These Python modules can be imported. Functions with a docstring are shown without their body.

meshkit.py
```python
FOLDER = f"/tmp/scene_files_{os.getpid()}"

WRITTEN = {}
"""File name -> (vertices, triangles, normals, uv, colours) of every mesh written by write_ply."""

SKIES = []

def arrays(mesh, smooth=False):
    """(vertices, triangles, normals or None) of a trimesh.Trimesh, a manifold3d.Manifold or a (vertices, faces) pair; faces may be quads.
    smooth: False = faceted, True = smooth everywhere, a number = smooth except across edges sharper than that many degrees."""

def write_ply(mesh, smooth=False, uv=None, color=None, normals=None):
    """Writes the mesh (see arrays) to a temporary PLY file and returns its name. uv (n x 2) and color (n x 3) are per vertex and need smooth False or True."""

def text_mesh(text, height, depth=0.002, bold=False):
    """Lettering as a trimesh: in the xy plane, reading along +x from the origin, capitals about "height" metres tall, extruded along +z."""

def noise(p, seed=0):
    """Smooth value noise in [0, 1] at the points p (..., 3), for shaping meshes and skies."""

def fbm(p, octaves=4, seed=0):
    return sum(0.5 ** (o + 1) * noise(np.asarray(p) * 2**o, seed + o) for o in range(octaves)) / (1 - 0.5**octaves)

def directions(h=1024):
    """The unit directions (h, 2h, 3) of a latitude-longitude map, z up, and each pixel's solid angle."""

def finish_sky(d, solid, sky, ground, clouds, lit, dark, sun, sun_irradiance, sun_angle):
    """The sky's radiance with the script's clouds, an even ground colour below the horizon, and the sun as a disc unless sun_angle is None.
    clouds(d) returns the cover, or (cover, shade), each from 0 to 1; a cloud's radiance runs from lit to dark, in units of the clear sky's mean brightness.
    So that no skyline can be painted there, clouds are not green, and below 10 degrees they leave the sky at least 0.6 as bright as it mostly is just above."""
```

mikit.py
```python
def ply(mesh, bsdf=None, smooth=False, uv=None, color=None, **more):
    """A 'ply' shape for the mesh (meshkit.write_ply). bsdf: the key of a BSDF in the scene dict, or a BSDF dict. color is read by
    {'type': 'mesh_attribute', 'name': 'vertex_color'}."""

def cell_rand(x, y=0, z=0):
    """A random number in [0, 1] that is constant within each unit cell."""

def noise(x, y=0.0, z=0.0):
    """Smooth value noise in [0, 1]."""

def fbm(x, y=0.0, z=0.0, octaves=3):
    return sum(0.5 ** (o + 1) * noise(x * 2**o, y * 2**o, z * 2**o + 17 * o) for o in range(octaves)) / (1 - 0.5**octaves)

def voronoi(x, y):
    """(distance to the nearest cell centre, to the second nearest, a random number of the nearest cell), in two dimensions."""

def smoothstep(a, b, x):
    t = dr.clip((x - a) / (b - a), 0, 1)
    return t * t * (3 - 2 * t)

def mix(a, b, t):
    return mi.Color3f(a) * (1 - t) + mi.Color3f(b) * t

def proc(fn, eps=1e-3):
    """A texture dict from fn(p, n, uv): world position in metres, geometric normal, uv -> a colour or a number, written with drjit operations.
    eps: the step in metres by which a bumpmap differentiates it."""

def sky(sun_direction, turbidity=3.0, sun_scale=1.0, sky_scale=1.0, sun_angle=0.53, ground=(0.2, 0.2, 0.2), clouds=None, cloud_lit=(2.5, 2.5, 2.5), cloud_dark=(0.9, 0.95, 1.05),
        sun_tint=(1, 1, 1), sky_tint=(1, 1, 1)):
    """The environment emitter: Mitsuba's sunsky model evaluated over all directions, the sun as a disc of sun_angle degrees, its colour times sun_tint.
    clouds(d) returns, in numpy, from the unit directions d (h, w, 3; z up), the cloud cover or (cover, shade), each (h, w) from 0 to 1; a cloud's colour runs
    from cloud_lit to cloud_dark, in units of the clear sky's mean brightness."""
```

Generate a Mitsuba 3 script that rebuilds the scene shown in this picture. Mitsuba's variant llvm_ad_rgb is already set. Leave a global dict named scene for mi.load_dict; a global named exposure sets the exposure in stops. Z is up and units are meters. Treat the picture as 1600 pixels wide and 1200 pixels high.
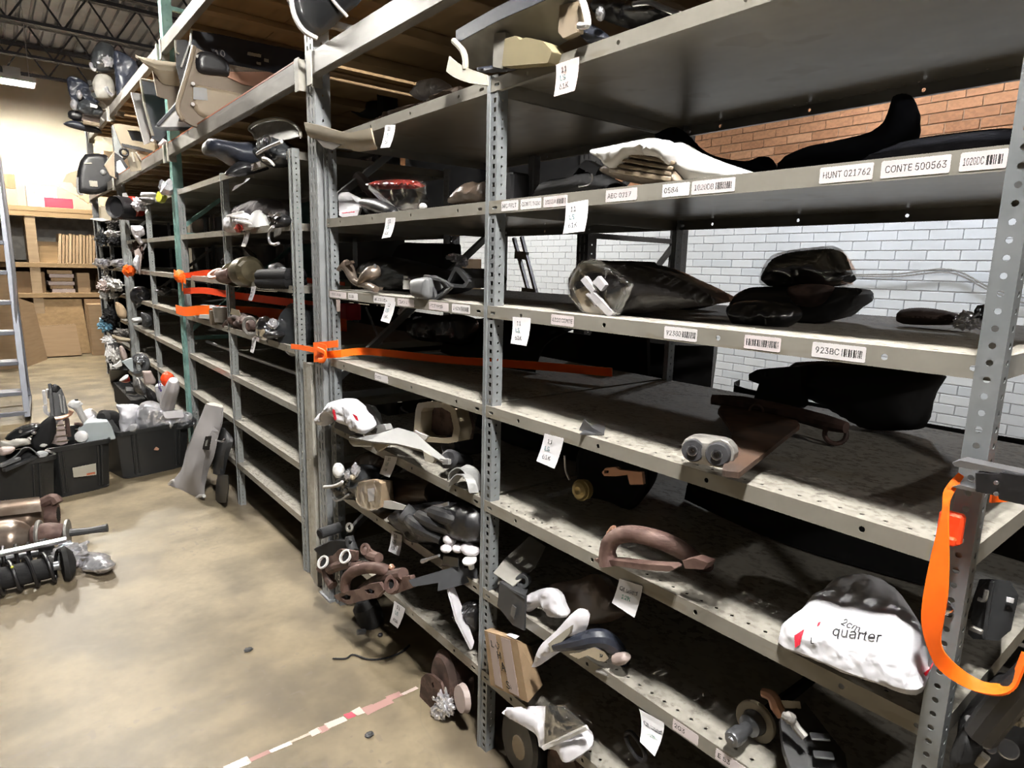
import math, random
import numpy as np, trimesh, mitsuba as mi, mikit, meshkit
import shapely
from shapely.geometry import Polygon, LineString, Point, box as sbox
from shapely import affinity
from mikit import noise, fbm, voronoi, smoothstep, mix, proc, cell_rand
import drjit as dr

scene, labels = {}, {}
T = mi.ScalarTransform4f
rng = random.Random(7)

# ------------------------------------------------------------------ camera, light, exposure
# world: x runs along the aisle away from the camera, y points out of the shelving into the aisle, z up
scene['camera'] = {'type': 'perspective', 'fov': 77.88, 'fov_axis': 'x', 'near_clip': 0.05, 'far_clip': 60,
    'to_world': T().look_at(origin=[0, 1.139, 1.615], target=[0.76395, 1.139 - 0.61960, 1.615 - 0.18023],
                            up=[0.15510, -0.09479, 0.98334])}
exposure = 3.8
LAMPS = [  # (x, y, z, radiance rgb)
    (0.0, 0.84, 4.1, (205, 199, 190)), (6.15, 0.80, 4.1, (140, 134, 124)), (12.3, 0.67, 4.1, (165, 155, 134)), (-6.0, 0.9, 4.1, (80, 77, 73)),
    (2.6, -5.35, 4.1, (52, 54, 57)), (8.0, -5.2, 4.1, (52, 51, 48)), (12.8, -4.3, 4.1, (60, 56, 50))]

# ------------------------------------------------------------------ bookkeeping
used = {}
def numbered(name):
    n = used.get(name, -1) + 1
    used[name] = n
    return name if n == 0 else '%s_%03d' % (name, n)
def thing(name, label, cat, group=None):
    key = numbered(name)
    labels[key] = {'label': label, 'category': cat}
    if group: labels[key]['group'] = group
    return key
def part(parent, name, mesh, mat, label=None, smooth=32, kind=None, color=None):
    key = numbered(parent + '__' + name)
    scene[key] = mikit.ply(mesh, mat, smooth=smooth) if color is None else mikit.ply(mesh, mat, smooth=False, color=color)
    if label or kind: labels[key] = {}
    if label: labels[key]['label'] = label
    if kind: labels[key]['kind'] = kind
    return key
def again(parent, name, source, to_world=None):
    key = numbered(parent + '__' + name)
    scene[key] = dict(scene[source])
    if to_world is not None: scene[key]['to_world'] = to_world
    return key
def solo(name, label, cat, mesh, mat, group=None, smooth=32, color=None):
    key = thing(name, label, cat, group)
    scene[key] = mikit.ply(mesh, mat, smooth=smooth) if color is None else mikit.ply(mesh, mat, smooth=False, color=color)
    return key
def struct(name, mesh, mat, smooth=False):
    key = numbered(name)
    scene[key] = mikit.ply(mesh, mat, smooth=smooth)
    labels[key] = {'kind': 'structure'}
    return key

# ------------------------------------------------------------------ geometry
V = lambda p: np.asarray(p, float)
def unit(v):
    v = V(v); return v / max(np.linalg.norm(v), 1e-12)
def merge(*ms):
    out = []
    for m in ms: out.extend(m if isinstance(m, list) else [m])
    return trimesh.util.concatenate(out)
def rot(axis, deg):
    return trimesh.transformations.rotation_matrix(math.radians(deg), axis)[:3, :3]
def frame(u, up=(0, 0, 1)):
    u = unit(u); up = V(up)
    if abs(u @ unit(up)) > .98: up = V((1, 0, 0)) if abs(u[0]) < .9 else V((0, 1, 0))
    w = unit(np.cross(u, up)); v = np.cross(w, u)
    return u, v, w
SG = np.array([[a, b, c] for a in (-1, 1) for b in (-1, 1) for c in (-1, 1)], float)
def box(c, s, R=None, b=.003):
    s = V(s) / 2; b = min(b, s.min() * .8)
    pts = np.vstack([SG * (s - b * (1 - np.eye(3)[k])) for k in range(3)]) if b > 0 else SG * s
    m = trimesh.convex.convex_hull(pts)
    v = m.vertices if R is None else m.vertices @ np.asarray(R).T
    return trimesh.Trimesh(v + V(c), m.faces, process=False)
def bx(x0, x1, y0, y1, z0, z1, b=0.0):
    return box(((x0 + x1) / 2, (y0 + y1) / 2, (z0 + z1) / 2), (abs(x1 - x0), abs(y1 - y0), abs(z1 - z0)), None, b)
def bar(p, q, w, h, up=(0, 0, 1), b=.002):
    p, q = V(p), V(q); u, v, n = frame(q - p, up)
    return box((p + q) / 2, (np.linalg.norm(q - p), w, h), np.stack([u, n, v], 1), b)
def spline(pts, n=6, closed=False):
    p = V(pts)
    if len(p) < 3: return p
    out = []
    N = len(p); rngi = range(N if closed else N - 1)
    for i in rngi:
        g = (lambda k: p[k % N]) if closed else (lambda k: p[min(max(k, 0), N - 1)])
        a, b_, c, d = g(i - 1), g(i), g(i + 1), g(i + 2)
        for t in np.arange(n) / n:
            out.append(.5 * (2 * b_ + (c - a) * t + (2 * a - 5 * b_ + 4 * c - d) * t * t + (3 * b_ - a - 3 * c + d) * t ** 3))
    if not closed: out.append(p[-1])
    return np.array(out)
def tube(pts, r, sides=10, n=6, flat=None, up=(0, 0, 1)):
    """swept tube; r a number or one radius per point; flat=(a,b) multiplies the two cross axes"""
    P0 = V(pts); R0 = np.broadcast_to(r, (len(P0),)).astype(float)
    p = spline(P0, n); rr = np.interp(np.linspace(0, 1, len(p)), np.linspace(0, 1, len(P0)), R0)
    t = np.gradient(p, axis=0); t /= np.linalg.norm(t, axis=1, keepdims=True) + 1e-12
    a = frame(t[0], up)[1]; ang = np.arange(sides) * 2 * np.pi / sides
    fa, fb = flat or (1, 1); rows = []
    for k in range(len(p)):
        a = unit(a - (a @ t[k]) * t[k]); b = np.cross(t[k], a)
        rows.append(p[k] + rr[k] * (fa * np.cos(ang)[:, None] * a + fb * np.sin(ang)[:, None] * b))
    v = np.vstack(rows + [p[:1], p[-1:]]); K = len(p)
    i, j = np.meshgrid(np.arange(K - 1), np.arange(sides), indexing='ij'); j2 = (j + 1) % sides
    q = np.stack([i * sides + j, i * sides + j2, (i + 1) * sides + j2, (i + 1) * sides + j], -1).reshape(-1, 4)
    f = np.vstack([q[:, [0, 1, 2]], q[:, [0, 2, 3]]])
    jj = np.arange(sides); jn = (jj + 1) % sides
    f = np.vstack([f, np.stack([jn, jj, 0 * jj + K * sides], 1), np.stack([(K - 1) * sides + jj, (K - 1) * sides + jn, 0 * jj + K * sides + 1], 1)])
    return trimesh.Trimesh(v, f, process=False)
def lathe(p0, axis, prof, sides=20):
    """prof: [(radius, distance along axis)]"""
    u, a, b = frame(axis); p0 = V(p0); ang = np.arange(sides) * 2 * np.pi / sides
    ring = np.cos(ang)[:, None] * a + np.sin(ang)[:, None] * b
    v = np.vstack([p0 + u * h + max(r, 1e-5) * ring for r, h in prof]); K = len(prof)
    i, j = np.meshgrid(np.arange(K - 1), np.arange(sides), indexing='ij'); j2 = (j + 1) % sides
    q = np.stack([i * sides + j, i * sides + j2, (i + 1) * sides + j2, (i + 1) * sides + j], -1).reshape(-1, 4)
    m = trimesh.Trimesh(v, np.vstack([q[:, [0, 2, 1]], q[:, [0, 3, 2]]]), process=False)
    return m
def disc(p, axis, r, h, sides=20, b=.15):
    c = min(h, r) * b
    return lathe(p, axis, [(0, 0), (r - c, 0), (r, c), (r, h - c), (r - c, h), (0, h)], sides)
def ring(p, axis, ro, ri, h, sides=24):
    c = min(h, ro - ri) * .15
    return lathe(p, axis, [(ri, 0), (ro - c, 0), (ro, c), (ro, h - c), (ro - c, h), (ri, h), (ri, 0)], sides)
def torus(p, axis, R, r, sides=24, m=8):
    return lathe(p, axis, [(R + r * math.cos(a), r * math.sin(a)) for a in np.linspace(0, -2 * math.pi, m + 1)], sides)
def plane_of(pts):
    p = V(pts); c = p.mean(0); n = np.zeros(3)
    for k in range(len(p)): n += np.cross(p[k] - c, p[(k + 1) % len(p)] - c)
    n = unit(n); u = unit(p[1] - p[0] - ((p[1] - p[0]) @ n) * n); return c, u, np.cross(n, u), n
def ext(poly, h):
    return trimesh.creation.extrude_polygon(poly, h)
def put(m, c, u, v, n):
    w = m.vertices; return trimesh.Trimesh(V(c) + w[:, :1] * u + w[:, 1:2] * v + w[:, 2:3] * n, m.faces, process=False)
EYE = np.array((0, 1.2, 1.6))   # a point in the aisle: outlines face it unless told otherwise
def slab(pts, t, toward=None, r=0.0, holes=(), sm=0):
    """planar outline in 3-D extruded by t along its normal (the side that faces 'toward' stays on the outline)"""
    if sm: pts = spline(pts, sm, True)
    c, u, v, n = plane_of(pts); p = V(pts) - c
    if n @ (EYE - c if toward is None else V(toward)) < 0: n = -n; v = -v
    poly = Polygon(np.stack([p @ u, p @ v], 1)).buffer(0)
    if r: poly = poly.buffer(-r).buffer(r, quad_segs=3)
    for h in holes:
        q = V(h) - c; poly = poly.difference(Polygon(np.stack([q @ u, q @ v], 1)).buffer(0))
    if poly.geom_type != 'Polygon': poly = max(poly.geoms, key=lambda g: g.area)
    return put(ext(poly, t), c - n * t, u, v, n)
def puff(pts, front, back=None, edge=.05, toward=None, wr=0.0, fq=9.0, seed=0, res=None, sm=4, bend=0.0):
    """pillow: outline (3-D, roughly planar) swollen by 'front' / 'back' metres, rounded over 'edge' metres; wr = wrinkle height; bend = bowing"""
    if sm: pts = spline(pts, sm, True)
    c, u, v, n = plane_of(pts); p = V(pts) - c
    if n @ (EYE - c if toward is None else V(toward)) < 0: n = -n; v = -v
    poly = Polygon(np.stack([p @ u, p @ v], 1)).buffer(0)
    if poly.geom_type != 'Polygon': poly = max(poly.geoms, key=lambda g: g.area)
    x0, y0, x1, y1 = poly.bounds; res = res or max(x1 - x0, y1 - y0) / 26
    bd = poly.exterior; n_b = max(12, int(bd.length / res))
    B = np.array([bd.interpolate(k / n_b, normalized=True).coords[0] for k in range(n_b)])
    gx, gy = np.meshgrid(np.arange(x0, x1 + res, res), np.arange(y0, y1 + res, res * .87)); gx[1::2] += res / 2
    G = np.stack([gx.ravel(), gy.ravel()], 1)
    inn = shapely.contains_xy(poly.buffer(-res * .45), G[:, 0], G[:, 1]); Q = np.vstack([B, G[inn]])
    from scipy.spatial import Delaunay
    tri = Delaunay(Q).simplices
    cen = Q[tri].mean(1); tri = tri[shapely.contains_xy(poly, cen[:, 0], cen[:, 1])]
    e1, e2 = Q[tri[:, 1]] - Q[tri[:, 0]], Q[tri[:, 2]] - Q[tri[:, 0]]
    cr = e1[:, 0] * e2[:, 1] - e1[:, 1] * e2[:, 0]
    tri = tri[np.abs(cr) > 1e-9]; cr = cr[np.abs(cr) > 1e-9]; tri[cr < 0] = tri[cr < 0][:, ::-1]
    d = shapely.distance(shapely.points(Q), bd); d[:n_b] = 0
    k = np.clip(d / edge, 0, 1); f = np.sqrt(np.maximum(1 - (1 - k) ** 2, 0))
    back = front * .3 if back is None else back
    W = np.zeros(len(Q)); W2 = W
    if wr:
        q3 = np.hstack([Q * fq, np.full((len(Q), 1), seed * 3.7)])
        W = (np.abs(meshkit.fbm(q3) - .5) * 4 - .6) * wr * np.minimum(1, d / (edge * .3 + 1e-9) + .15)
        W2 = (np.abs(meshkit.fbm(q3 + 31.3) - .5) * 4 - .6) * wr
    L = max(x1 - x0, y1 - y0) / 2
    bow = bend * (1 - ((Q[:, 0] - (x0 + x1) / 2) / L) ** 2)
    top = np.column_stack([Q, f * front + W + bow]); bot = np.column_stack([Q, -f * back - W2 * .5 + bow])
    nb = len(Q); idx = np.arange(nb) + nb; idx[:n_b] = np.arange(n_b)
    m = trimesh.Trimesh(np.vstack([top, bot]), np.vstack([tri, idx[tri][:, ::-1]]), process=False)
    return put(m, c, u, v, n)
def loft(curves, t=.004, n=5, k=4, solid=False):
    """surface through section curves (each a list of 3-D points), given thickness t"""
    cs = [spline(c, n) for c in curves]; N = max(len(c) for c in cs)
    def rs(c):
        s = np.r_[0, np.cumsum(np.linalg.norm(np.diff(c, axis=0), axis=1))]; s /= s[-1]
        return np.stack([np.interp(np.linspace(0, 1, N), s, c[:, a]) for a in range(3)], 1)
    g = np.stack([rs(c) for c in cs])
    if len(g) > 2: g = np.stack([spline(g[:, j], k) for j in range(N)], 1)
    A, Bn = g.shape[:2]
    du = np.gradient(g, axis=0); dv = np.gradient(g, axis=1); nn = np.cross(du, dv); nn /= np.linalg.norm(nn, axis=2, keepdims=True) + 1e-12
    v = np.vstack([(g + nn * t / 2).reshape(-1, 3), (g - nn * t / 2).reshape(-1, 3)])
    i, j = np.meshgrid(np.arange(A - 1), np.arange(Bn - 1), indexing='ij'); q = np.stack([i * Bn + j, (i + 1) * Bn + j, (i + 1) * Bn + j + 1, i * Bn + j + 1], -1).reshape(-1, 4)
    o = A * Bn; e = []
    loop = [(0, b) for b in range(Bn)] + [(a, Bn - 1) for a in range(1, A)] + [(A - 1, b) for b in range(Bn - 2, -1, -1)] + [(a, 0) for a in range(A - 2, 0, -1)]
    ids = [a * Bn + b for a, b in loop]
    for s in range(len(ids)):
        a, b = ids[s], ids[(s + 1) % len(ids)]; e.append([a, b, b + o, a + o])
    q = np.vstack([q, q[:, ::-1] + o, np.array(e)])
    return trimesh.Trimesh(v, np.vstack([q[:, [0, 1, 2]], q[:, [0, 2, 3]]]), process=False)
ICO = {k: trimesh.creation.icosphere(subdivisions=k) for k in (1, 2, 3, 4)}
def blob(c, r, amp=0.0, fq=2.0, seed=0, sub=3, R=None, boxy=1.0):
    m = ICO[sub]; d = m.vertices.copy()
    if boxy != 1: d = np.sign(d) * np.abs(d) ** boxy; d /= np.abs(d).max(1, keepdims=True) ** .5
    if amp: d = d * (1 + amp * (np.abs(meshkit.fbm(m.vertices * fq + seed * 5.3) - .5) * 4 - .7))[:, None]
    d = d * V(r)
    if R is not None: d = d @ np.asarray(R).T
    return trimesh.Trimesh(d + V(c), m.faces, process=False)
def hull(pts, r=0.0):
    p = V(pts)
    if r: p = (p[:, None] + r * ICO[1].vertices[None]).reshape(-1, 3)
    return trimesh.convex.convex_hull(p)
def spring(p, q, R, r, turns, sides=7, ell=1.0):
    p, q = V(p), V(q); u, a, b = frame(q - p); L = np.linalg.norm(q - p); N = int(turns * 14)
    s = np.linspace(0, 1, N)[:, None]; th = s * turns * 2 * np.pi
    return tube(p + u * L * s + R * (np.cos(th) * a + np.sin(th) * b), r, sides, 1)
def lettering(text, h, p, right, upv, depth=.0006, bold=False):
    """text mesh standing at p, reading along 'right'"""
    m = meshkit.text_mesh(text, h, depth, bold); r, u = unit(right), unit(upv)
    return put(m, p, r, u, np.cross(r, u))
KA = .46
def colored(items):
    """[(mesh, rgb)] -> one mesh and its vertex colours"""
    ms = [m for m, c in items]
    return merge(*ms), np.vstack([np.tile(V(c) * KA, (len(m.vertices), 1)) for m, c in items])
def mirror_fix(m):
    if m.volume < 0: m.invert()
    return m

# ------------------------------------------------------------------ materials
def mat(name, rgb, rough=.5, metal=0.0, spec=.5, clear=0.0, sheen=0.0, bump=None):
    d = {'type': 'principled', 'base_color': rgb if isinstance(rgb, dict) else {'type': 'rgb', 'value': list(rgb) if metal > .5 else [c * KA for c in rgb]},
         'roughness': rough, 'metallic': metal, 'specular': spec}
    if clear: d['clearcoat'] = clear; d['clearcoat_gloss'] = .9
    if sheen: d['sheen'] = sheen
    if bump: d = {'type': 'bumpmap', 'nested': d, 'arbitrary': proc(bump[0], eps=bump[2] if len(bump) > 2 else 1e-3), 'scale': bump[1]}
    scene[name] = {'type': 'twosided', 'bsdf': d}
def mottle(a, b, f, lo=.35, hi=.65, sx=1, sy=1, sz=1):
    def fn(p, n, uv): return mix(a, b, smoothstep(lo, hi, fbm(p.x * f * sx, p.y * f * sy, p.z * f * sz, 4))) * KA
    return proc(fn)
def dim(f): return lambda p, n, uv: f(p, n, uv) * KA
def floor_tex(p, n, uv):
    a = fbm(p.x * .9, p.y * .9, 0, 4); b = fbm(p.x * 5, p.y * 3.4, 3, 4); g = fbm(p.x * 45, p.y * 45, 5, 3)
    c = mix((.29, .228, .138), (.36, .295, .195), smoothstep(.3, .7, a)); c = c * (.74 + .52 * smoothstep(.25, .75, b)) * (.90 + .20 * g)
    st = smoothstep(.5, .8, fbm(p.x * 1.9 + 9, p.y * 2.9, 8, 4)); c = mix(c, mi.Color3f(.175, .14, .10), st * .7)
    sp = smoothstep(.84, .88, noise(p.x * 38, p.y * 40, 2)) * smoothstep(.6, .8, noise(p.x * 3, p.y * 3, 6)); c = mix(c, mi.Color3f(.26, .21, .17), sp * .5)
    v1, v2, _ = voronoi(p.x * .4 + .15 * fbm(p.x * 3, p.y * 3, 1, 3), p.y * .4 + .15 * fbm(p.x * 3, p.y * 3, 9, 3))
    cr = 1 - smoothstep(.001, .006, v2 - v1); return mix(c, mi.Color3f(.28, .24, .18), cr * .22)
mat('floor_concrete', proc(dim(floor_tex)), .5, spec=.4)
def shelf_tex(p, n, uv):
    w = fbm(p.x * 14, p.y * 20, p.z * 14, 4); k = smoothstep(.5, .95, n.z)
    d = smoothstep(.44, .70, fbm(p.x * 75, p.y * 85, p.z * 3, 4)) * (.35 + .65 * smoothstep(.35, .6, fbm(p.x * 6, p.y * 9, p.z * 5, 3)))
    c = mix((.375, .352, .298), (.455, .43, .37), w); c = mix(c, mi.Color3f(.18, .155, .125), d * k * .72)
    r = smoothstep(.68, .78, fbm(p.x * 9 + 3, p.y * 9, p.z * 30, 3)); return mix(c, mi.Color3f(.30, .24, .15), r * .35)
mat('shelf_paint', proc(dim(shelf_tex)), .25, spec=.5)
scene['shelf_paint']['bsdf']['roughness'] = proc(lambda p, n, uv: .24 + .5 * smoothstep(.5, .9, n.z))
mat('post_zinc', mottle((.40, .43, .445), (.455, .48, .495), 12), .38, metal=.35)
mat('post_grey', mottle((.37, .39, .385), (.41, .43, .42), 12), .45, metal=.2)
mat('rack_grey', mottle((.43, .45, .46), (.48, .5, .51), 12), .4, metal=.3)
mat('rack_teal', mottle((.20, .42, .38), (.30, .56, .50), 12), .45)
mat('rack_dark', (.06, .06, .06), .5)
mat('cream_steel', mottle((.52, .49, .42), (.62, .6, .53), 18), .4)
mat('beam_paint', mottle((.24, .22, .195), (.31, .29, .262), 10, sx=.4), .42)
mat('orange_edge', (.62, .16, .06), .5)
def ply_tex(p, n, uv):
    g = fbm(p.x * 2.5, p.y * 22, p.z * 22, 4); h = fbm(p.x * 1.3, p.y * 1.6, 4, 3)
    return mix((.33, .205, .10), (.52, .36, .19), g) * (.7 + .6 * h)
mat('plywood', proc(dim(ply_tex)), .7, spec=.2)
def lum_tex(p, n, uv):
    g = fbm(p.x * 24, p.y * 3, p.z * 24, 4); return mix((.40, .28, .17), (.60, .45, .29), g)
mat('lumber', proc(dim(lum_tex)), .7, spec=.2)
def lumy_tex(p, n, uv):
    g = fbm(p.x * 20, p.y * 2.2, p.z * 24, 4); return mix((.36, .235, .12), (.56, .39, .215), g)
mat('lumber_board', proc(dim(lumy_tex)), .7, spec=.2)
mat('wall_cream', mottle((.56, .51, .40), (.63, .58, .465), 1.2), .7, spec=.2)
mat('wall_plain', (.03, .03, .03), .8, spec=.1)
mat('deck_metal', mottle((.40, .43, .50), (.50, .53, .61), 3), .5, metal=.2)
mat('truss_steel', (.075, .085, .115), .5)
mat('mortar_white', (.75, .78, .82), .8, spec=.1)
mat('mortar_tan', (.42, .30, .21), .85, spec=.1)
for k, c in enumerate([(1.10, 1.16, 1.23), (1.17, 1.23, 1.29), (1.03, 1.10, 1.18)]): mat('brick_white_%d' % k, c, .6, spec=.25)
for k, c in enumerate([(.40, .20, .105), (.46, .245, .135), (.34, .165, .085)]): mat('brick_red_%d' % k, mottle(c, tuple(v * 1.25 for v in c), 40), .8, spec=.15)
mat('vcol', {'type': 'mesh_attribute', 'name': 'vertex_color'}, .6, spec=.25)
mat('vcol_gloss', {'type': 'mesh_attribute', 'name': 'vertex_color'}, .3, spec=.45)
mat('black_plastic', (.018, .018, .02), .38)
mat('black_matte', (.014, .014, .015), .75, spec=.25)
mat('black_gloss', (.010, .011, .012), .09, clear=.6)
mat('black_felt', (.012, .013, .018), .95, spec=.1, sheen=.2)
mat('navy_plastic', (.030, .036, .055), .45)
mat('tote_black', (.020, .021, .021), .45, spec=.45)
mat('charcoal', (.055, .057, .06), .55)
mat('grey_plastic', (.20, .205, .21), .5)
mat('grey_light', (.42, .42, .41), .5)
mat('trim_grey', (.44, .42, .42), .55, spec=.35)
mat('trim_white', (.86, .84, .80), .5)
mat('trim_cream', (.60, .56, .46), .55)
mat('trim_back', mottle((.36, .34, .30), (.46, .44, .39), 14), .6)
mat('tan_plastic', (.43, .34, .23), .55)
mat('tan_dark', (.27, .205, .14), .6)
mat('tan_light', (.52, .44, .31), .5)
mat('foam_yellow', (.33, .275, .15), .8)
mat('white_plastic', (1.05, 1.04, 1.02), .35)
mat('milk_plastic', (.62, .70, .72), .4)
def crumple(p, n, uv): return fbm(p.x * 30, p.y * 30, p.z * 30, 3)
mat('mailer', (1.1, 1.1, 1.16), .45, bump=(crumple, .014))
mat('bag_white', (1.0, .95, .98), .4, bump=(crumple, .008))
def crumple2(p, n, uv): return fbm(p.x * 55, p.y * 55, p.z * 55, 3)
mat('foil', (.86, .86, .9), .12, metal=.85, bump=(crumple2, .010))
mat('bubble', (.95, .93, .97), .2, spec=.8, clear=.6, bump=(crumple2, .004))
mat('bag_black', (.014, .014, .015), .22, clear=.5, bump=(crumple, .006))
mat('bag_brown', (.16, .115, .085), .35, bump=(crumple, .008))
mat('bag_dark', (.05, .045, .043), .3, bump=(crumple, .006))
mat('paper', (1.15, 1.12, 1.15), .7, spec=.2)
mat('rust', mottle((.155, .085, .07), (.27, .17, .14), 22), .62, metal=.35)
mat('rust_dark', mottle((.085, .052, .042), (.18, .105, .085), 26), .7, metal=.25)
mat('rust_orange', mottle((.13, .07, .042), (.075, .05, .038), 18), .75, metal=.15)
mat('heat_steel', mottle((.34, .25, .19), (.50, .41, .34), 14), .32, metal=.75)
mat('cast_alu', mottle((.40, .38, .35), (.53, .51, .47), 40), .5, metal=.55)
mat('alu_dark', mottle((.16, .16, .16), (.27, .265, .26), 30), .45, metal=.6)
mat('chrome', (.75, .75, .77), .09, metal=1.0)
mat('steel', (.48, .48, .5), .3, metal=.9)
mat('steel_dark', (.16, .165, .175), .35, metal=.8)
mat('brass', (.42, .31, .13), .4, metal=.6)
mat('copper', (.46, .26, .18), .42, metal=.6)
mat('bronze', mottle((.15, .125, .075), (.24, .205, .13), 12), .3, metal=.7)
mat('rubber', (.022, .022, .022), .7, spec=.3)
mat('rubber_grey', (.06, .06, .065), .65, spec=.3)
mat('orange_web', (1.9, .27, .012), .55, spec=.3, sheen=.2)
mat('orange_web_b', (1.5, .12, .025), .5, spec=.3)
mat('red_lens', (.50, .035, .02), .1, clear=.8)
mat('red_plain', (1.3, .05, .1), .5)
mat('yellow_mark', (.70, .72, .08), .5)
mat('purple_ink', (.10, .04, .36), .6)
mat('blue_plastic', (.25, .52, .72), .35)
mat('smoke_glass', (.045, .05, .055), .06, clear=1.0)
mat('lens_clear', (.55, .57, .58), .05, spec=.8, clear=1.0)
mat('pink_beige', (.62, .50, .46), .5)
mat('cloth_grey', (.23, .21, .21), .9, spec=.1, sheen=.3)
mat('fabric_brown', (.16, .115, .10), .9, spec=.1, sheen=.3)
mat('ladder_grey', (.24, .255, .30), .4, metal=.4)
def card_tex(p, n, uv):
    g = fbm(p.x * 5, p.y * 5, p.z * 40, 3); return mix((.44, .30, .175), (.56, .395, .245), g)
mat('cardboard', proc(dim(card_tex)), .8, spec=.15)
mat('cardboard_dark', (.36, .235, .135), .8, spec=.15)
mat('cardboard_light', (.66, .49, .32), .8, spec=.15)
mat('card_edge', (.60, .44, .28), .85, spec=.1)
mat('tape_tan', (.50, .36, .20), .25)
scene['film_clear'] = {'type': 'thindielectric', 'int_ior': 1.9}

# ================================================================== the room
XF, YB, YL, XR, ZC = 14.3, -6.5, 4.6, -7.5, 5.15
struct('floor', bx(XR, XF, YB, YL, -.1, 0), 'floor_concrete')
struct('wall_far', bx(XF, XF + .1, YB, YL, 0, ZC), 'wall_cream')
struct('wall_left', bx(XR, XF, YL, YL + .1, 0, ZC), 'wall_plain')
struct('wall_rear', bx(XR - .1, XR, YB, YL, 0, ZC), 'wall_plain')
# corrugated roof deck: ribs run along x
def deck():
    ys, zs, y, k = [], [], YB, 0
    while y < YL:
        for dy, z in ((0, 0), (.10, 0), (.115, .04), (.145, .04), (.16, 0)):
            ys.append(y + dy); zs.append(ZC + z)
        y += .16
    n = len(ys); v = np.array([(x, a, b) for x in (XR, XF) for a, b in zip(ys, zs)])
    f = np.array([(k, k + 1, n + k + 1, n + k) for k in range(n - 1)])
    return v, f
struct('ceiling', deck(), 'deck_metal')
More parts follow.
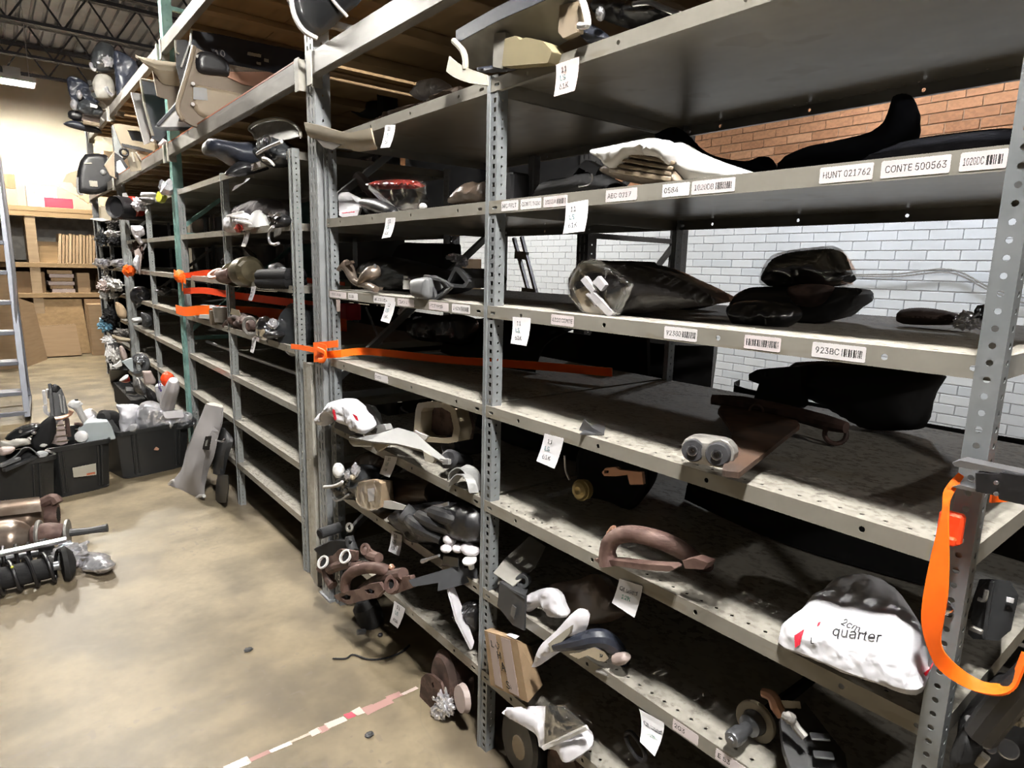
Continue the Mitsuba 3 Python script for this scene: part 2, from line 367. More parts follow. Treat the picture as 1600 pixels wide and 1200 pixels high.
# brick wall at the back of the next aisle: painted white below, bare red above
PZ, BH, BL, MJ = 2.44, .1055, .305, .010
wb = struct('wall_back', merge(bx(XR, XF, YB - .1, YB - .012, 0, PZ)), 'mortar_white')
wb2 = struct('wall_back', merge(bx(XR, XF, YB - .1, YB - .012, PZ, ZC)), 'mortar_tan')
bm = box((0, 0, 0), (BL - MJ, .06, BH - MJ), None, .004)
proto = {}
for k in range(3):
    proto['w', k] = mikit.ply(bm, 'brick_white_%d' % k); proto['r', k] = mikit.ply(bm, 'brick_red_%d' % k)
rest = {'w': [], 'r': []}; cnt = {'w': 0, 'r': 0}
for row in range(int(ZC / BH)):
    z = row * BH + BH / 2; c = 'w' if z < PZ else 'r'
    for col in range(int((XF - XR) / BL) + 1):
        x = XR + (col + .5 * (row % 2)) * BL
        seen = (1.8 < x < 6.3 and (.1 < z < .75 or .95 < z < 2.3)) if c == 'w' else (1.7 < x < 5.2 and 2.5 < z < 3.5)
        if seen and cnt[c] < (220 if c == 'w' else 80):
            cnt[c] += 1
            key = numbered((wb if c == 'w' else wb2) + '__brick')
            scene[key] = {**proto[c, rng.randrange(3)], 'to_world': T().translate([x, YB - .03 + rng.uniform(-.002, .002), z])}
        elif x < XF: rest[c].append((x, z))
for c, w in (('w', wb), ('r', wb2)):
    v0, f0 = SG * V((BL - MJ, .06, BH - MJ)) / 2, trimesh.convex.convex_hull(SG).faces
    hv = trimesh.convex.convex_hull(SG * V((BL - MJ, .06, BH - MJ)) / 2)
    v = np.vstack([hv.vertices + V((x, YB - .03, z)) for x, z in rest[c]]); f = np.vstack([hv.faces + 8 * k for k in range(len(rest[c]))])
    key = part(w, 'brick', (v, f), 'brick_white_0' if c == 'w' else 'brick_red_0', kind='stuff', smooth=False)
# open-web joists across the aisle
def joist(x, word, zb=4.62, zt=5.12):
    t = thing('roof_joist', word, 'joist', 'open web steel joists under the roof deck')
    part(t, 'top_chord', merge(bx(x - .06, x - .01, YB, YL, zt - .05, zt), bx(x + .01, x + .06, YB, YL, zt - .05, zt)), 'truss_steel', smooth=False)
    part(t, 'bottom_chord', merge(bx(x - .05, x - .01, YB, YL, zb, zb + .04), bx(x + .01, x + .05, YB, YL, zb, zb + .04)), 'truss_steel', smooth=False)
    w, y, up = [], YB, False
    while y < YL - .3:
        w.append(bar((x, y, zb + .02), (x, y + .30, zt - .02), .022, .022)); w.append(bar((x, y + .30, zt - .02), (x, y + .60, zb + .02), .022, .022)); y += .6
    part(t, 'web', merge(w), 'truss_steel', smooth=False)
for k, x in enumerate([2.1, 3.9, 5.7, 7.5, 9.3, 11.1, 12.9, 14.15]):
    joist(x, 'dark open web steel roof joist with zigzag rods under the ribbed metal deck')
def high_bay(x, y, z, rgb, label):
    t = thing('high_bay_lamp', label, 'lamp', 'high bay lamps over the aisles' if label != VIS else None)
    hood = [bx(x - .22, x + .22, y - .27, y + .27, z + .03, z + .07), bx(x - .22, x - .205, y - .27, y + .27, z - .0, z + .03), bx(x + .205, x + .22, y - .27, y + .27, z - .0, z + .03),
            bx(x - .22, x + .22, y - .27, y - .255, z - .0, z + .03), bx(x - .22, x + .22, y + .255, y + .27, z - .0, z + .03), bx(x - .08, x + .08, y - .1, y + .1, z + .07, z + .2)]
    part(t, 'housing', merge(hood), 'trim_white', smooth=False)
    part(t, 'hanger', merge(tube([(x, y - .2, z + .07), (x, y - .2, ZC)], .006, 6), tube([(x, y + .2, z + .07), (x, y + .2, ZC)], .006, 6)), 'steel')
    for s in (-1, 1):
        key = part(t, 'light_strip', bx(x + s * .085 - .0225, x + s * .085 + .0225, y - .21, y + .21, z - .010, z + .028), 'trim_white', smooth=False)
        scene[key]['emitter'] = {'type': 'area', 'radiance': {'type': 'rgb', 'value': list(rgb)}}
VIS = 'glowing white high bay lamp hanging before the far cream wall at upper left'
for k, (x, y, z, rgb) in enumerate(LAMPS):
    high_bay(x, y, z, rgb, VIS if k == 2 else 'white rectangular high bay lamp hanging over the aisle')

# ================================================================== pallet rack around the shelving
def strip_holes(w, L, rows, t=.002):
    """flat strip, width w (local x), length L (local z); rows = [(x, z0, pitch, kind, size)]"""
    poly = sbox(0, 0, w, L); hs = []
    for x, z0, pitch, kind, s in rows:
        z = z0
        while z < L - s:
            if kind == 'sq': hs.append(sbox(x - s / 2, z - s / 2, x + s / 2, z + s / 2))
            elif kind == 'slot': hs.append(sbox(x - s * .3, z - s, x + s * .3, z + s))
            else: hs.append(Point(x, z).buffer(s / 2, quad_segs=2))
            z += pitch
    return ext(poly.difference(shapely.union_all(hs)), t)
def upright_x(m, x, y, flip=False):   # local (x,y) of a strip -> world x, z ; thickness along -y
    return put(m, (x, y, 0), V((1, 0, 0)), V((0, 0, 1)), V((0, -1, 0)))
def upright_y(m, x, y):               # local x of a strip -> world -y (going back), thickness +x
    return put(m, (x, y, 0), V((0, -1, 0)), V((0, 0, 1)), V((-1, 0, 0)))
RACK_X = [-.02, 2.745, 5.515, 8.20, 10.50]
ZB1, ZB2 = 2.375, 3.085   # undersides of the two beam levels
def rack_frame(x, y0, y1, m1, H, label, brace=True, name='pallet_rack'):
    """two columns (front y0, rear y1) 0.09 m wide from x, with braces"""
    t = thing(name, label, 'pallet rack frame')
    fr = strip_holes(.09, H, [(.028, .06, .0508, 'slot', .018), (.062, .06, .0508, 'slot', .018)], .003)
    sd = strip_holes(.07, H, [(.035, .08, .0508, 'o', .011)], .003)
    for ys, s in ((y0, 1), (y1, -1)):
        a = upright_x(fr, x, ys); b1 = put(sd, (x, ys, 0), V((0, -s, 0)), V((0, 0, 1)), V((1, 0, 0))); b2 = put(sd, (x + .087, ys, 0), V((0, -s, 0)), V((0, 0, 1)), V((1, 0, 0)))
        part(t, 'column', merge(a, b1, b2), m1, smooth=False)
        part(t, 'base_plate', bx(x - .02, x + .11, ys - .05 * s - .06, ys - .05 * s + .06, 0, .008), m1, smooth=False)
    if brace:
        z, k = .25, 0
        while z < H - .5:
            part(t, 'brace', bar((x + .045, y0 - .06, z), (x + .045, y1 + .06, z + (.75 if k % 2 == 0 else 0)), .03, .03), m1, smooth=False)
            z += .75 if k % 2 == 0 else .06; k += 1
    return t
rack_frame(RACK_X[0], .03, -1.03, 'cream_steel', 4.4, 'cream pallet rack upright frame at the near end of the shelving row, right image edge')
rack_frame(RACK_X[1], .02, -1.03, 'rack_grey', 4.4, 'grey slotted pallet rack upright frame tied with orange strap between the two shelving stretches')
rack_frame(RACK_X[2], .02, -1.03, 'rack_teal', 4.4, 'teal green pallet rack upright frame rising past the shelving to the upper beam')
rack_frame(RACK_X[3], .02, -1.03, 'post_grey', 3.0, 'dull pallet rack upright frame far down the row near the black door panel')
rack_frame(RACK_X[4], .02, -1.03, 'rack_grey', 3.6, 'grey pallet rack upright frame closing the far end of the row')
def beam(x0, x1, y, z, label, h=.092, name='rack_beam', bolts=True, m='beam_paint', group=None):
    t = thing(name, label, 'rack beam', group)
    part(t, 'rail', merge(bx(x0, x1, y - .04, y, z, z + h - .02, .004), bx(x0, x1, y - .028, y - .002, z + h - .03, z + h, .003)), m)
    for xe, s in ((x0, 1), (x1, -1)):
        part(t, 'end_plate', merge(bx(xe - .003 if s > 0 else xe - .045, xe + .045 if s > 0 else xe + .003, y, y + .006, z - .035, z + h + .005), bx(xe - .002, xe + .002, y - .06, y, z - .035, z + h)), 'cream_steel' if m == 'beam_paint' else m, smooth=False)
    return t
names = ['nearest', 'second', 'third', 'farthest']
for k in range(4):
    x0, x1 = RACK_X[k] + .092, RACK_X[k + 1] - .002
    b = beam(x0, x1, .045, ZB1, ['off white steel rack beam running over the two nearest shelving units', 'off white rack beam with chipped orange top edge above the third and fourth shelving units',
        'off white rack beam under the tan and black door panels beyond the teal upright', 'off white rack beam at the far end of the row above the cluttered shelves'][k])
    if k in (1, 2): part(b, 'worn_edge', bx(x0 + .05, x1 - .3 * (k == 2), .018, .044, ZB1 + .0905, ZB1 + .097), 'orange_edge', 'worn orange top edge', smooth=False)
    beam(x0, x1, -1.01, ZB1, 'off white rear beam of the rack behind the shelving', group='rear rack beams at the lower level')
for k in (1, 2, 3):
    x0, x1 = RACK_X[k] + .092, RACK_X[k + 1] - .002
    if k == 3: x1 = RACK_X[4] - .5
    beam(x0, x1, .045, ZB2, ['upper off white rack beam at the top left above the black and tan door panels', 'upper off white rack beam crossing the silver grey headlamps', 'farthest upper rack beam carrying a wrapped bumper pile'][k - 1])
    beam(x0, x1, -1.01, ZB2, 'off white rear beam of the upper rack level', group='rear rack beams at the upper level')
# decks: plywood sheets on cross lumber
def rack_deck(k, z, label, x1=None):
    x0, x1 = RACK_X[k] + .1, x1 or RACK_X[k + 1] - .01
    t = thing('rack_deck', label, 'plywood deck')
    n = 3; w = (x1 - x0) / n
    for i in range(n):
        for j in range(2):
            ya, yb = (.0, -.52) if j == 0 else (-.525, -1.05)
            part(t, 'sheet', bx(x0 + i * w + .003, x0 + (i + 1) * w - .003, ya, yb, z + .04, z + .056), 'plywood', smooth=False)
    for i in range(7):
        xx = x0 + .1 + i * (x1 - x0 - .2) / 6
        part(t, 'cross_lumber', bx(xx - .045, xx + .045, 0, -1.05, z, z + .038, .003), 'lumber_board', smooth=False)
rack_deck(0, ZB1 + .055, 'brown plywood deck with cross lumber seen from below over the nearest shelving')
rack_deck(1, ZB1 + .055, 'plywood deck of the lower rack level between the grey and the teal upright')
rack_deck(2, ZB1 + .055, 'plywood deck of the lower rack level beyond the first teal upright')
rack_deck(3, ZB1 + .055, 'plywood deck of the lower rack level at the far end')
rack_deck(1, ZB2 + .055, 'brown plywood deck of the upper rack level at the top left, seen from below')
rack_deck(2, ZB2 + .055, 'plywood deck of the upper rack level beyond the teal upright')
rack_deck(3, ZB2 + .055, 'plywood deck of the upper rack level at the far end', RACK_X[4] - .5)

# ================================================================== steel shelving units
DEP, LIP = .88, .036
Z7 = [.262, .556, .856, 1.162, 1.466, 1.768, 2.10]     # undersides of the shelf lips, lowest first
def shelf_mesh(w):
    """folded steel shelf, local x 0..w, y 0 (front)..-DEP, z 0 (lip bottom)..LIP, with real holes"""
    t = .0016
    n = int((w - .06) / .0385); x0 = (w - (n - 1) * .0385) / 2
    h = [Point(x0 + i * .0385, yy).buffer(.0044, quad_segs=2) for i in range(n) for yy in (-.026, -DEP + .026)]
    top = ext(sbox(0, -DEP, w, 0).difference(shapely.union_all(h)), t); top.apply_translation((0, 0, LIP - t))
    nl = 4; hl = [Point(w * (i + .5) / nl, LIP * .5).buffer(.0055, quad_segs=3) for i in range(nl)]
    hl += [LineString([(a, LIP * .45), (b, LIP * .45)]).buffer(.0042, quad_segs=2) for a, b in ((.02, .034), (w - .034, w - .02))]
    lip = ext(sbox(0, 0, w, LIP - t).difference(shapely.union_all(hl)), t)
    fr = put(lip, (0, 0, 0), V((1, 0, 0)), V((0, 0, 1)), V((0, -1, 0))); bk = put(lip, (0, -DEP + t, 0), V((1, 0, 0)), V((0, 0, 1)), V((0, -1, 0)))
    m = [top, fr, bk, bx(0, w, 0, -.014, 0, t), bx(0, w, -DEP, -DEP + .014, 0, t), bx(0, t, -.002, -DEP + .002, 0, LIP - t), bx(w - t, w, -.002, -DEP + .002, 0, LIP - t)]
    return merge(m)
POST_H = 2.145
def post_mesh(kind, H=POST_H):
    """front flange local x 0..w at y=0 facing +y; web going back"""
    if kind == 'end':   # angle with round holes
        a = upright_x(strip_holes(.034, H, [(.017, .02, .0254, 'o', .0100)]), 0, 0)
        b = upright_y(strip_holes(.034, H, [(.020, .02, .0254, 'o', .0100)]), .002, 0)
        return merge(a, b)
    a = upright_x(strip_holes(.046, H, [(.014, .02, .0254, 'sq', .0125)]), 0, 0)
    b = upright_y(strip_holes(.036, H, [(.018, .02, .0254, 'o', .0075)]), .002, 0)
    c = bx(.032, .046, 0, .004, 0, H)
    return merge(a, b, c)
def sticker(w, h, text, bars, rgb=(.80, .76, .76)):
    """printed label, local x right, y up, facing +z; returns mesh, colours"""
    it = [(ext(sbox(0, 0, w, h).buffer(-.002).buffer(.002, quad_segs=2), .0005), rgb)]
    r = random.Random(text + str(w))
    x = w * .06
    if text:
        m = meshkit.text_mesh(text, h * .40, .0003); s = min(1, (w * (.88 if not bars else .45)) / max(m.extents[0], 1e-6))
        m.apply_scale((s, 1, 1)); m.apply_translation((x, h * .3, .0005)); it.append((m, (.06, .055, .055))); x += m.extents[0] + w * .06
    if bars:
        while x < w * .93:
            b = r.choice((.0012, .002, .003)); it.append((bx(x, x + b, h * .24, h * .74, .0005, .0008), (.07, .065, .065))); x += b + r.choice((.0012, .0022))
    return colored(it)
def on_lip(m, x, z, y=.0004):   # +x of the print reads towards -x of the world (seen from the aisle)
    return put(m, (x, y, z), V((-1, 0, 0)), V((0, 0, 1)), V((0, 1, 0)))
STOCK = {}
def shelf_unit(x0, x1, label, zs=Z7, posts=('mid', 'mid'), pm='post_grey', stickers=(), fr=True, px=(None, None)):
    t = thing('shelving_unit', label, 'steel shelving')
    w = round(x1 - x0, 3)
    if w not in STOCK: STOCK[w] = mikit.ply(shelf_mesh(w), 'shelf_paint')
    keys = []
    for z in zs:
        k = numbered(t + '__shelf'); keys.append(k)
        scene[k] = {**STOCK[w], 'to_world': T().translate([x0, 0, z])}
    for kind, xp in zip(posts, px):
        if kind is None: continue
        for back in (0, 1):
            key = ('post', kind, pm)
            if key not in STOCK: STOCK[key] = mikit.ply(post_mesh(kind), pm)
            k = numbered(t + '__post')
            m = T().translate([xp, -DEP - .003 if back else (.0035 if kind == 'end' else -.0022), 0])
            if back: m = m @ T().scale([1, -1, 1])
            scene[k] = {**STOCK[key], 'to_world': m}
    for i, x, ww, text, bars in stickers:      # (shelf index, left edge in world x, width, text, barcode)
        m, c = sticker(ww, .027, text, bars, (1.05, .95, .95) if (i + len(text)) % 3 else (1.1, 1.06, 1.06))
        part(keys[i], 'sticker', on_lip(m, x, zs[i] + .004), 'vcol', color=c)
    return t, keys
U1, K1 = shelf_unit(.266, 1.530, 'nearest steel shelving unit with seven beige shelves, right half of the photo', posts=('end', 'mid'), pm='post_zinc', px=(.262, 1.500), stickers=[
    (5, 1.47, .075, 'MC FELT', 0), (5, 1.385, .085, 'CONTE 1000', 0), (5, 1.29, .09, '1020DA', 1), (5, 1.07, .095, 'ABC 0217', 0), (5, .905, .07, '0584', 0), (5, .83, .10, '1020DB', 1),
    (5, .565, .088, 'HUNT 021762', 0), (5, .465, .098, 'CONTE 500563', 0), (5, .355, .058, '1020DC', 1), (4, 1.245, .085, '0210 CONTE', 0), (4, .875, .085, '92380', 1), (4, .68, .075, '', 1), (4, .545, .092, '923BC', 1),
    (1, .775, .07, '2G3', 0), (1, .66, .085, 'E 53', 0)])
U2, K2 = shelf_unit(1.548, 2.708, 'second steel shelving unit between the mid post and the grey rack upright', posts=('mid',), px=(2.672,), pm='post_zinc', stickers=[
    (4, 2.69, .17, 'CONTE 3 0010', 0), (4, 2.50, .09, '0210D', 0), (4, 2.27, .17, 'MC 110 0214', 0), (4, 2.08, .12, 'CONTE 1', 0), (4, 1.86, .12, 'FELT 0110', 0), (4, 1.72, .1, '1 020', 1), (3, 2.27, .11, '2 0 10', 0)])
U3, K3 = shelf_unit(3.115, 4.300, 'third steel shelving unit just beyond the orange strapped rack upright', posts=('mid', 'mid'), px=(3.09, 4.27), stickers=[
    (6, 4.1, .12, 'HUNT', 0), (6, 3.9, .15, '0217', 1), (6, 3.7, .16, 'CONTE', 0), (5, 3.95, .1, '', 1), (3, 3.8, .1, '1020', 0)])
U4, K4 = shelf_unit(4.318, 5.480, 'fourth steel shelving unit before the teal upright, mostly empty lower shelves', posts=('mid',), px=(5.45,))
U5, K5 = shelf_unit(5.68, 6.83, 'fifth steel shelving unit, first beyond the teal upright', posts=('mid', 'mid'), px=(5.65, 6.80))
U6, K6 = shelf_unit(6.848, 8.06, 'sixth steel shelving unit packed with white bags and black parts', posts=('mid',), px=(8.03,))
U7, K7 = shelf_unit(8.36, 9.36, 'seventh steel shelving unit full of small parts', posts=('mid', 'mid'), px=(8.33, 9.33))
U8, K8 = shelf_unit(9.38, 10.38, 'last steel shelving unit at the far end of the row', posts=('mid',), px=(10.35,))
# sway braces at the rear of the first units
for t, x0, x1 in ((U3, 3.13, 4.28), (U5, 5.7, 6.8)):
    part(t, 'brace', bar((x0, -DEP, 1.83), (x1, -DEP, 2.08), .003, .03), 'post_grey', smooth=False)

# ================================================================== helpers for the stock
TH, PT, SO = thing, part, solo
def drape(letter, mesh, n, off=.0025):
    """lays a flat mesh on the side of another mesh that faces n"""
    from scipy.interpolate import LinearNDInterpolator
    n = unit(n); u, v, w = frame(n); tn = mesh.vertex_normals @ n; s = tn > .02
    f = LinearNDInterpolator(np.stack([mesh.vertices[s] @ v, mesh.vertices[s] @ w], 1), mesh.vertices[s] @ n)
    p = letter.vertices; h = f(np.stack([p @ v, p @ w], 1)); lo = (p @ n); base = lo.mean() if np.isnan(h).all() else np.nanmedian(h); h = np.where(np.isnan(h), base, h)
    return trimesh.Trimesh(p + (h - lo + off)[:, None] * n, letter.faces, process=False)
def band(pts, w, t=.003, up=(0, 0, 1), n=6):
    p = spline(pts, n); up = V(up) * w / 2
    return loft([list(p + up), list(p - up)], t, 1)
def write(text, h, p, q, n, mesh=None, bold=False):
    """hand lettering from p towards q on the side facing n"""
    r = V(q) - V(p); r = unit(r - (r @ unit(n)) * unit(n)); up = np.cross(unit(n), r); up = unit(up)
    m = meshkit.text_mesh(text, h, .0006, bold); m = put(m, p, r, up, np.cross(r, up))
    return m if mesh is None else drape(m, mesh, n)
INK, GREEN, TEAL = (.05, .05, .06), (.03, .30, .20), (.04, .22, .26)
def paper_tag(corners, lines, label, group=None, rgb=(1.12, 1.1, 1.12), curl=.012):
    """paper hanging from a shelf lip: corners top left, top right, bottom right, bottom left as seen from the aisle"""
    a, b, c, d = [V(p) for p in corners]; nrm = unit(np.cross(b - a, a - d))
    g = []
    for s in np.linspace(0, 1, 6): g.append([tuple((1 - s) * a + s * d + nrm * curl * s * s), tuple((1 - s) * b + s * c + nrm * curl * s * s * 1.3)])
    sheet = loft(g, .0007, 2, 1); it = [(sheet, rgb)]
    H = np.linalg.norm(d - a); W = np.linalg.norm(b - a)
    for text, col, at, h, x in lines:
        m = meshkit.text_mesh(text, h * H, .0004); sc = min(1, W * .86 / max(m.extents[0], 1e-6)); m.apply_scale((sc, 1, 1))
        o = a + (d - a) * at + (b - a) * x + nrm * (curl * at * at * 1.2 + .0016)
        it.append((put(m, o, unit(b - a), unit(a - d), nrm), col))
    m, c = colored(it)
    return SO('paper_tag', label, 'tag', m, 'vcol', group, color=c)
L11 = [('11', INK, .30, .15, .25), ('LS', TEAL, .56, .16, .22), ('61K', INK, .84, .16, .24)]

# ================================================================== stock of the nearest unit
# --- on top
t = TH('door_trim_panel', 'large grey beige curved trim panel lying back side out on top of the nearest unit', 'trim panel')
PT(t, 'shell', loft([[(1.666,0.03,2.267),(1.56,0.03,2.266),(1.459,0.03,2.269),(1.328,0.03,2.267),(1.169,0.03,2.27)],[(1.676,0,2.25),(1.571,0,2.251),(1.468,0,2.245),(1.337,0,2.247),(1.187,0,2.242)],[(1.707,-0.04,2.206),(1.577,-0.04,2.186),(1.488,-0.04,2.174),(1.353,-0.04,2.169),(1.224,-0.04,2.188)]], .008), 'trim_back')
PT(t, 'edge_flange', tube([(1.661,0.04,2.257),(1.617,0.04,2.223),(1.601,0.04,2.195),(1.6,0.04,2.167)], .009, 8), 'trim_cream', 'cream folded edge')
PT(t, 'upper_lip', band([(1.655,0.035,2.267),(1.554,0.035,2.272),(1.447,0.035,2.276),(1.317,0.035,2.274),(1.185,0.035,2.273)], .035), 'navy_plastic', 'dark blue upper lip')
PT(t, 'foam_block', slab([(1.427,0.034,2.208),(1.381,0.034,2.204),(1.365,0.034,2.19),(1.339,0.034,2.19),(1.275,0.034,2.166),(1.24,0.034,2.135),(1.253,0.034,2.111),(1.438,0.034,2.142)], .05, r=.004), 'foam_yellow', 'yellow foam block')
PT(t, 'rib', slab([(1.501,0.014,2.244),(1.45,0.014,2.234),(1.458,0.014,2.144),(1.505,0.014,2.16)], .02), 'trim_back')
PT(t, 'rib', slab([(1.24,0.014,2.242),(1.172,0.014,2.232),(1.174,0.014,2.166),(1.223,0.014,2.164),(1.242,0.014,2.183)], .02), 'tan_plastic', 'tan tab')
PT(t, 'clip', tube([(1.16,0.02,2.236),(1.146,0.02,2.209),(1.135,0.02,2.171),(1.163,0.02,2.175)], .008, 8), 'white_plastic', 'white plastic end clip')
PT(t, 'lower_lip', puff([(1.6,0,2.18),(1.465,0,2.159),(1.396,0,2.133),(1.553,0,2.156)], .01, .03, .02), 'navy_plastic')
SO('window_trim_strip', 'bright cream curved plastic strip standing under the grey trim panel at the mid post', 'trim strip', loft([[(1.68,0.04,2.22),(1.64,0.04,2.194),(1.575,0.04,2.163),(1.49,0.04,2.129)],[(1.689,0.045,2.179),(1.642,0.045,2.152),(1.567,0.045,2.123),(1.485,0.045,2.101)]], .006), 'trim_cream')
SO('blue_cap', 'dark blue curved cap behind the grey trim panel on the top shelf', 'cap', puff([(1.241,-0.06,2.214),(1.201,-0.06,2.207),(1.134,-0.06,2.159),(1.165,-0.06,2.152),(1.214,-0.06,2.169),(1.242,-0.06,2.197)], .03, .03, .05), 'navy_plastic')
t = TH('bagged_lamp', 'glossy black bagged lamp with a bent chrome tube at the top edge of the photo', 'bagged car part')
PT(t, 'bag', puff([(1.232,-0.1,2.269),(1.19,-0.1,2.277),(1.086,-0.1,2.245),(1.028,-0.1,2.215),(0.981,-0.1,2.178),(1.081,-0.1,2.175),(1.164,-0.1,2.207),(1.226,-0.1,2.244)], .06, .1, .06, wr=.014, fq=22, seed=3), 'bag_black')
PT(t, 'tube', tube([(1.034,-0.02,2.196),(0.988,-0.02,2.186),(0.952,-0.02,2.166),(0.906,-0.02,2.141)], .006, 8), 'chrome', 'bent chrome tube')
PT(t, 'fastener', blob((1.145,-0.03,2.208), (.012, .012, .016), .2, 3), 'steel')
paper_tag([(1.247,0.012,2.11),(1.167,0.012,2.111),(1.162,0.012,2.031),(1.238,0.012,2.032)], L11, 'pinkish paper tag hanging from the top shelf of the nearest unit', rgb=(1.0, .82, .78))
# --- shelf at eye level
t = TH('plastic_container', 'bright white crumpled plastic undertray with ribbed brown underside on the eye level shelf', 'undertray')
PT(t, 'crown', puff([(1.153,-0.02,1.9),(1.09,-0.02,1.904),(0.975,-0.02,1.906),(0.929,-0.02,1.897),(0.902,-0.02,1.886),(0.905,-0.02,1.841),(0.945,-0.02,1.862),(1.019,-0.02,1.874),(1.062,-0.02,1.852),(1.095,-0.02,1.858),(1.111,-0.02,1.875)], .03, .06, .035, wr=.012, fq=26, seed=5), 'white_plastic')
PT(t, 'tray', puff([(1.143,-0.05,1.863),(1.045,-0.05,1.881),(0.969,-0.05,1.868),(0.93,-0.05,1.847),(0.889,-0.05,1.799),(0.992,-0.05,1.81),(1.096,-0.05,1.835)], .02, .1, .04), 'tan_dark')
for k in range(4): PT(t, 'rib', bar((1.084,-0.022,1.849), (0.902,-0.022,1.812), .006, .01) if k == 0 else bar(V((1.084,-0.022,1.849)) + V((-.012 * k, 0, .011 * k)), V((0.906,-0.022,1.812)) + V((-.004 * k, 0, .011 * k)), .006, .008), 'tan_plastic')
PT(t, 'side_panel', puff([(0.967,-0.09,1.859),(0.965,-0.09,1.895),(0.934,-0.09,1.902),(0.895,-0.09,1.881),(0.821,-0.09,1.847),(0.721,-0.09,1.808),(0.728,-0.09,1.799),(0.889,-0.09,1.801)], .05, .1, .06), 'trim_white', 'smooth off white side panel')
SO('fender_liner', 'black arched fender liner curling up behind the white undertray', 'fender liner', puff([(1.341,-0.5,2.021),(1.315,-0.5,2.042),(1.268,-0.5,2.043),(1.229,-0.5,2.021),(1.171,-0.5,1.97),(1.113,-0.5,1.94),(1.024,-0.5,1.919),(0.985,-0.5,1.926),(0.947,-0.5,1.917),(0.934,-0.5,1.876),(1.05,-0.5,1.88),(1.19,-0.5,1.915),(1.257,-0.5,1.973)], .04, .06, .06), 'black_felt')
SO('fender_liner', 'tall black felt fender liner with an upright horn in front of the red brick', 'fender liner', puff([(0.896,-0.45,1.874),(0.884,-0.45,1.905),(0.833,-0.45,1.925),(0.768,-0.45,1.93),(0.677,-0.45,1.941),(0.65,-0.45,1.968),(0.643,-0.45,2.006),(0.622,-0.45,2.011),(0.6,-0.45,1.997),(0.582,-0.45,1.951),(0.585,-0.45,1.905),(0.621,-0.45,1.876),(0.684,-0.45,1.862),(0.775,-0.45,1.862)], .05, .06, .06), 'black_felt')
SO('roof_lining_piece', 'long low dark navy felt panel at the right end of the eye level shelf', 'felt panel', puff([(0.56,-0.14,1.826),(0.513,-0.14,1.846),(0.462,-0.14,1.855),(0.322,-0.14,1.85),(0.318,-0.14,1.815),(0.4,-0.14,1.817),(0.478,-0.14,1.819)], .05, .05, .06, wr=.006, fq=9), 'black_felt')
t = TH('pedal_bracket', 'black bracket with a bent chrome hook left on the eye level shelf', 'bracket')
PT(t, 'arm', slab([(1.322,-0.1,1.864),(1.243,-0.1,1.899),(1.193,-0.1,1.874),(1.206,-0.1,1.856),(1.266,-0.1,1.882),(1.306,-0.1,1.852)], .03), 'black_plastic')
PT(t, 'body', puff([(1.454,-0.12,1.817),(1.428,-0.12,1.86),(1.348,-0.12,1.865),(1.226,-0.12,1.87),(1.111,-0.12,1.816),(1.154,-0.12,1.806),(1.294,-0.12,1.81)], .04, .1, .06), 'black_matte')
PT(t, 'hook', tube([(1.18,-0.06,1.853),(1.177,-0.06,1.84),(1.192,-0.06,1.829),(1.224,-0.06,1.827)], .003, 6), 'chrome', 'bent chrome hook')
SO('black_peg', 'upright black square peg standing at the left end of the eye level shelf', 'peg', box((1.509,-0.15,1.871), (.028, .03, .15), None, .004), 'charcoal')
SO('black_case', 'small dark box next to the mid post on the eye level shelf', 'box', box((1.541,-0.12,1.851), (.055, .1, .085), None, .008), 'black_plastic')
paper_tag([(1.202,0.004,1.777),(1.124,0.004,1.782),(1.117,0.004,1.706),(1.196,0.004,1.702)], L11, 'white paper tag reading 11 LS 61K under the eye level shelf')
# --- third shelf down
t = TH('bagged_console', 'large dark console in clear film with white foam cross pieces facing the aisle', 'bagged car part')
body = puff([(1.298,-0.12,1.581),(1.271,-0.12,1.627),(1.223,-0.12,1.641),(1.085,-0.12,1.633),(0.956,-0.12,1.607),(0.846,-0.12,1.564),(0.836,-0.12,1.544),(0.931,-0.12,1.529),(1.067,-0.12,1.508),(1.154,-0.12,1.495),(1.256,-0.12,1.509)], .05, .22, .07, wr=.008, fq=14, seed=2, sm=3)
PT(t, 'console', body, 'bag_dark')
PT(t, 'lid', slab([(1.274,-0.16,1.64),(1.122,-0.16,1.64),(1.104,-0.16,1.624),(1.252,-0.16,1.618)], .1), 'black_plastic')
for pts in ([(1.189,-0.046,1.587),(1.173,-0.046,1.599),(1.137,-0.046,1.566),(1.148,-0.046,1.556)],[(1.147,-0.046,1.584),(1.126,-0.046,1.6),(1.1,-0.046,1.579),(1.115,-0.046,1.563)],[(1.161,-0.046,1.549),(1.143,-0.046,1.56),(1.068,-0.046,1.511),(1.084,-0.046,1.499)],[(1.17,-0.048,1.552),(1.161,-0.048,1.557),(1.126,-0.048,1.535),(1.134,-0.048,1.524)]):
    PT(t, 'foam_piece', slab(pts, .012), 'paper', 'white foam piece')
PT(t, 'kraft_pad', slab([(1.22,-0.055,1.558),(1.181,-0.055,1.573),(1.107,-0.055,1.518),(1.117,-0.055,1.499),(1.181,-0.055,1.508)], .01), 'tan_plastic', 'brown pad')
PT(t, 'opening', slab([(1.11,-0.05,1.564),(1.049,-0.05,1.575),(1.044,-0.05,1.558),(1.07,-0.05,1.519),(1.083,-0.05,1.521)], .01), 'black_matte')
PT(t, 'film', puff([(1.248,-0.06,1.574),(1.213,-0.06,1.63),(1.153,-0.06,1.643),(1.06,-0.06,1.607),(1.022,-0.06,1.586),(1.046,-0.06,1.533),(1.065,-0.06,1.503),(1.103,-0.06,1.494),(1.196,-0.06,1.507)], .03, .02, .05, wr=.012, fq=20, seed=8), 'film_clear')
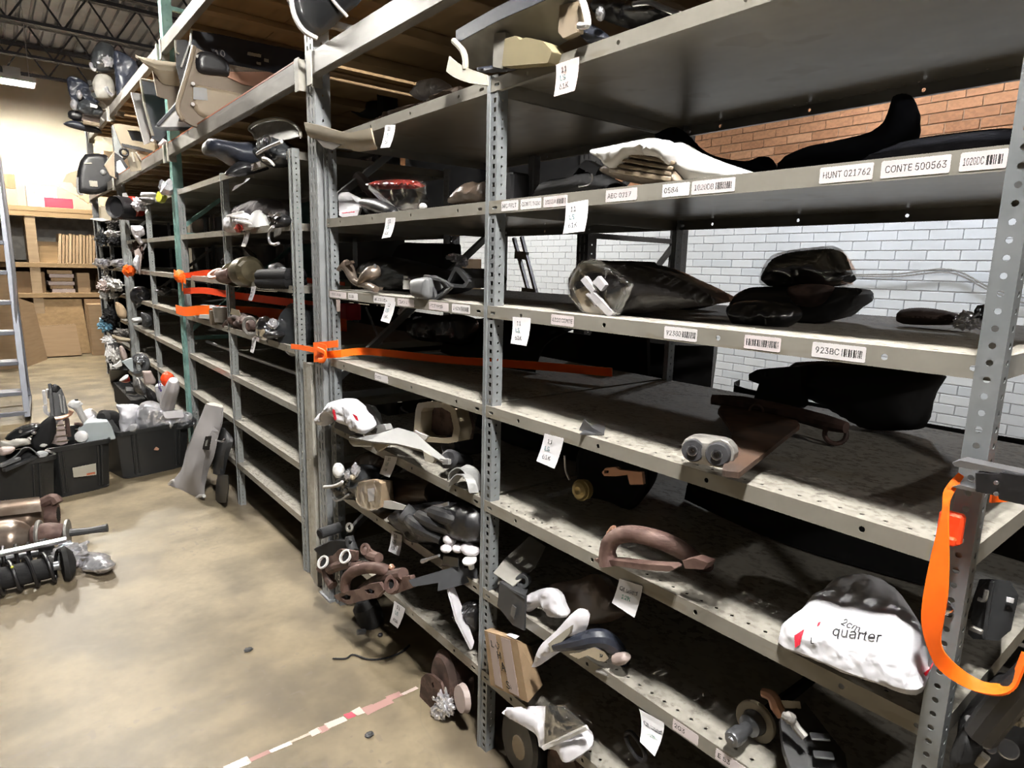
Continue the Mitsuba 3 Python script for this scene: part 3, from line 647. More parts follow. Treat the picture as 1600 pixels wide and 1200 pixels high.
SO('bagged_trim', 'dark brown bagged trim tapering away behind the film wrapped console', 'bagged car part', puff([(1.347,-0.5,1.626),(1.272,-0.5,1.631),(1.174,-0.5,1.598),(1.107,-0.5,1.561),(1.084,-0.5,1.525),(1.188,-0.5,1.501),(1.313,-0.5,1.522)], .05, .1, .05, wr=.006, fq=12), 'bag_dark')
t = TH('bagged_module', 'black bagged module stacked on a black tray against the white brick', 'bagged car part')
PT(t, 'module', puff([(0.867,-0.4,1.585),(0.868,-0.4,1.638),(0.831,-0.4,1.666),(0.731,-0.4,1.677),(0.709,-0.4,1.672),(0.694,-0.4,1.643),(0.683,-0.4,1.593)], .05, .12, .05), 'black_matte')
PT(t, 'film', puff([(0.861,-0.38,1.58),(0.864,-0.38,1.644),(0.828,-0.38,1.67),(0.719,-0.38,1.683),(0.704,-0.38,1.677),(0.677,-0.38,1.642),(0.663,-0.38,1.625),(0.678,-0.38,1.608),(0.67,-0.38,1.588)], .055, .14, .06, wr=.01, fq=18, seed=4), 'film_clear')
PT(t, 'roll', puff([(0.775,-0.34,1.588),(0.685,-0.34,1.593),(0.68,-0.34,1.564),(0.705,-0.34,1.542),(0.751,-0.34,1.545)], .05, .08, .04), 'rust_dark', 'brown rounded part')
PT(t, 'tray', puff([(0.945,-0.36,1.544),(0.907,-0.36,1.575),(0.845,-0.36,1.584),(0.631,-0.36,1.589),(0.638,-0.36,1.566),(0.64,-0.36,1.549),(0.663,-0.36,1.53),(0.693,-0.36,1.507),(0.835,-0.36,1.489),(0.925,-0.36,1.498)], .03, .2, .05), 'black_plastic')
SO('black_bag', 'small glossy black plastic bag at the foot of the black tray', 'bag', puff([(0.846,-0.2,1.539),(0.801,-0.2,1.554),(0.698,-0.2,1.554),(0.675,-0.2,1.53),(0.687,-0.2,1.51),(0.725,-0.2,1.493),(0.804,-0.2,1.489),(0.833,-0.2,1.507)], .05, .05, .05, wr=.015, fq=24, seed=6), 'bag_black')
t = TH('wrapped_pad', 'brown leaf shaped pad with a crinkled film end near the right post', 'pad')
PT(t, 'pad', puff([(0.593,-0.5,1.528),(0.585,-0.5,1.541),(0.546,-0.5,1.548),(0.494,-0.5,1.544),(0.454,-0.5,1.531),(0.448,-0.5,1.522),(0.49,-0.5,1.513),(0.581,-0.5,1.508)], .04, .05, .03, wr=.004, fq=14), 'fabric_brown')
PT(t, 'film_end', blob((0.438,-0.46,1.527), (.035, .02, .02), .5, 2.5, 3), 'foil', 'crinkled film end')
SO('hinge_bracket', 'small black bracket with two holes beside the brown pad at the right post', 'bracket', slab([(0.428,-0.45,1.531),(0.431,-0.45,1.55),(0.427,-0.45,1.561),(0.419,-0.45,1.563),(0.411,-0.45,1.553),(0.402,-0.45,1.554),(0.4,-0.45,1.533)], .02, holes=[[(0.427,-0.45,1.555),(0.42,-0.45,1.555),(0.42,-0.45,1.55),(0.426,-0.45,1.549)],[(0.426,-0.45,1.544),(0.417,-0.45,1.545),(0.416,-0.45,1.539),(0.425,-0.45,1.539)]]), 'black_plastic')
paper_tag([(1.404,0.004,1.478),(1.325,0.004,1.481),(1.322,0.004,1.405),(1.395,0.004,1.404)], L11, 'narrow paper tag on the third shelf beside the mid post')
# --- fourth shelf down
t = TH('control_arm', 'rusty suspension arm with twin rubber bushings resting on the front lip of the fourth shelf', 'control arm')
ax_ = (-.35, .9, .12); cA, cB = V((0.749,0.04,1.251)), V((0.689,0.045,1.258))
PT(t, 'knuckle', hull(np.vstack([ICO[2].vertices * .004 + c + unit(ax_) * s + V(o) for c in (cA, cB) for s in (-.055, -.016) for o in [tuple(.026 * (math.cos(a) * frame(ax_)[1] + math.sin(a) * frame(ax_)[2])) for a in np.linspace(0, 6.28, 14)]])), 'cast_alu')
for c in (cA, cB):
    b = PT(t, 'bushing', ring(c - unit(ax_) * .03, ax_, .0235, .009, .040), 'rubber_grey', 'dark rubber bushing')
    PT(b, 'sleeve', ring(c - unit(ax_) * .03, ax_, .0105, .006, .046), 'chrome')
PT(t, 'plate', slab([(0.646,0.095,1.245),(0.62,0.078,1.245),(0.745,-0.397,1.245),(0.852,-0.553,1.245),(1.046,-0.541,1.245),(0.966,-0.376,1.245),(0.811,-0.206,1.245)], .012, (0, 0, 1), .006), 'rust_orange')
PT(t, 'arm', tube([(1.031,-0.441,1.255),(0.95,-0.47,1.255),(0.817,-0.468,1.255),(0.702,-0.438,1.255),(0.647,-0.428,1.255)], [.014, .02, .02, .02, .014], 10), 'rust_dark')
PT(t, 'end_ring', torus((0.677,-0.444,1.23), (-.3, .8, .3), .024, .006), 'rust_dark')
PT(t, 'eye', torus((0.892,-0.446,1.245), (-.3, .8, .3), .018, .004), 'rust')
t = TH('clip_bracket', 'small silver folded bracket lying alone on the fourth shelf', 'bracket')
PT(t, 'upright_leg', slab([(1.144,-0.02,1.2),(1.129,-0.02,1.232),(1.098,-0.02,1.216),(1.06,-0.02,1.209),(1.141,-0.02,1.19)], .004), 'steel_dark', smooth=False)
PT(t, 'foot', slab([(1.107,0.014,1.204),(1.072,-0.038,1.204),(1.151,-0.13,1.204),(1.152,-0.076,1.204)], .004, (0, 0, 1)), 'steel_dark', smooth=False)
t = TH('canister', 'big black rounded tank hanging dark between the third and fourth shelves', 'tank')
PT(t, 'tank', puff([(0.926,-0.7,1.358),(0.571,-0.7,1.384),(0.561,-0.7,1.316),(0.567,-0.7,1.264),(0.572,-0.7,1.229),(0.692,-0.7,1.2),(0.744,-0.7,1.211),(0.823,-0.7,1.242),(0.906,-0.7,1.271)], .08, .14, .08), 'black_matte')
PT(t, 'bracket', slab([(1.015,-0.6,1.317),(0.991,-0.6,1.334),(0.861,-0.6,1.363),(0.845,-0.6,1.25),(0.855,-0.6,1.239),(0.991,-0.6,1.248),(0.979,-0.6,1.293),(1.013,-0.6,1.299)], .04, holes=[[(0.983,-0.6,1.331),(0.975,-0.6,1.332),(0.973,-0.6,1.317),(0.981,-0.6,1.316)],[(0.962,-0.6,1.332),(0.954,-0.6,1.333),(0.953,-0.6,1.318),(0.961,-0.6,1.317)]]), 'black_matte')
SO('leaning_panel', 'black flat panel leaning at the back edge behind the fourth shelf', 'panel', slab([(2.18,-1,0.057),(2.173,-1,1.145),(2.019,-1,1.389),(1.742,-1,1.416),(1.715,-1,1.166),(1.638,-1,0.19)], .02), 'black_matte')
paper_tag([(1.252,0.004,1.17),(1.176,0.004,1.173),(1.191,0.004,1.088),(1.269,0.004,1.089)], L11, 'white paper tag reading 11 LS 61K hanging below the fourth shelf')
# --- fifth shelf down
t = TH('bell_housing', 'dark bell shaped gearbox housing with a brass cap deep on the fifth shelf', 'gearbox housing')
c = V((1.306,-0.25,0.981)); PT(t, 'housing', lathe(c - V((0, .2, 0)), (-.12, 1, .1), [(0, 0), (.09, 0), (.11, .05), (.135, .12), (.135, .14), (.12, .145), (.10, .13), (0, .12)], 28), 'black_matte')
c = V((1.244,-0.14,0.979)); PT(t, 'cap', merge(lathe(c, (-.12, 1, .1), [(0, .012), (.012, .016), (.024, .012), (.03, .002), (.03, -.02)], 20), torus(c, (-.12, 1, .1), .028, .004)), 'brass', 'brass cap')
PT(t, 'cable', tube([(1.298,-0.12,1.074),(1.291,-0.12,1.031),(1.273,-0.12,1.006)], .003, 6), 'steel')
PT(t, 'mount', slab([(1.13,-0.1,1.072),(1.117,-0.1,1.088),(1.081,-0.1,1.1),(1.067,-0.1,1.096),(0.993,-0.1,1.11),(0.986,-0.1,1.079),(1.03,-0.1,1.066),(1.04,-0.1,1.09),(1.079,-0.1,1.075),(1.12,-0.1,1.064)], .01, r=.002, holes=[[(1.121,-0.1,1.08),(1.105,-0.1,1.084),(1.105,-0.1,1.076),(1.121,-0.1,1.071)]]), 'copper', 'coppery mounting ear')
t = TH('exhaust_manifold', 'brown cast exhaust manifold with one thick curved pipe on the fifth shelf edge', 'exhaust manifold')
PT(t, 'pipe', tube([(0.971,0.03,0.904),(0.979,0.03,0.934),(0.967,0.028,0.97),(0.925,0.02,0.998),(0.859,0,1.004),(0.821,-0.04,0.982),(0.807,-0.1,0.938),(0.82,-0.16,0.906)], [.026, .021, .02, .0205, .022, .022, .018, .015], 14), 'rust')
PT(t, 'flange', merge(slab([(1.015,0.045,0.906),(0.942,0.045,0.93),(0.847,0.045,0.958),(0.781,0.045,0.981),(0.769,0.045,0.978),(0.785,0.045,0.966),(0.864,0.045,0.938),(0.993,0.045,0.903)], .03, r=.002), slab([(0.77,0.02,0.99),(0.74,0.02,1.008),(0.707,0.02,1.01),(0.715,0.02,0.992),(0.762,0.02,0.975)], .03)), 'rust')
PT(t, 'stub', tube([(0.973,0.025,0.964),(0.981,0.025,0.976),(0.975,0.025,0.991),(0.965,0.025,0.998)], [.008, .008, .007, .009], 8), 'copper', 'coppery stub')
t = TH('mailer_bag', 'white bubble mailer with red stripes and handwriting sagging over the fifth shelf lip', 'mailer bag')
bag = puff([(0.55,0.01,0.916),(0.545,-0.06,0.931),(0.538,-0.15,0.944),(0.504,-0.22,0.956),(0.432,-0.22,0.98),(0.366,-0.14,0.997),(0.309,-0.04,0.999),(0.291,0.02,0.986),(0.287,0.05,0.969),(0.308,0.06,0.955),(0.375,0.05,0.927),(0.428,0.04,0.923),(0.486,0.03,0.931)], .055, .03, .06, (-.1, .85, .5), wr=.011, fq=15, seed=9, sm=3, res=.010)
PT(t, 'bag', bag, 'mailer'); nb = (-.1, .85, .5)
def strip_on(pts, mesh, n, m, par, name='stripe', sub=.006):
    q = trimesh.Trimesh(*trimesh.remesh.subdivide_to_size((s := slab(pts, .0006, n)).vertices, s.faces, sub * 3), process=False); return PT(par, name, drape(q, mesh, n), m)
strip_on([(0.506,0.05,0.958),(0.491,0.05,0.98),(0.492,0.05,0.946),(0.501,0.05,0.934)], bag, nb, 'red_plain', t)
strip_on([(0.471,0.05,1.005),(0.467,0.05,1.01),(0.467,0.05,1),(0.47,0.05,0.996)], bag, nb, 'red_plain', t)
strip_on([(0.291,0.05,0.998),(0.283,0.05,1.025),(0.282,0.05,1.019),(0.287,0.05,0.994)], bag, nb, 'red_plain', t)
PT(t, 'writing', merge(write('2cm..', .013, (0.433,0.06,1.027), (0.398,0.06,1.025), nb, bag), write('quarter', .018, (0.438,0.06,0.998), (0.376,0.06,1.017), nb, bag), write('L', .011, (0.471,0.06,0.963), (0.458,0.06,0.968), nb, bag)), 'black_plastic', 'handwritten black lettering')
paper_tag([(0.958,0.004,0.864),(0.886,0.004,0.875),(0.892,0.004,0.795),(0.968,0.004,0.798)], [('Qt used', INK, .42, .17, .12), ('12K', GREEN, .70, .17, .30)], 'white paper tag with black and green writing below the fifth shelf')
# --- sixth shelf down
t = TH('folded_bracket', 'dark folded sheet bracket leaning out of the sixth shelf at the mid post', 'bracket')
PT(t, 'face', slab([(1.416,0.02,0.66),(1.294,0.02,0.672),(1.295,0.02,0.562),(1.349,0.02,0.553),(1.426,0.02,0.582)], .006), 'charcoal')
PT(t, 'top', slab([(1.416,0.02,0.66),(1.294,0.02,0.672),(1.395,-0.08,0.624),(1.486,-0.08,0.635)], .004, (0, .3, 1)), 'charcoal')
PT(t, 'tab', slab([(1.352,0.028,0.59),(1.345,0.028,0.625),(1.326,0.028,0.623),(1.334,0.028,0.582)], .003), 'steel_dark')
PT(t, 'hole_boss', ring((1.392,-0.06,0.66), (-.5, .8, .2), .022, .012, .03), 'charcoal')
SO('splash_shield', 'grey sheet metal shield slanting up behind the folded bracket', 'shield', slab([(1.471,0,0.66),(1.484,-0.05,0.698),(1.488,-0.16,0.742),(1.412,-0.16,0.739),(1.384,-0.1,0.688),(1.381,0,0.668)], .004, (0, .8, .5)), 'trim_back')
t = TH('bagged_pillar_trim', 'white pillar trim in clear bag with dark dotted light on its back part, sixth shelf', 'bagged trim')
PT(t, 'trim', puff([(1.337,-0.02,0.639),(1.245,-0.02,0.708),(1.199,-0.02,0.712),(1.177,-0.02,0.687),(1.157,-0.02,0.661),(1.19,-0.02,0.638),(1.232,-0.02,0.625),(1.267,-0.02,0.642),(1.323,-0.02,0.595)], .02, .03, .03, wr=.006, fq=30), 'bubble')
PT(t, 'back_part', puff([(1.331,-0.1,0.646),(1.209,-0.1,0.723),(1.123,-0.1,0.775),(1.055,-0.1,0.733),(1.004,-0.1,0.717),(1.101,-0.1,0.636),(1.239,-0.1,0.586)], .03, .05, .05), 'bag_brown', 'brown back part')
t = TH('bagged_handle', 'clear plastic bag with a white handle poking out of the sixth shelf', 'bagged car part')
PT(t, 'bag', puff([(1.233,0.03,0.479),(1.217,0.03,0.551),(1.151,0.03,0.635),(1.086,0.03,0.723),(1.05,0.03,0.749),(1.028,0.03,0.729),(1.058,0.03,0.656),(1.138,0.03,0.576)], .025, .02, .03, wr=.01, fq=34, seed=2), 'bubble')
PT(t, 'handle', slab([(1.146,0.062,0.612),(1.062,0.062,0.706),(1.065,0.062,0.683),(1.13,0.062,0.593)], .01), 'trim_cream')
t = TH('seat_hinge_arm', 'dark curved arm with a bright chrome plate over the sixth shelf lip', 'hinge arm')
PT(t, 'arm', tube([(1.128,0.05,0.609),(1.057,0.045,0.655),(1.003,0.02,0.686),(0.987,-0.02,0.659),(0.978,-0.06,0.599)], [.014, .02, .024, .024, .016], 10), 'navy_plastic')
PT(t, 'plate', slab([(1.069,0.06,0.621),(1.03,0.06,0.645),(0.98,0.06,0.687),(0.946,0.06,0.693),(0.93,0.06,0.684),(0.944,0.06,0.666),(0.965,0.06,0.658),(1,0.06,0.654),(1.031,0.06,0.627)], .004, r=.001, holes=[[(0.96,0.06,0.679),(0.949,0.06,0.684),(0.949,0.06,0.676),(0.959,0.06,0.67)]]), 'chrome', 'bright chrome plate')
PT(t, 'tip', puff([(0.976,-0.01,0.642),(0.941,-0.01,0.665),(0.925,-0.01,0.652),(0.945,-0.01,0.627),(0.97,-0.01,0.62)], .015, .02, .015), 'pink_beige')
SO('steel_clip', 'tiny bright sheet clip with a square hole lying on the sixth shelf lip', 'clip', slab([(1.012,0.015,0.585),(1.02,-0.03,0.585),(0.991,-0.041,0.585),(0.98,0.006,0.585)], .003, (0, 0, 1), holes=[[(1.01,-0.011,0.585),(1.005,-0.022,0.585),(0.998,-0.013,0.585),(1.002,-0.003,0.585)]]), 'cast_alu', smooth=False)
t = TH('drive_shaft_end', 'steel drive shaft joint with a cream dust ring on the sixth shelf', 'drive shaft')
d_ = V((0.625,-0.16,0.629)) - V((0.622,0.015,0.636)); p_ = V((0.622,0.015,0.636))
PT(t, 'joint', lathe(p_, d_, [(0, 0), (.006, 0), (.008, .004), (.015, .006), (.0185, .012), (.0185, .04), (.014, .048), (.0135, .07), (.024, .078), (.028, .1), (.025, .13), (0, .14)], 24), 'steel_dark')
PT(t, 'dust_ring', ring(p_ + unit(d_) * .10, d_, .046, .029, .012), 'tan_light', 'cream dust ring')
PT(t, 'shaft', lathe(p_ + unit(d_) * .13, d_, [(.02, 0), (.014, .03), (.012, .3), (0, .3)], 14), 'black_matte')
t = TH('grille_frame', 'large black louvred frame with an alloy latch leaning on the sixth shelf', 'grille')
PT(t, 'frame', slab([(0.535,-0.02,0.746),(0.529,-0.1,0.716),(0.424,-0.06,0.699),(0.366,0.02,0.701),(0.473,0.04,0.633),(0.505,0.02,0.713)], .02, (.1, .9, .3)), 'black_plastic')
for k in range(4): PT(t, 'louvre', bar(V((0.467,0,0.742)) + V((-.012 * k, .006 * k, -.028 * k)), V((0.44,-0.02,0.747)) + V((-.014 * k, .006 * k, -.028 * k)), .02, .005), 'charcoal')
PT(t, 'latch', merge(tube([(0.518,0.01,0.76),(0.502,0.01,0.761),(0.488,0.01,0.75),(0.472,0.01,0.741)], .008, 8), blob((0.503,0.015,0.766), (.014, .012, .012), .2)), 'cast_alu', 'alloy latch')
t = TH('wiring_connector', 'tan bracket with a pale block under the fifth shelf near the right post', 'bracket')
PT(t, 'bracket', tube([(0.609,-0.08,0.717),(0.588,-0.08,0.72),(0.575,-0.08,0.703),(0.562,-0.08,0.687)], [.01, .012, .014, .01], 8), 'copper')
PT(t, 'block', hull([(0.564,-0.07,0.73),(0.524,-0.07,0.751),(0.52,-0.07,0.736),(0.554,-0.07,0.718)] + [(0.582,-0.11,0.701),(0.541,-0.11,0.722),(0.537,-0.11,0.707),(0.572,-0.11,0.688)]), 'tan_light')
paper_tag([(0.87,0.006,0.556),(0.795,0.006,0.565),(0.787,0.006,0.501),(0.839,0.006,0.501)], [('Qt used', INK, .45, .18, .15), ('-12K-', GREEN, .68, .12, .3)], 'curled paper tag with handwriting below the sixth shelf', curl=.03)
# --- lowest shelf
t = TH('cardboard_box', 'tilted tan cardboard box with black marker writing beside the mid post on the lowest shelf', 'box')
PT(t, 'carton', hull([(1.437,0.06,0.507),(1.267,0.07,0.563),(1.217,0.065,0.391),(1.415,0.05,0.327),(1.354,-0.06,0.449),(1.292,-0.06,0.35),(1.543,-0.1,0.25),(1.558,-0.08,0.412)]), 'cardboard', smooth=False)
fa, fb, fc, fd = [V(p) for p in [(1.437,0.06,0.507),(1.267,0.07,0.563),(1.217,0.065,0.391),(1.415,0.05,0.327)]]
Q = lambda u, v, o=.0015: (fa * (1 - u) + fb * u) * (1 - v) + (fd * (1 - u) + fc * u) * v + V((0, o, 0))
PT(t, 'label', merge(slab([Q(.12, .02), Q(.36, .02), Q(.36, .96), Q(.16, .94)], .001), slab([Q(.52, .02), Q(.8, .03), Q(.8, .97), Q(.55, .95)], .001)), 'pink_beige', 'pale label strips')
PT(t, 'writing', merge(write('A', .026, Q(.42, .62, .003), Q(.62, .62, .003), (0, 1, 0)), write('SP', .022, Q(.5, .9, .003), Q(.75, .9, .003), (0, 1, 0)), write('H', .022, Q(.35, .42, .003), Q(.5, .42, .003), (0, 1, 0)), write('L O', .02, Q(.2, .25, .003), Q(.6, .26, .003), (0, 1, 0))), 'black_plastic', 'black marker lettering')
PT(t, 'flap_label', slab([(1.335,0.055,0.541),(1.275,0.068,0.564),(1.338,0,0.515),(1.381,0,0.506)], .001, (0, .3, 1)), 'paper', 'white corner label')
t = TH('wrapped_mirror', 'bubble wrapped mirror with dark glass and a white edge, hanging off the lowest shelf', 'wrapped mirror')
PT(t, 'wrap', puff([(1.316,0.06,0.276),(1.273,0.04,0.326),(1.198,0.02,0.384),(1.158,0,0.355),(1.05,0,0.391),(1.014,0.01,0.389),(1.005,0.03,0.366),(1.036,0.07,0.315),(1.06,0.08,0.323),(1.091,0.085,0.344),(1.137,0.09,0.312),(1.177,0.08,0.333)], .03, .03, .03, (-.1, .9, .3), wr=.009, fq=34, seed=5, sm=3), 'bubble')
PT(t, 'glass', slab([(1.134,0.072,0.434),(1.081,0.058,0.458),(1.011,0.045,0.44),(1.106,0.1,0.345)], .006, (-.1, .9, .3)), 'smoke_glass', 'dark mirror glass')
PT(t, 'film', puff([(1.128,0.085,0.446),(1.065,0.07,0.479),(0.99,0.058,0.46),(1.098,0.112,0.349)], .012, .0, .03, (-.1, .9, .3), wr=.012, fq=30, sm=1), 'film_clear')
PT(t, 'edge_strip', bar((1.103,0.107,0.341), (0.997,0.05,0.446), .010, .012), 'trim_white', 'white edge strip')
t = TH('seal_ring', 'dark oval rubber seal standing on the lowest shelf', 'seal')
PT(t, 'ring', tube(spline([(0.951,-0.05,0.404),(0.936,-0.05,0.421),(0.908,-0.05,0.413),(0.885,-0.05,0.391),(0.888,-0.05,0.37),(0.908,-0.05,0.364),(0.936,-0.05,0.379)], 4, True), .006, 8, 1), 'rubber_grey')
t = TH('wheel_hub', 'black brake drum with a tan face lying on the floor under the mid post', 'brake drum')
c = V((1.35,0,0.112)); PT(t, 'drum', lathe(c - V((0, .12, 0)), (.12, 1, .1), [(0, 0), (.1, 0), (.105, .09), (.09, .1), (.04, .1), (0, .1)], 28), 'black_plastic')
PT(t, 'face', lathe(c - V((0, .022, 0)), (.12, 1, .1), [(0, .006), (.034, .006), (.04, 0)], 20), 'tan_plastic', 'tan face')
t = TH('brake_drum', 'dark round brake drum on the floor below the wrapped mirror', 'brake drum')
c = V((1.145,-0.02,0.128)); PT(t, 'drum', lathe(c - V((0, .12, 0)), (.1, 1, .1), [(0, 0), (.09, 0), (.095, .1), (.08, .11), (0, .11)], 26), 'rust_dark')
# --- orange strap with ratchet on the end post
t = TH('ratchet_strap', 'orange strap buckled with a black ratchet round the right end post, tail looping down', 'ratchet strap')
PT(t, 'tail', loft([[(0.289,0.03,1.326),(0.3,0.045,1.298),(0.296,0.05,1.265),(0.3,0.055,1.194),(0.301,0.06,1.129),(0.298,0.06,1.085),(0.285,0.06,1.048),(0.266,0.06,1.021),(0.227,0.07,1.016),(0.191,0.08,1.029),(0.172,0.08,1.049),(0.166,0.08,1.08),(0.163,0.08,1.102)],
    [(0.281,0.03,1.322),(0.288,0.045,1.291),(0.287,0.055,1.269),(0.274,0.065,1.195),(0.268,0.07,1.147),(0.268,0.07,1.105),(0.267,0.065,1.063),(0.248,0.06,1.041),(0.215,0.06,1.031),(0.193,0.06,1.037),(0.18,0.06,1.047),(0.176,0.06,1.077),(0.173,0.06,1.1)]], .003, 5), 'orange_web')
PT(t, 'fold', merge(bx(.272, .305, .018, .035, 1.212, 1.262, .004), bx(.276, .303, .03, .042, 1.212, 1.226, .003)), 'orange_web_b', 'red orange folded webbing')
PT(t, 'wrap', band([(.25, .006, 1.30), (.22, -.08, 1.298), (.2, -.25, 1.296), (.2, -.5, 1.295)], .03), 'orange_web')
PT(t, 'buckle_plate', merge(slab([(0.295,0.045,1.343),(0.285,0.045,1.349),(0.261,0.045,1.349),(0.209,0.045,1.349),(0.208,0.045,1.344),(0.26,0.045,1.34),(0.291,0.045,1.338)], .03), slab([(0.291,0.045,1.306),(0.281,0.045,1.312),(0.256,0.045,1.311),(0.254,0.045,1.307),(0.28,0.045,1.306)], .03)), 'steel', 'steel buckle plate')
PT(t, 'ratchet', merge(slab([(0.263,0.05,1.336),(0.235,0.05,1.342),(0.232,0.05,1.31),(0.259,0.05,1.309)], .03), slab([(0.235,0.055,1.346),(0.199,0.055,1.348),(0.192,0.055,1.308),(0.23,0.055,1.307)], .03, r=.003)), 'black_plastic', 'black ratchet handle')
PT(t, 'rivet', merge(disc((0.235,0.056,1.331), (0, 1, 0), .003, .004), disc((0.233,0.056,1.315), (0, 1, 0), .003, .004)), 'chrome')
SO('post_bolt', 'shiny carriage bolt head in the right end post', 'bolt', lathe((0.282,0.006,1.097), (0, 1, 0), [(.011, 0), (.010, .004), (.006, .0075), (0, .009)], 16), 'chrome')
# --- behind the end post
t = TH('control_module', 'black plastic module with a small white label beyond the right end post', 'control module')
PT(t, 'case', hull([(0.3,-0.22,0.96),(0.299,-0.22,1.045),(0.283,-0.22,1.078),(0.253,-0.22,1.087),(0.237,-0.22,1.066),(0.239,-0.22,0.997),(0.254,-0.22,0.969),(0.291,-0.22,0.954)] + [(0.35,-0.42,0.906),(0.34,-0.42,0.992),(0.287,-0.42,1.007),(0.287,-0.42,0.922)]), 'charcoal', smooth=False)
PT(t, 'label', slab([(0.252,-0.212,1.059),(0.241,-0.212,1.06),(0.241,-0.212,1.051),(0.251,-0.212,1.05)], .002), 'paper', 'small white label')
PT(t, 'fin', slab([(0.277,-0.2,1.082),(0.271,-0.2,1.082),(0.269,-0.2,0.973),(0.274,-0.2,0.973)], .008), 'charcoal')
PT(t, 'bracket', merge(tube([(0.285,-0.18,1.051),(0.276,-0.18,1.053),(0.275,-0.18,1.072)], .004, 6), bar((0.292,-0.18,0.993), (0.27,-0.18,0.992), .008, .01), blob((0.297,-0.18,0.996), (.01, .01, .012), .3)), 'cast_alu', 'bright latch bracket')
t = TH('engine_block', 'greasy dark engine assembly with bright bolts at the lower right corner', 'engine')
PT(t, 'block', merge(hull([(0.245,-0.02,0.818),(0.246,-0.02,0.901),(0.217,-0.02,0.971),(0.176,-0.02,1.001),(0.124,-0.02,0.849),(0.239,-0.02,0.699)] + [(0.311,-0.3,0.769),(0.26,-0.3,0.869),(0.187,-0.3,0.897),(0.198,-0.3,0.701)]), puff([(0.241,0.02,0.848),(0.237,0.02,0.915),(0.216,0.02,0.951),(0.195,0.02,0.915),(0.211,0.02,0.852)], .05, .05, .04, wr=.02, fq=14)), 'black_matte')
PT(t, 'stand', bx(.10, .24, -.35, -.06, 0, .33), 'black_matte')
for k, (a, b) in enumerate([((0.217,0,0.945), .009), ((0.205,0.02,0.937), .010), ((0.203,0.03,0.924), .012), ((0.177,0.02,0.921), .014), ((0.195,0.03,0.915), .007), ((0.223,0.05,0.915), .007), ((0.232,0,0.927), .006)]):
    PT(t, 'bolt', disc(a, (-.3, .8, .5), b, .012), 'steel')
PT(t, 'plug', blob((0.172,0.02,0.98), (.016, .016, .016), .3, 2, 3), 'tan_light', 'yellowish plug')
PT(t, 'hose', tube([(0.205,0.05,0.94),(0.186,0.05,0.999),(0.171,0.05,1.039),(0.145,0.05,1.099)], .022, 10), 'black_plastic', 'black hose')
PT(t, 'spark_plug', bar((0.202,0.05,0.892), (0.195,0.05,0.913), .014, .014), 'trim_cream')

# ================================================================== stock of the second unit
LR = [('11', INK, .24, .17, .3), ('LS', TEAL, .52, .17, .25), ('61K', INK, .82, .15, .25)]
# --- on top
t = TH('visor_panel', 'tan curved panel sticking out over the left end of the second unit top shelf', 'trim panel')
PT(t, 'panel', loft([[(2.786,0.05,2.204),(2.624,0.05,2.167),(2.382,0.05,2.106),(2.262,0.05,2.095),(2.17,0.05,2.091)],[(2.787,0.04,2.161),(2.618,0.04,2.123),(2.406,0.04,2.075),(2.285,0.04,2.055),(2.166,0.04,2.044)],[(2.832,0,2.152),(2.682,0,2.106),(2.465,0,2.064),(2.38,0,2.045),(2.221,0,2.034)]], .006), 'tan_light')
PT(t, 'inner_flap', slab([(2.784,0.03,2.167),(2.399,0.03,2.083),(2.55,0.03,2.066),(2.645,0.03,2.088)], .004), 'tan_dark')
t = TH('crumpled_wrapping', 'crumpled brown paper and plastic heaped on the second unit top shelf', 'wrapping')
PT(t, 'paper', puff([(2.537,-0.12,2.179),(2.451,-0.12,2.198),(2.267,-0.12,2.204),(2.195,-0.12,2.203),(2.126,-0.12,2.197),(1.976,-0.12,2.209),(1.897,-0.12,2.206),(1.851,-0.12,2.201),(1.858,-0.12,2.179),(1.976,-0.12,2.176),(2.195,-0.12,2.169),(2.397,-0.12,2.159)], .07, .05, .06, wr=.04, fq=16, seed=11, res=.02), 'bag_brown')
PT(t, 'film', puff([(2.309,-0.2,2.266),(2.275,-0.2,2.297),(2.181,-0.2,2.306),(2.102,-0.2,2.286),(2.046,-0.2,2.249),(2.058,-0.2,2.221),(2.214,-0.2,2.231)], .05, .05, .05, wr=.03, fq=18, seed=12), 'bubble', 'clouded clear film')
SO('black_upright_part', 'dark narrow part standing in the gloom under the plywood deck', 'car part', box((3.083,-0.5,2.459), (.05, .1, .34), rot((0, 1, 0), 6), .01), 'black_matte')
SO('black_bundle', 'low black bundle at the back of the second unit top shelf', 'bundle', puff([(3.553,-0.55,2.456),(3.469,-0.55,2.503),(3.322,-0.55,2.494),(3.199,-0.55,2.457),(3.186,-0.55,2.391),(3.363,-0.55,2.399)], .06, .1, .05), 'black_matte')
paper_tag([(2.152,0.004,2.104),(2.077,0.004,2.095),(2.092,0.004,2.02),(2.168,0.004,2.027)], LR, 'white paper tag under the top shelf of the second unit')
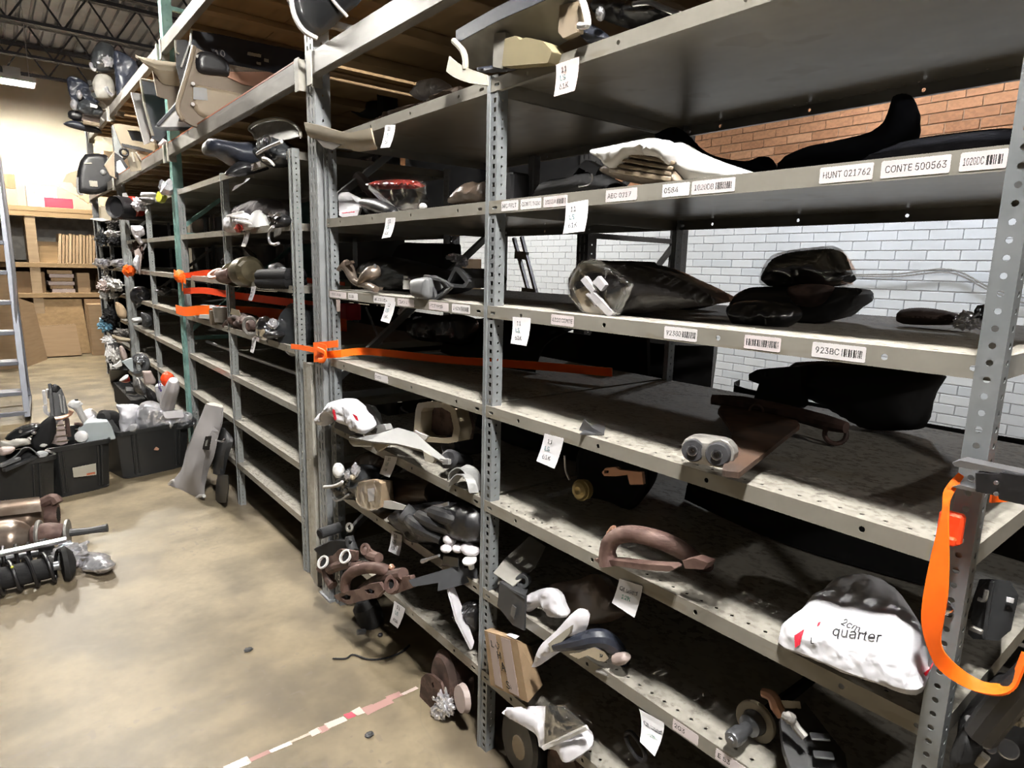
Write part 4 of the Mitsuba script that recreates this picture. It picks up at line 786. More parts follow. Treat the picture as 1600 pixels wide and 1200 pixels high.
# --- eye level shelf
t = TH('tail_lamp', 'red topped tail lamp in clear film slanting on the second unit shelf', 'tail lamp')
PT(t, 'lens', puff([(2.459,-0.08,1.935),(2.38,-0.08,1.943),(2.175,-0.08,1.928),(2.055,-0.08,1.909),(2.038,-0.08,1.896),(2.082,-0.08,1.889),(2.328,-0.08,1.905),(2.426,-0.08,1.918)], .03, .03, .02), 'red_lens', 'red lens')
PT(t, 'strut', tube([(2.408,-0.06,1.919),(2.332,-0.06,1.88),(2.25,-0.06,1.841),(2.18,-0.06,1.809)], .012, 8, flat=(1, .6)), 'foil', 'silvery strut')
PT(t, 'body', puff([(2.41,-0.1,1.911),(2.14,-0.1,1.893),(2.108,-0.1,1.824),(2.253,-0.1,1.818)], .02, .06, .03), 'smoke_glass')
PT(t, 'film', puff([(2.41,-0.05,1.923),(2.269,-0.05,1.935),(2.009,-0.05,1.908),(1.979,-0.05,1.884),(2.023,-0.05,1.814),(2.077,-0.05,1.812),(2.182,-0.05,1.808),(2.292,-0.05,1.866)], .02, .03, .03, wr=.008, fq=22, seed=3), 'film_clear')
t = TH('brown_hose', 'brown hose end leaning behind the red topped tail lamp', 'hose')
PT(t, 'hose', tube([(2.803,-0.2,2.006),(2.752,-0.2,1.979),(2.647,-0.2,1.913),(2.524,-0.2,1.841)], [.028, .026, .022, .02], 10), 'fabric_brown')
t = TH('printed_carton', 'white carton printed with a red stripe beside the rack upright on the eye level shelf', 'carton')
PT(t, 'carton', hull([(2.617,-0.02,1.815),(2.521,-0.02,1.833),(2.42,-0.02,1.831),(2.445,-0.02,1.804),(2.554,-0.02,1.799)] + [(2.805,-0.1,1.93),(2.691,-0.1,1.924),(2.549,-0.1,1.882),(2.509,-0.1,1.833)]), 'paper', smooth=False)
PT(t, 'stripe', bar((2.537,0.004,1.82), (2.416,0.004,1.819), .004, .004), 'red_plain', 'red stripe')
SO('small_carton', 'small cream carton wedged behind the black handle', 'carton', box((2.68,-0.16,1.877), (.07, .08, .05), None, .003), 'tan_light')
t = TH('door_handle', 'black car door handle lying before the small cream carton', 'door handle')
PT(t, 'grip', tube([(2.417,-0.03,1.856),(2.378,-0.03,1.851),(2.286,-0.03,1.836),(2.174,-0.03,1.809),(2.145,-0.03,1.794)], [.016, .02, .026, .024, .012], 10), 'black_plastic')
PT(t, 'base', puff([(2.504,-0.06,1.83),(2.468,-0.06,1.859),(2.291,-0.06,1.839),(2.2,-0.06,1.805),(2.292,-0.06,1.793),(2.458,-0.06,1.803)], .02, .06, .03), 'black_matte')
t = TH('brown_bagged_part', 'grey brown bagged part at the right end of the second unit eye level shelf', 'bagged car part')
PT(t, 'bag', puff([(1.889,-0.1,1.827),(1.87,-0.1,1.853),(1.816,-0.1,1.878),(1.758,-0.1,1.889),(1.732,-0.1,1.873),(1.691,-0.1,1.882),(1.686,-0.1,1.823),(1.786,-0.1,1.821)], .05, .12, .06, wr=.02, fq=12, seed=7), 'bag_brown')
SO('white_cap', 'small white plastic cap on the eye level shelf of the second unit', 'cap', blob((1.967,-0.04,1.816), (.02, .012, .013), .15, 3), 'white_plastic')
paper_tag([(2.155,0.004,1.783),(2.083,0.004,1.782),(2.094,0.004,1.713),(2.167,0.004,1.71)], LR, 'white paper tag under the eye level shelf of the second unit')
# --- third shelf
t = TH('exhaust_flange_pipe', 'coppery exhaust pipe with a wide flange propped at the left of the third shelf', 'exhaust pipe')
PT(t, 'pipe', tube([(2.555,-0.01,1.616),(2.534,-0.02,1.595),(2.504,-0.02,1.564),(2.469,-0.02,1.544),(2.358,-0.02,1.532),(2.247,0,1.522)], [.024, .024, .02, .016, .014, .012], 12), 'heat_steel')
PT(t, 'flange', slab([(2.618,0,1.591),(2.558,0,1.621),(2.47,0,1.629),(2.458,0,1.619),(2.533,0,1.605),(2.599,0,1.583)], .012), 'heat_steel')
t = TH('exhaust_elbow', 'shiny brown exhaust elbow with a bracket on the third shelf', 'exhaust elbow')
PT(t, 'elbow', tube([(2.434,-0.02,1.532),(2.386,-0.02,1.562),(2.349,-0.03,1.581),(2.341,-0.06,1.589)], [.014, .022, .028, .024], 12), 'heat_steel')
PT(t, 'foot', slab([(2.447,-0.01,1.555),(2.355,-0.01,1.53),(2.245,-0.01,1.529),(2.256,-0.01,1.519),(2.367,-0.01,1.517),(2.472,-0.01,1.541)], .02), 'heat_steel')
PT(t, 'bracket', merge(torus((2.34,-0.04,1.603), (.2, 1, .2), .012, .004, 14, 6)), 'steel_dark')
SO('black_cover', 'large black bagged cover mounded on the third shelf of the second unit', 'bagged car part', puff([(2.994,-0.3,1.465),(2.961,-0.3,1.577),(2.903,-0.3,1.631),(2.718,-0.3,1.656),(2.46,-0.3,1.629),(2.253,-0.3,1.591),(2.204,-0.3,1.502),(2.518,-0.3,1.482)], .1, .2, .09, wr=.012, fq=10, seed=2), 'bag_black')
SO('black_screen_panel', 'tall black panel standing behind the mounded cover on the third shelf', 'panel', slab([(3.426,-0.7,1.667),(3.347,-0.7,1.726),(3.258,-0.7,1.739),(2.881,-0.7,1.733),(2.854,-0.7,1.496),(3.43,-0.7,1.472)], .12, r=.01), 'black_matte')
t = TH('air_duct', 'grey square mouthed air duct on the front edge of the third shelf', 'air duct')
def mouth(par, outer, inner, depth, m, tow=(0, 1, 0)):
    PT(par, 'rim', slab(outer, .012, tow, .004, [inner]), m)
    a = [V(p) for p in outer]; b = [p + V(depth) for p in a]
    PT(par, 'duct', loft([a + [a[0]], b + [b[0]]], .005, 1), m)
mouth(t, [(1.88,-0.01,1.582),(1.855,-0.01,1.584),(1.787,-0.01,1.569),(1.738,-0.01,1.552),(1.753,-0.01,1.542),(1.839,-0.01,1.498),(1.871,-0.01,1.502)], [(1.867,-0.01,1.571),(1.791,-0.01,1.563),(1.76,-0.01,1.545),(1.839,-0.01,1.51)], (.08, -.03, 0), 'charcoal')
PT(t, 'boot', puff([(1.974,0,1.559),(1.948,0,1.571),(1.871,0,1.577),(1.855,0,1.563),(1.859,0,1.507),(1.905,0,1.501),(1.966,0,1.511)], .02, .08, .03), 'grey_plastic', 'grey boot')
t = TH('triangle_duct', 'black triangular mouthed duct beside the grey air duct', 'air duct')
mouth(t, [(1.849,-0.06,1.555),(1.799,-0.06,1.614),(1.776,-0.06,1.612),(1.712,-0.06,1.568),(1.73,-0.06,1.549),(1.813,-0.06,1.548)], [(1.829,-0.06,1.558),(1.791,-0.06,1.601),(1.734,-0.06,1.565),(1.752,-0.06,1.556)], (-.02, -.15, 0), 'charcoal')
t = TH('white_bottle', 'tiny white pump bottle on the third shelf behind the grey duct', 'bottle')
PT(t, 'bottle', lathe((2.187,-0.1,1.524), (0, 0, 1), [(0, 0), (.016, 0), (.016, .035), (.006, .042), (.006, .05), (0, .05)], 14), 'trim_white')
PT(t, 'cap', lathe((2.207,-0.1,1.553), (0, 0, 1), [(.005, 0), (.004, .022), (0, .022)], 10), 'white_plastic')
SO('chrome_scraps', 'crumpled chrome scrap catching light at the back of the third shelf', 'scrap', merge(blob((2.374,-0.45,1.655), (.06, .04, .02), .5, 2.5, 4), blob((2.28,-0.42,1.633), (.03, .03, .02), .5, 2.5, 7)), 'foil')
paper_tag([(2.163,0.004,1.48),(2.089,0.004,1.482),(2.11,0.004,1.402),(2.185,0.004,1.406)], LR, 'white paper tag under the third shelf of the second unit')
SO('blank_label', 'small blank label strip hanging by the rack upright under the third shelf', 'tag', slab([(2.619,0.003,1.463),(2.58,0.003,1.462),(2.582,0.003,1.413),(2.616,0.003,1.411)], .001), 'pink_beige')
# --- fourth shelf: strap and odds at the back
t = TH('cargo_strap', 'orange strap knotted round the rack upright and running back over the fourth shelf', 'strap')
PT(t, 'wrap', band([(3.137,0.02,1.204),(2.98,0.03,1.216),(2.821,0.03,1.222),(2.747,0.03,1.222)], .024), 'orange_web')
PT(t, 'knot', merge(band([(2.807,0.035,1.244),(2.695,0.035,1.259),(2.537,0.035,1.282)], .030), band([(2.768,0.045,1.226),(2.716,0.045,1.241),(2.638,0.045,1.241)], .05), tube([(2.718,0.05,1.238),(2.64,0.05,1.23),(2.657,0.05,1.199),(2.715,0.05,1.189)], .012, 8, flat=(1, .4))), 'orange_web')
PT(t, 'tail', slab([(2.795,0.04,1.237),(2.692,0.04,1.243),(2.711,0.04,1.18),(2.8,0.04,1.169)], .004), 'orange_web')
PT(t, 'run', band([V((2.726,0.03,1.21)), V((2.607,0,1.228)), V((2.532,-0.1,1.241)), (2.2, -.28, 1.235), (1.9, -.45, 1.24), (1.56, -.6, 1.245)], .032), 'orange_web')
t = TH('long_rod', 'dark rod slanting down behind the orange strap under the third shelf', 'rod')
PT(t, 'rod', tube([(3.056,-0.35,1.396),(2.972,-0.35,1.303),(2.884,-0.35,1.214)], .006, 6), 'steel_dark')
SO('foil_scrap', 'bundle of torn bright foil hanging at the back under the third shelf', 'scrap', merge(blob((2.921,-0.5,1.375), (.07, .03, .03), .6, 2.6, 3), blob((2.773,-0.5,1.347), (.05, .03, .02), .6, 2.6, 5)), 'foil')
SO('red_box', 'dim red box at the back of the gap under the third shelf', 'box', box((3.807,-0.6,1.316), (.12, .1, .1), None, .004), 'red_plain')
SO('clear_bagged_parts', 'dark parts in glinting clear film at the right under the third shelf', 'bagged car part', puff([(2.781,-0.45,1.332),(2.658,-0.45,1.372),(2.433,-0.45,1.398),(2.305,-0.45,1.407),(2.27,-0.45,1.345),(2.288,-0.45,1.273),(2.486,-0.45,1.266),(2.719,-0.45,1.258)], .06, .1, .06, wr=.02, fq=16, seed=3), 'bag_black')
# --- fifth shelf
t = TH('mailer_roll', 'white mailer roll with red stripes over a dark block on the fifth shelf', 'mailer bag')
m_ = puff([(2.721,0.05,0.918),(2.704,0.05,0.948),(2.609,0.05,0.99),(2.586,0.05,1.023),(2.409,0.05,1.071),(2.343,0.05,1.061),(2.263,0.05,1.024),(2.22,0.05,0.986),(2.266,0.05,0.95),(2.336,0.05,0.945),(2.477,0.05,0.968),(2.576,0.05,0.968),(2.636,0.05,0.909),(2.709,0.05,0.891)], .05, .05, .035, wr=.024, fq=16, seed=6, res=.009)
PT(t, 'mailer', m_, 'mailer')
for pts in ([(2.43,0.1,1.03),(2.411,0.1,1.028),(2.407,0.1,0.991),(2.434,0.1,0.969)],[(2.266,0.1,1.04),(2.221,0.1,1.039),(2.21,0.1,1.021),(2.233,0.1,1.021)]): strip_on(pts, m_, (0, 1, 0), 'red_plain', t)
PT(t, 'block', hull([(2.567,0.04,0.945),(2.467,0.04,0.982),(2.334,0.04,0.95),(2.408,0.04,0.909),(2.59,0.04,0.906)] + [(2.718,-0.04,0.892),(2.613,-0.04,0.928),(2.503,-0.04,0.901)]), 'navy_plastic', 'dark block', smooth=False)
SO('grey_upright_plate', 'grey plate standing on edge behind the white mailer roll', 'plate', slab([(2.515,-0.06,1.012),(2.429,-0.06,1.016),(2.383,-0.06,0.992),(2.361,-0.06,0.952),(2.487,-0.06,0.925)], .02), 'grey_light')
t = TH('switch_bezel', 'grey bracket with a dark switch below the standing grey plate', 'bezel')
PT(t, 'bezel', slab([(2.406,0,0.928),(2.357,0,0.955),(2.199,0,0.997),(2.178,0,0.978),(2.233,0,0.95),(2.371,0,0.911)], .03), 'grey_light')
PT(t, 'switch', slab([(2.309,0.004,0.953),(2.257,0.004,0.969),(2.264,0.004,0.947),(2.303,0.004,0.938)], .012), 'black_plastic')
t = TH('bumper_corner_trim', 'long pale grey triangular trim panel with tabs hanging over the fifth shelf lip', 'trim panel')
PT(t, 'panel', slab([(2.401,0.08,0.908),(2.283,0.07,0.942),(2.195,0.03,0.968),(2.14,-0.03,0.99),(1.986,-0.02,1.002),(1.814,0.03,1.009),(1.632,0.08,1.02),(1.602,0.09,1.013),(1.639,0.09,1.003),(1.807,0.06,0.991),(1.986,0.06,0.98),(2.15,0.08,0.96)], .008, (0, .5, .85), .003), 'grey_light')
PT(t, 'tab', slab([(2.374,0.07,0.902),(2.171,0.07,0.944),(2.171,0.07,0.923),(2.332,0.07,0.885),(2.368,0.07,0.893)], .012), 'trim_cream')
PT(t, 'tab', slab([(2.18,0.06,0.943),(2.054,0.06,0.969),(2.075,0.06,0.945),(2.128,0.06,0.912),(2.175,0.06,0.921)], .012), 'tan_light')
PT(t, 'tab', slab([(1.769,0.08,1.006),(1.693,0.08,1),(1.708,0.08,0.979),(1.757,0.08,0.975)], .012), 'trim_cream')
PT(t, 'tab', slab([(1.654,0.09,1.012),(1.602,0.09,1.021),(1.602,0.09,1.004),(1.631,0.09,0.997)], .012), 'grey_light')
t = TH('tan_frame', 'tan rounded square frame tilted on the fifth shelf of the second unit', 'frame')
o_ = [(2.039,-0.04,0.987),(2.024,-0.04,1.085),(2.005,-0.04,1.113),(1.92,-0.04,1.135),(1.802,-0.04,1.15),(1.755,-0.04,1.136),(1.727,-0.04,1.075),(1.738,-0.04,1.027),(1.801,-0.04,1.006),(1.974,-0.04,0.972)]; i_ = [(1.992,-0.04,1.003),(1.983,-0.04,1.083),(1.964,-0.04,1.103),(1.843,-0.04,1.126),(1.786,-0.04,1.119),(1.766,-0.04,1.066),(1.777,-0.04,1.034),(1.842,-0.04,1.015),(1.956,-0.04,0.994)]
PT(t, 'frame', slab(o_, .05, (0, 1, 0), .012, [i_]), 'tan_light'); PT(t, 'back', slab([tuple(V(p) + V((0, -.052, 0))) for p in o_], .01), 'rust_dark')
PT(t, 'corner', slab([(2.021,-0.035,1.007),(1.984,-0.035,1.003),(1.929,-0.035,1.003),(1.947,-0.035,0.984),(2.012,-0.035,0.977)], .01), 'trim_white', 'white corner piece')
t = TH('filter_canister', 'black rubber canisters at the right of the fifth shelf', 'canister')
for a, b, r in (((1.831,-0.06,0.983), (1.892,-0.2,0.956), .040), ((1.739,0,0.975), (1.83,-0.12,0.916), .032)):
    PT(t, 'canister', lathe(a, V(b) - V(a), [(0, .01), (r * .7, 0), (r, .015), (r, .2), (r * .8, .22), (0, .22)], 20), 'rubber_grey')
t = TH('half_pipe_trim', 'pair of pale curved half pipe trims at the front right of the fifth shelf', 'trim')
for dx, dy in ((0, 0), (2, 8)):
    PT(t, 'half_pipe', loft([[(1.697,0.03,0.911),(1.682,0.03,0.946),(1.637,0.03,0.974),(1.597,0.03,0.969),(1.571,0.03,0.926)],[(1.676,-0.02,0.956),(1.669,-0.03,0.965),(1.638,-0.04,0.96),(1.609,-0.04,0.944),(1.59,-0.04,0.892)]], .004) if dy == 0 else loft([[(1.67,0.045,0.904),(1.647,0.045,0.939),(1.611,0.045,0.962),(1.571,0.045,0.958),(1.549,0.045,0.918)],[(1.647,0.02,0.923),(1.625,0.02,0.947),(1.589,0.02,0.961),(1.554,0.02,0.954),(1.532,0.02,0.918)]], .004), 'grey_light')
paper_tag([(2.18,0.006,0.874),(2.081,0.006,0.894),(2.119,0.006,0.804),(2.209,0.006,0.795)], LR, 'tilted paper tag under the fifth shelf of the second unit')
# --- sixth shelf
t = TH('headlamp_cluster', 'smashed headlamp cluster with a white round cap at the left of the sixth shelf', 'headlamp')
PT(t, 'housing', puff([(2.591,0.03,0.602),(2.559,0.03,0.686),(2.449,0.03,0.765),(2.343,0.03,0.793),(2.287,0.03,0.743),(2.38,0.03,0.642),(2.51,0.03,0.597)], .04, .08, .04, wr=.03, fq=26, seed=8), 'smoke_glass')
PT(t, 'cap', blob((2.484,0.07,0.743), (.030, .025, .034), .05, 2), 'white_plastic', 'white round cap')
PT(t, 'lever', tube([(2.62,0.08,0.631),(2.527,0.08,0.661),(2.445,0.08,0.696),(2.425,0.08,0.713)], [.008, .007, .01, .006], 8), 'trim_white', 'white lever')
PT(t, 'lamp_glass', merge(blob((2.404,0.06,0.743), (.03, .02, .02), .5, 3, 2), blob((2.335,0.06,0.782), (.02, .02, .03), .5, 3, 4)), 'foil')
PT(t, 'bulb', blob((2.334,0.075,0.755), (.012, .012, .012), .2, 2), 'tan_light')
PT(t, 'hook', tube([(2.554,0.07,0.604),(2.527,0.07,0.594),(2.459,0.07,0.621),(2.386,0.07,0.666)], .005, 6), 'steel')
SO('brown_bag', 'dark brown crumpled bag under the pale triangular trim', 'bag', puff([(2.645,-0.08,0.672),(2.594,-0.08,0.756),(2.446,-0.08,0.816),(2.328,-0.08,0.822),(2.324,-0.08,0.759),(2.42,-0.08,0.695),(2.572,-0.08,0.652)], .06, .1, .06, wr=.03, fq=14, seed=4), 'bag_brown')
t = TH('wrapped_carton', 'small tan carton shrink wrapped in shiny film at the front of the sixth shelf', 'carton')
PT(t, 'carton', hull([(2.335,0.05,0.725),(2.189,0.05,0.78),(2.13,0.05,0.781),(2.143,0.05,0.683),(2.245,0.05,0.637),(2.351,0.05,0.639)] + [(2.421,-0.05,0.695),(2.235,-0.05,0.742),(2.226,-0.05,0.653),(2.364,-0.05,0.595)], .004), 'cardboard_light')
PT(t, 'film', puff([(2.332,0.057,0.724),(2.26,0.057,0.761),(2.126,0.057,0.794),(2.112,0.057,0.752),(2.124,0.057,0.688),(2.23,0.057,0.638),(2.336,0.057,0.64)], .012, .0, .02, wr=.008, fq=30, seed=2), 'film_clear')
PT(t, 'label', slab([(2.228,0.062,0.734),(2.161,0.062,0.759),(2.173,0.062,0.702),(2.218,0.062,0.683)], .001), 'paper', 'white label')
SO('paper_wad', 'dim brown paper roll behind the wrapped carton', 'paper roll', tube([(2.452,-0.12,0.597),(2.402,-0.12,0.642),(2.265,-0.12,0.674),(2.012,-0.12,0.744)], [.05, .06, .05, .05], 12), 'bag_brown')
t = TH('intake_manifold', 'black plastic intake manifold with a ribbed throat on the sixth shelf', 'intake manifold')
PT(t, 'body', puff([(2.181,-0.02,0.633),(2.036,-0.02,0.706),(1.81,-0.02,0.795),(1.633,-0.02,0.846),(1.561,-0.02,0.836),(1.559,-0.02,0.735),(1.767,-0.02,0.658),(1.942,-0.02,0.584),(2.113,-0.02,0.588)], .06, .1, .07, wr=.02, fq=13, seed=10), 'black_plastic')
PT(t, 'throat', lathe(V((1.933,0.055,0.724)), (.55, .55, .55), [(.030, -.03), (.036, .0), (.036, .014), (.029, .014), (.029, -.02)], 20), 'charcoal', 'ribbed throat ring')
for a, b in (((1.896,0.06,0.715), (1.731,0.03,0.694)), ((1.846,0.05,0.744), (1.678,0,0.729)), ((1.777,0.04,0.779), (1.632,-0.02,0.767))):
    PT(t, 'runner', tube([a, (V(a) + V(b)) / 2 + V((0, .025, .012)), b], [.022, .026, .02], 10), 'black_plastic')
PT(t, 'cap_band', tube([(1.74,-0.02,0.782),(1.697,-0.02,0.789),(1.647,-0.02,0.814)], .007, 6), 'tan_light', 'cream band')
PT(t, 'bracket', slab([(1.797,0.03,0.794),(1.731,0.03,0.821),(1.692,0.03,0.841),(1.692,0.03,0.827),(1.772,0.03,0.79)], .004), 'steel')
SO('plastic_scoop', 'white thin plastic scoop lying over the intake throat', 'scoop', slab([(2.193,0.03,0.687),(2.096,0.03,0.719),(1.977,0.03,0.736),(1.997,0.03,0.713),(2.087,0.03,0.686),(2.161,0.03,0.67)], .004, (0, .6, .8)), 'trim_white')
paper_tag([(2.134,0.006,0.574),(2.051,0.006,0.587),(2.048,0.006,0.506),(2.141,0.006,0.49)], LR, 'paper tag under the sixth shelf of the second unit')
# --- lowest shelf
t = TH('muffler_pipe', 'black steel pipes lying at the left end of the lowest shelf', 'pipe')
PT(t, 'pipe', tube([(2.588,0.12,0.43),(2.611,0.02,0.428)], .024, 14), 'charcoal')
PT(t, 'bore', disc(V((2.583,0.122,0.433)), (-.25, .95, -.1), .019, .004), 'black_matte')
PT(t, 'elbow', tube([(2.435,0.05,0.455),(2.423,0.05,0.424),(2.393,0.05,0.4)], [.018, .022, .022], 12), 'charcoal')
PT(t, 'coil_end', torus((2.421,0.055,0.502), (-.3, .9, .2), .016, .006, 18, 8), 'cast_alu')
SO('black_panel_box', 'black flat box under the steel pipes', 'box', hull([(2.811,0.06,0.256),(2.592,0.06,0.379),(2.401,0.06,0.447),(2.458,0.06,0.348),(2.704,0.06,0.246)] + [(3.107,-0.1,0.13),(2.756,-0.1,0.287),(2.746,-0.1,0.197)], .004), 'black_matte')
t = TH('exhaust_header', 'rusty exhaust header with two bright ring flanges facing up at the floor end', 'exhaust manifold')
for cx, cy, r in ((506, 879, .030), (541, 870, .030)):
    c = V((2.53,0.13,0.319)) if cx == 506 else V((2.314,0.12,0.427)); PT(t, 'ring', ring(c, (-.2, .75, .6), r, r * .72, .010), 'trim_white', 'bright ring flange')
    PT(t, 'bore', disc(c - unit((-.2, .75, .6)) * .012, (-.2, .75, .6), r * .75, .008), 'black_matte')
PT(t, 'plate', slab([(2.674,0.11,0.221),(2.639,0.11,0.285),(2.477,0.11,0.367),(2.407,0.11,0.423),(2.243,0.11,0.474),(2.245,0.11,0.434),(2.411,0.11,0.351),(2.51,0.11,0.281),(2.629,0.11,0.22)], .014, (-.1, .8, .5), .003), 'rust')
for pts in ([(2.534,0.1,0.275),(2.448,0.1,0.327),(2.291,0.1,0.408)],[(2.605,0.1,0.277),(2.565,0.1,0.231),(2.51,0.1,0.208)],[(2.36,0.1,0.398),(2.292,0.1,0.39),(2.185,0.1,0.431)]): PT(t, 'runner', tube(pts, .022, 10), 'rust_dark')
PT(t, 'elbow_flange', merge(ring(V((2.191,0.09,0.499)), (-.3, .8, .3), .024, .014, .01), tube([(2.212,0.08,0.483),(2.167,0.08,0.478),(2.101,0.08,0.493)], [.02, .022, .02], 10)), 'rust')
t = TH('exhaust_manifold', 'big rust brown four port exhaust manifold overhanging the lowest shelf', 'exhaust manifold')
PT(t, 'pipe', tube([(2.306,0.13,0.285),(2.297,0.13,0.338),(2.243,0.12,0.391),(2.136,0.11,0.448),(2.021,0.1,0.484),(1.999,0.08,0.466)], [.022, .022, .023, .023, .022, .02], 14), 'rust')
PT(t, 'plate', slab([(2.41,0.14,0.219),(2.309,0.14,0.278),(2.162,0.14,0.354),(2.076,0.14,0.413),(1.985,0.14,0.459),(1.945,0.14,0.446),(1.998,0.14,0.392),(2.164,0.14,0.301),(2.256,0.14,0.245),(2.384,0.14,0.213)], .014, (-.1, .85, .4), .003, [[(2.33,0.14,0.246),(2.284,0.14,0.278),(2.235,0.14,0.294),(2.242,0.14,0.274),(2.299,0.14,0.246)],[(2.105,0.14,0.376),(2.06,0.14,0.401),(2.023,0.14,0.409),(2.029,0.14,0.394),(2.083,0.14,0.37)]]), 'rust')
for a in ((2.342,0.115,0.232), (2.128,0.11,0.351)): PT(t, 'bore', disc(a, (-.1, .85, .4), .02, .006), 'black_matte')
PT(t, 'port', merge(ring(V((1.933,0.11,0.465)), (-.2, .85, .4), .034, .018, .014), slab([(2.022,0.1,0.444),(1.828,0.1,0.538),(1.806,0.1,0.503),(1.963,0.1,0.405),(2.013,0.1,0.404)], .02, r=.004)), 'rust')
PT(t, 'bore', disc(V((1.937,0.108,0.462)), (-.2, .85, .4), .02, .006), 'black_matte')
PT(t, 'runner', tube([(2.271,0.09,0.265),(2.18,0.09,0.347),(2.041,0.09,0.441),(1.892,0.09,0.518)], .022, 10), 'rust_dark')
PT(t, 'lug', blob((1.979,0.09,0.508), (.012, .012, .012), .2), 'copper')
t = TH('support_plate', 'grey folded steel plate with a notch reaching out of the sixth shelf', 'bracket')
PT(t, 'plate', slab([(1.811,0.1,0.528),(1.674,0.04,0.616),(1.649,0,0.633),(1.641,0,0.613),(1.608,-0.04,0.615),(1.587,-0.02,0.592),(1.626,0.02,0.565),(1.663,0.06,0.548),(1.691,0.07,0.53),(1.691,0.08,0.566),(1.784,0.1,0.515)], .006, (0, .7, .7), .002), 'steel_dark')
PT(t, 'blade', slab([(1.734,0.02,0.629),(1.643,0.02,0.655),(1.643,0.02,0.623),(1.746,0.02,0.586)], .003), 'smoke_glass')
PT(t, 'pin', tube([(1.808,0.06,0.59),(1.757,0.06,0.62),(1.699,0.06,0.654)], [.009, .005, .005], 8), 'steel')
t = TH('sensor_cluster', 'cluster of white plastic caps and valves near the mid post', 'valve')
for px, r in (((1.698,0.02,0.701), (.03, .02, .022)), ((1.647,0.02,0.688), (.022, .02, .014)), ((1.605,0,0.696), (.042, .03, .02)), ((1.687,0.04,0.678), (.022, .02, .014))): PT(t, 'cap', blob(px, r, .12, 2.2, 3), 'bag_white')
PT(t, 'valve', lathe((1.573,0.02,0.665), (0, .3, 1), [(.01, -.02), (.01, 0), (.024, .008), (.024, .014), (0, .016)], 16), 'white_plastic')
t = TH('torn_bag', 'dirty white bag holding glinting black parts on the lowest shelf by the mid post', 'bag')
PT(t, 'bag', slab([(1.665,0.03,0.556),(1.671,0,0.544),(1.656,0.02,0.444),(1.548,0,0.395),(1.527,0.02,0.39),(1.619,0.06,0.447),(1.65,0.05,0.492)], .01), 'bubble')
PT(t, 'parts', puff([(1.699,-0.02,0.41),(1.676,-0.02,0.457),(1.626,-0.02,0.496),(1.578,-0.02,0.504),(1.576,-0.02,0.409),(1.643,-0.02,0.375)], .05, .06, .05, wr=.03, fq=20, seed=3), 'bag_black')
paper_tag([(2.119,0.006,0.28),(2.03,0.006,0.287),(2.063,0.006,0.191),(2.137,0.006,0.183)], LR, 'paper tag under the lowest shelf of the second unit')
# --- on the floor underneath
t = TH('strut_mount', 'black rubber strut mount fallen under the lowest shelf', 'strut mount')
PT(t, 'mount', lathe((2.439,-0.056,0), (.2, .3, 1), [(0, 0), (.05, 0), (.06, .03), (.058, .1), (.03, .13), (0, .13)], 20), 'rubber')
PT(t, 'stud', lathe((2.36,-0.02,0.02), (.1, 1, .2), [(.012, .04), (.012, .075), (0, .08)], 10), 'steel_dark')
SO('oil_blob', 'small black nut on the concrete before the lowest shelf', 'nut', disc((2.332,-0.037,0), (0, 0, 1), .011, .012, 6), 'black_plastic')
t = TH('backing_plate', 'brown steel backing plate standing on the floor under the second unit', 'backing plate')
PT(t, 'plate', slab([(1.869,0.03,0.083),(1.841,0.03,0.118),(1.796,0.03,0.14),(1.735,0.03,0.144),(1.706,0.03,0.113),(1.752,0.03,0.046),(1.792,0.03,-0.02),(1.851,0.03,-0.046),(1.884,0.03,-0.012)], .01, r=.004, holes=[[(1.796,0.03,0.106),(1.783,0.03,0.117),(1.778,0.03,0.098),(1.792,0.03,0.088)]]), 'rust_dark')
PT(t, 'eyelet', ring((1.775,0.032,0.057), (0, 1, 0), .008, .004, .004), 'trim_white', 'pale eyelet')
SO('foil_ball', 'crumpled foil ball leaning against the backing plate', 'foil ball', merge(blob((1.712,0.02,0.073), (.045, .04, .05), .4, 2.8, 3, 4), blob((1.743,0.03,0.02), (.035, .03, .03), .4, 2.8, 5, 3)), 'foil')
t = TH('brake_drum', 'dark brake drum with a tan backing half hidden behind the mid post on the floor', 'brake drum')
PT(t, 'drum', lathe(V((1.758,-0.08,0.113)), (.15, 1, .1), [(0, 0), (.10, 0), (.105, .07), (.08, .09), (0, .09)], 26), 'rust_dark')
PT(t, 'lining', lathe(V((1.625,0,0.134)), (.15, 1, .1), [(0, .0), (.05, .0), (.045, .02), (0, .02)], 20), 'pink_beige')
SO('rubber_hose', 'thin black wire curling on the concrete in front of the second unit', 'wire', tube([(2.294,0.199,0.006),(2.262,0.157,0.006),(2.268,0.12,0.006),(2.203,0.085,0.006),(2.168,0.03,0.006),(2.163,-0.042,0.006),(2.188,-0.102,0.006)], .004, 6), 'rubber')

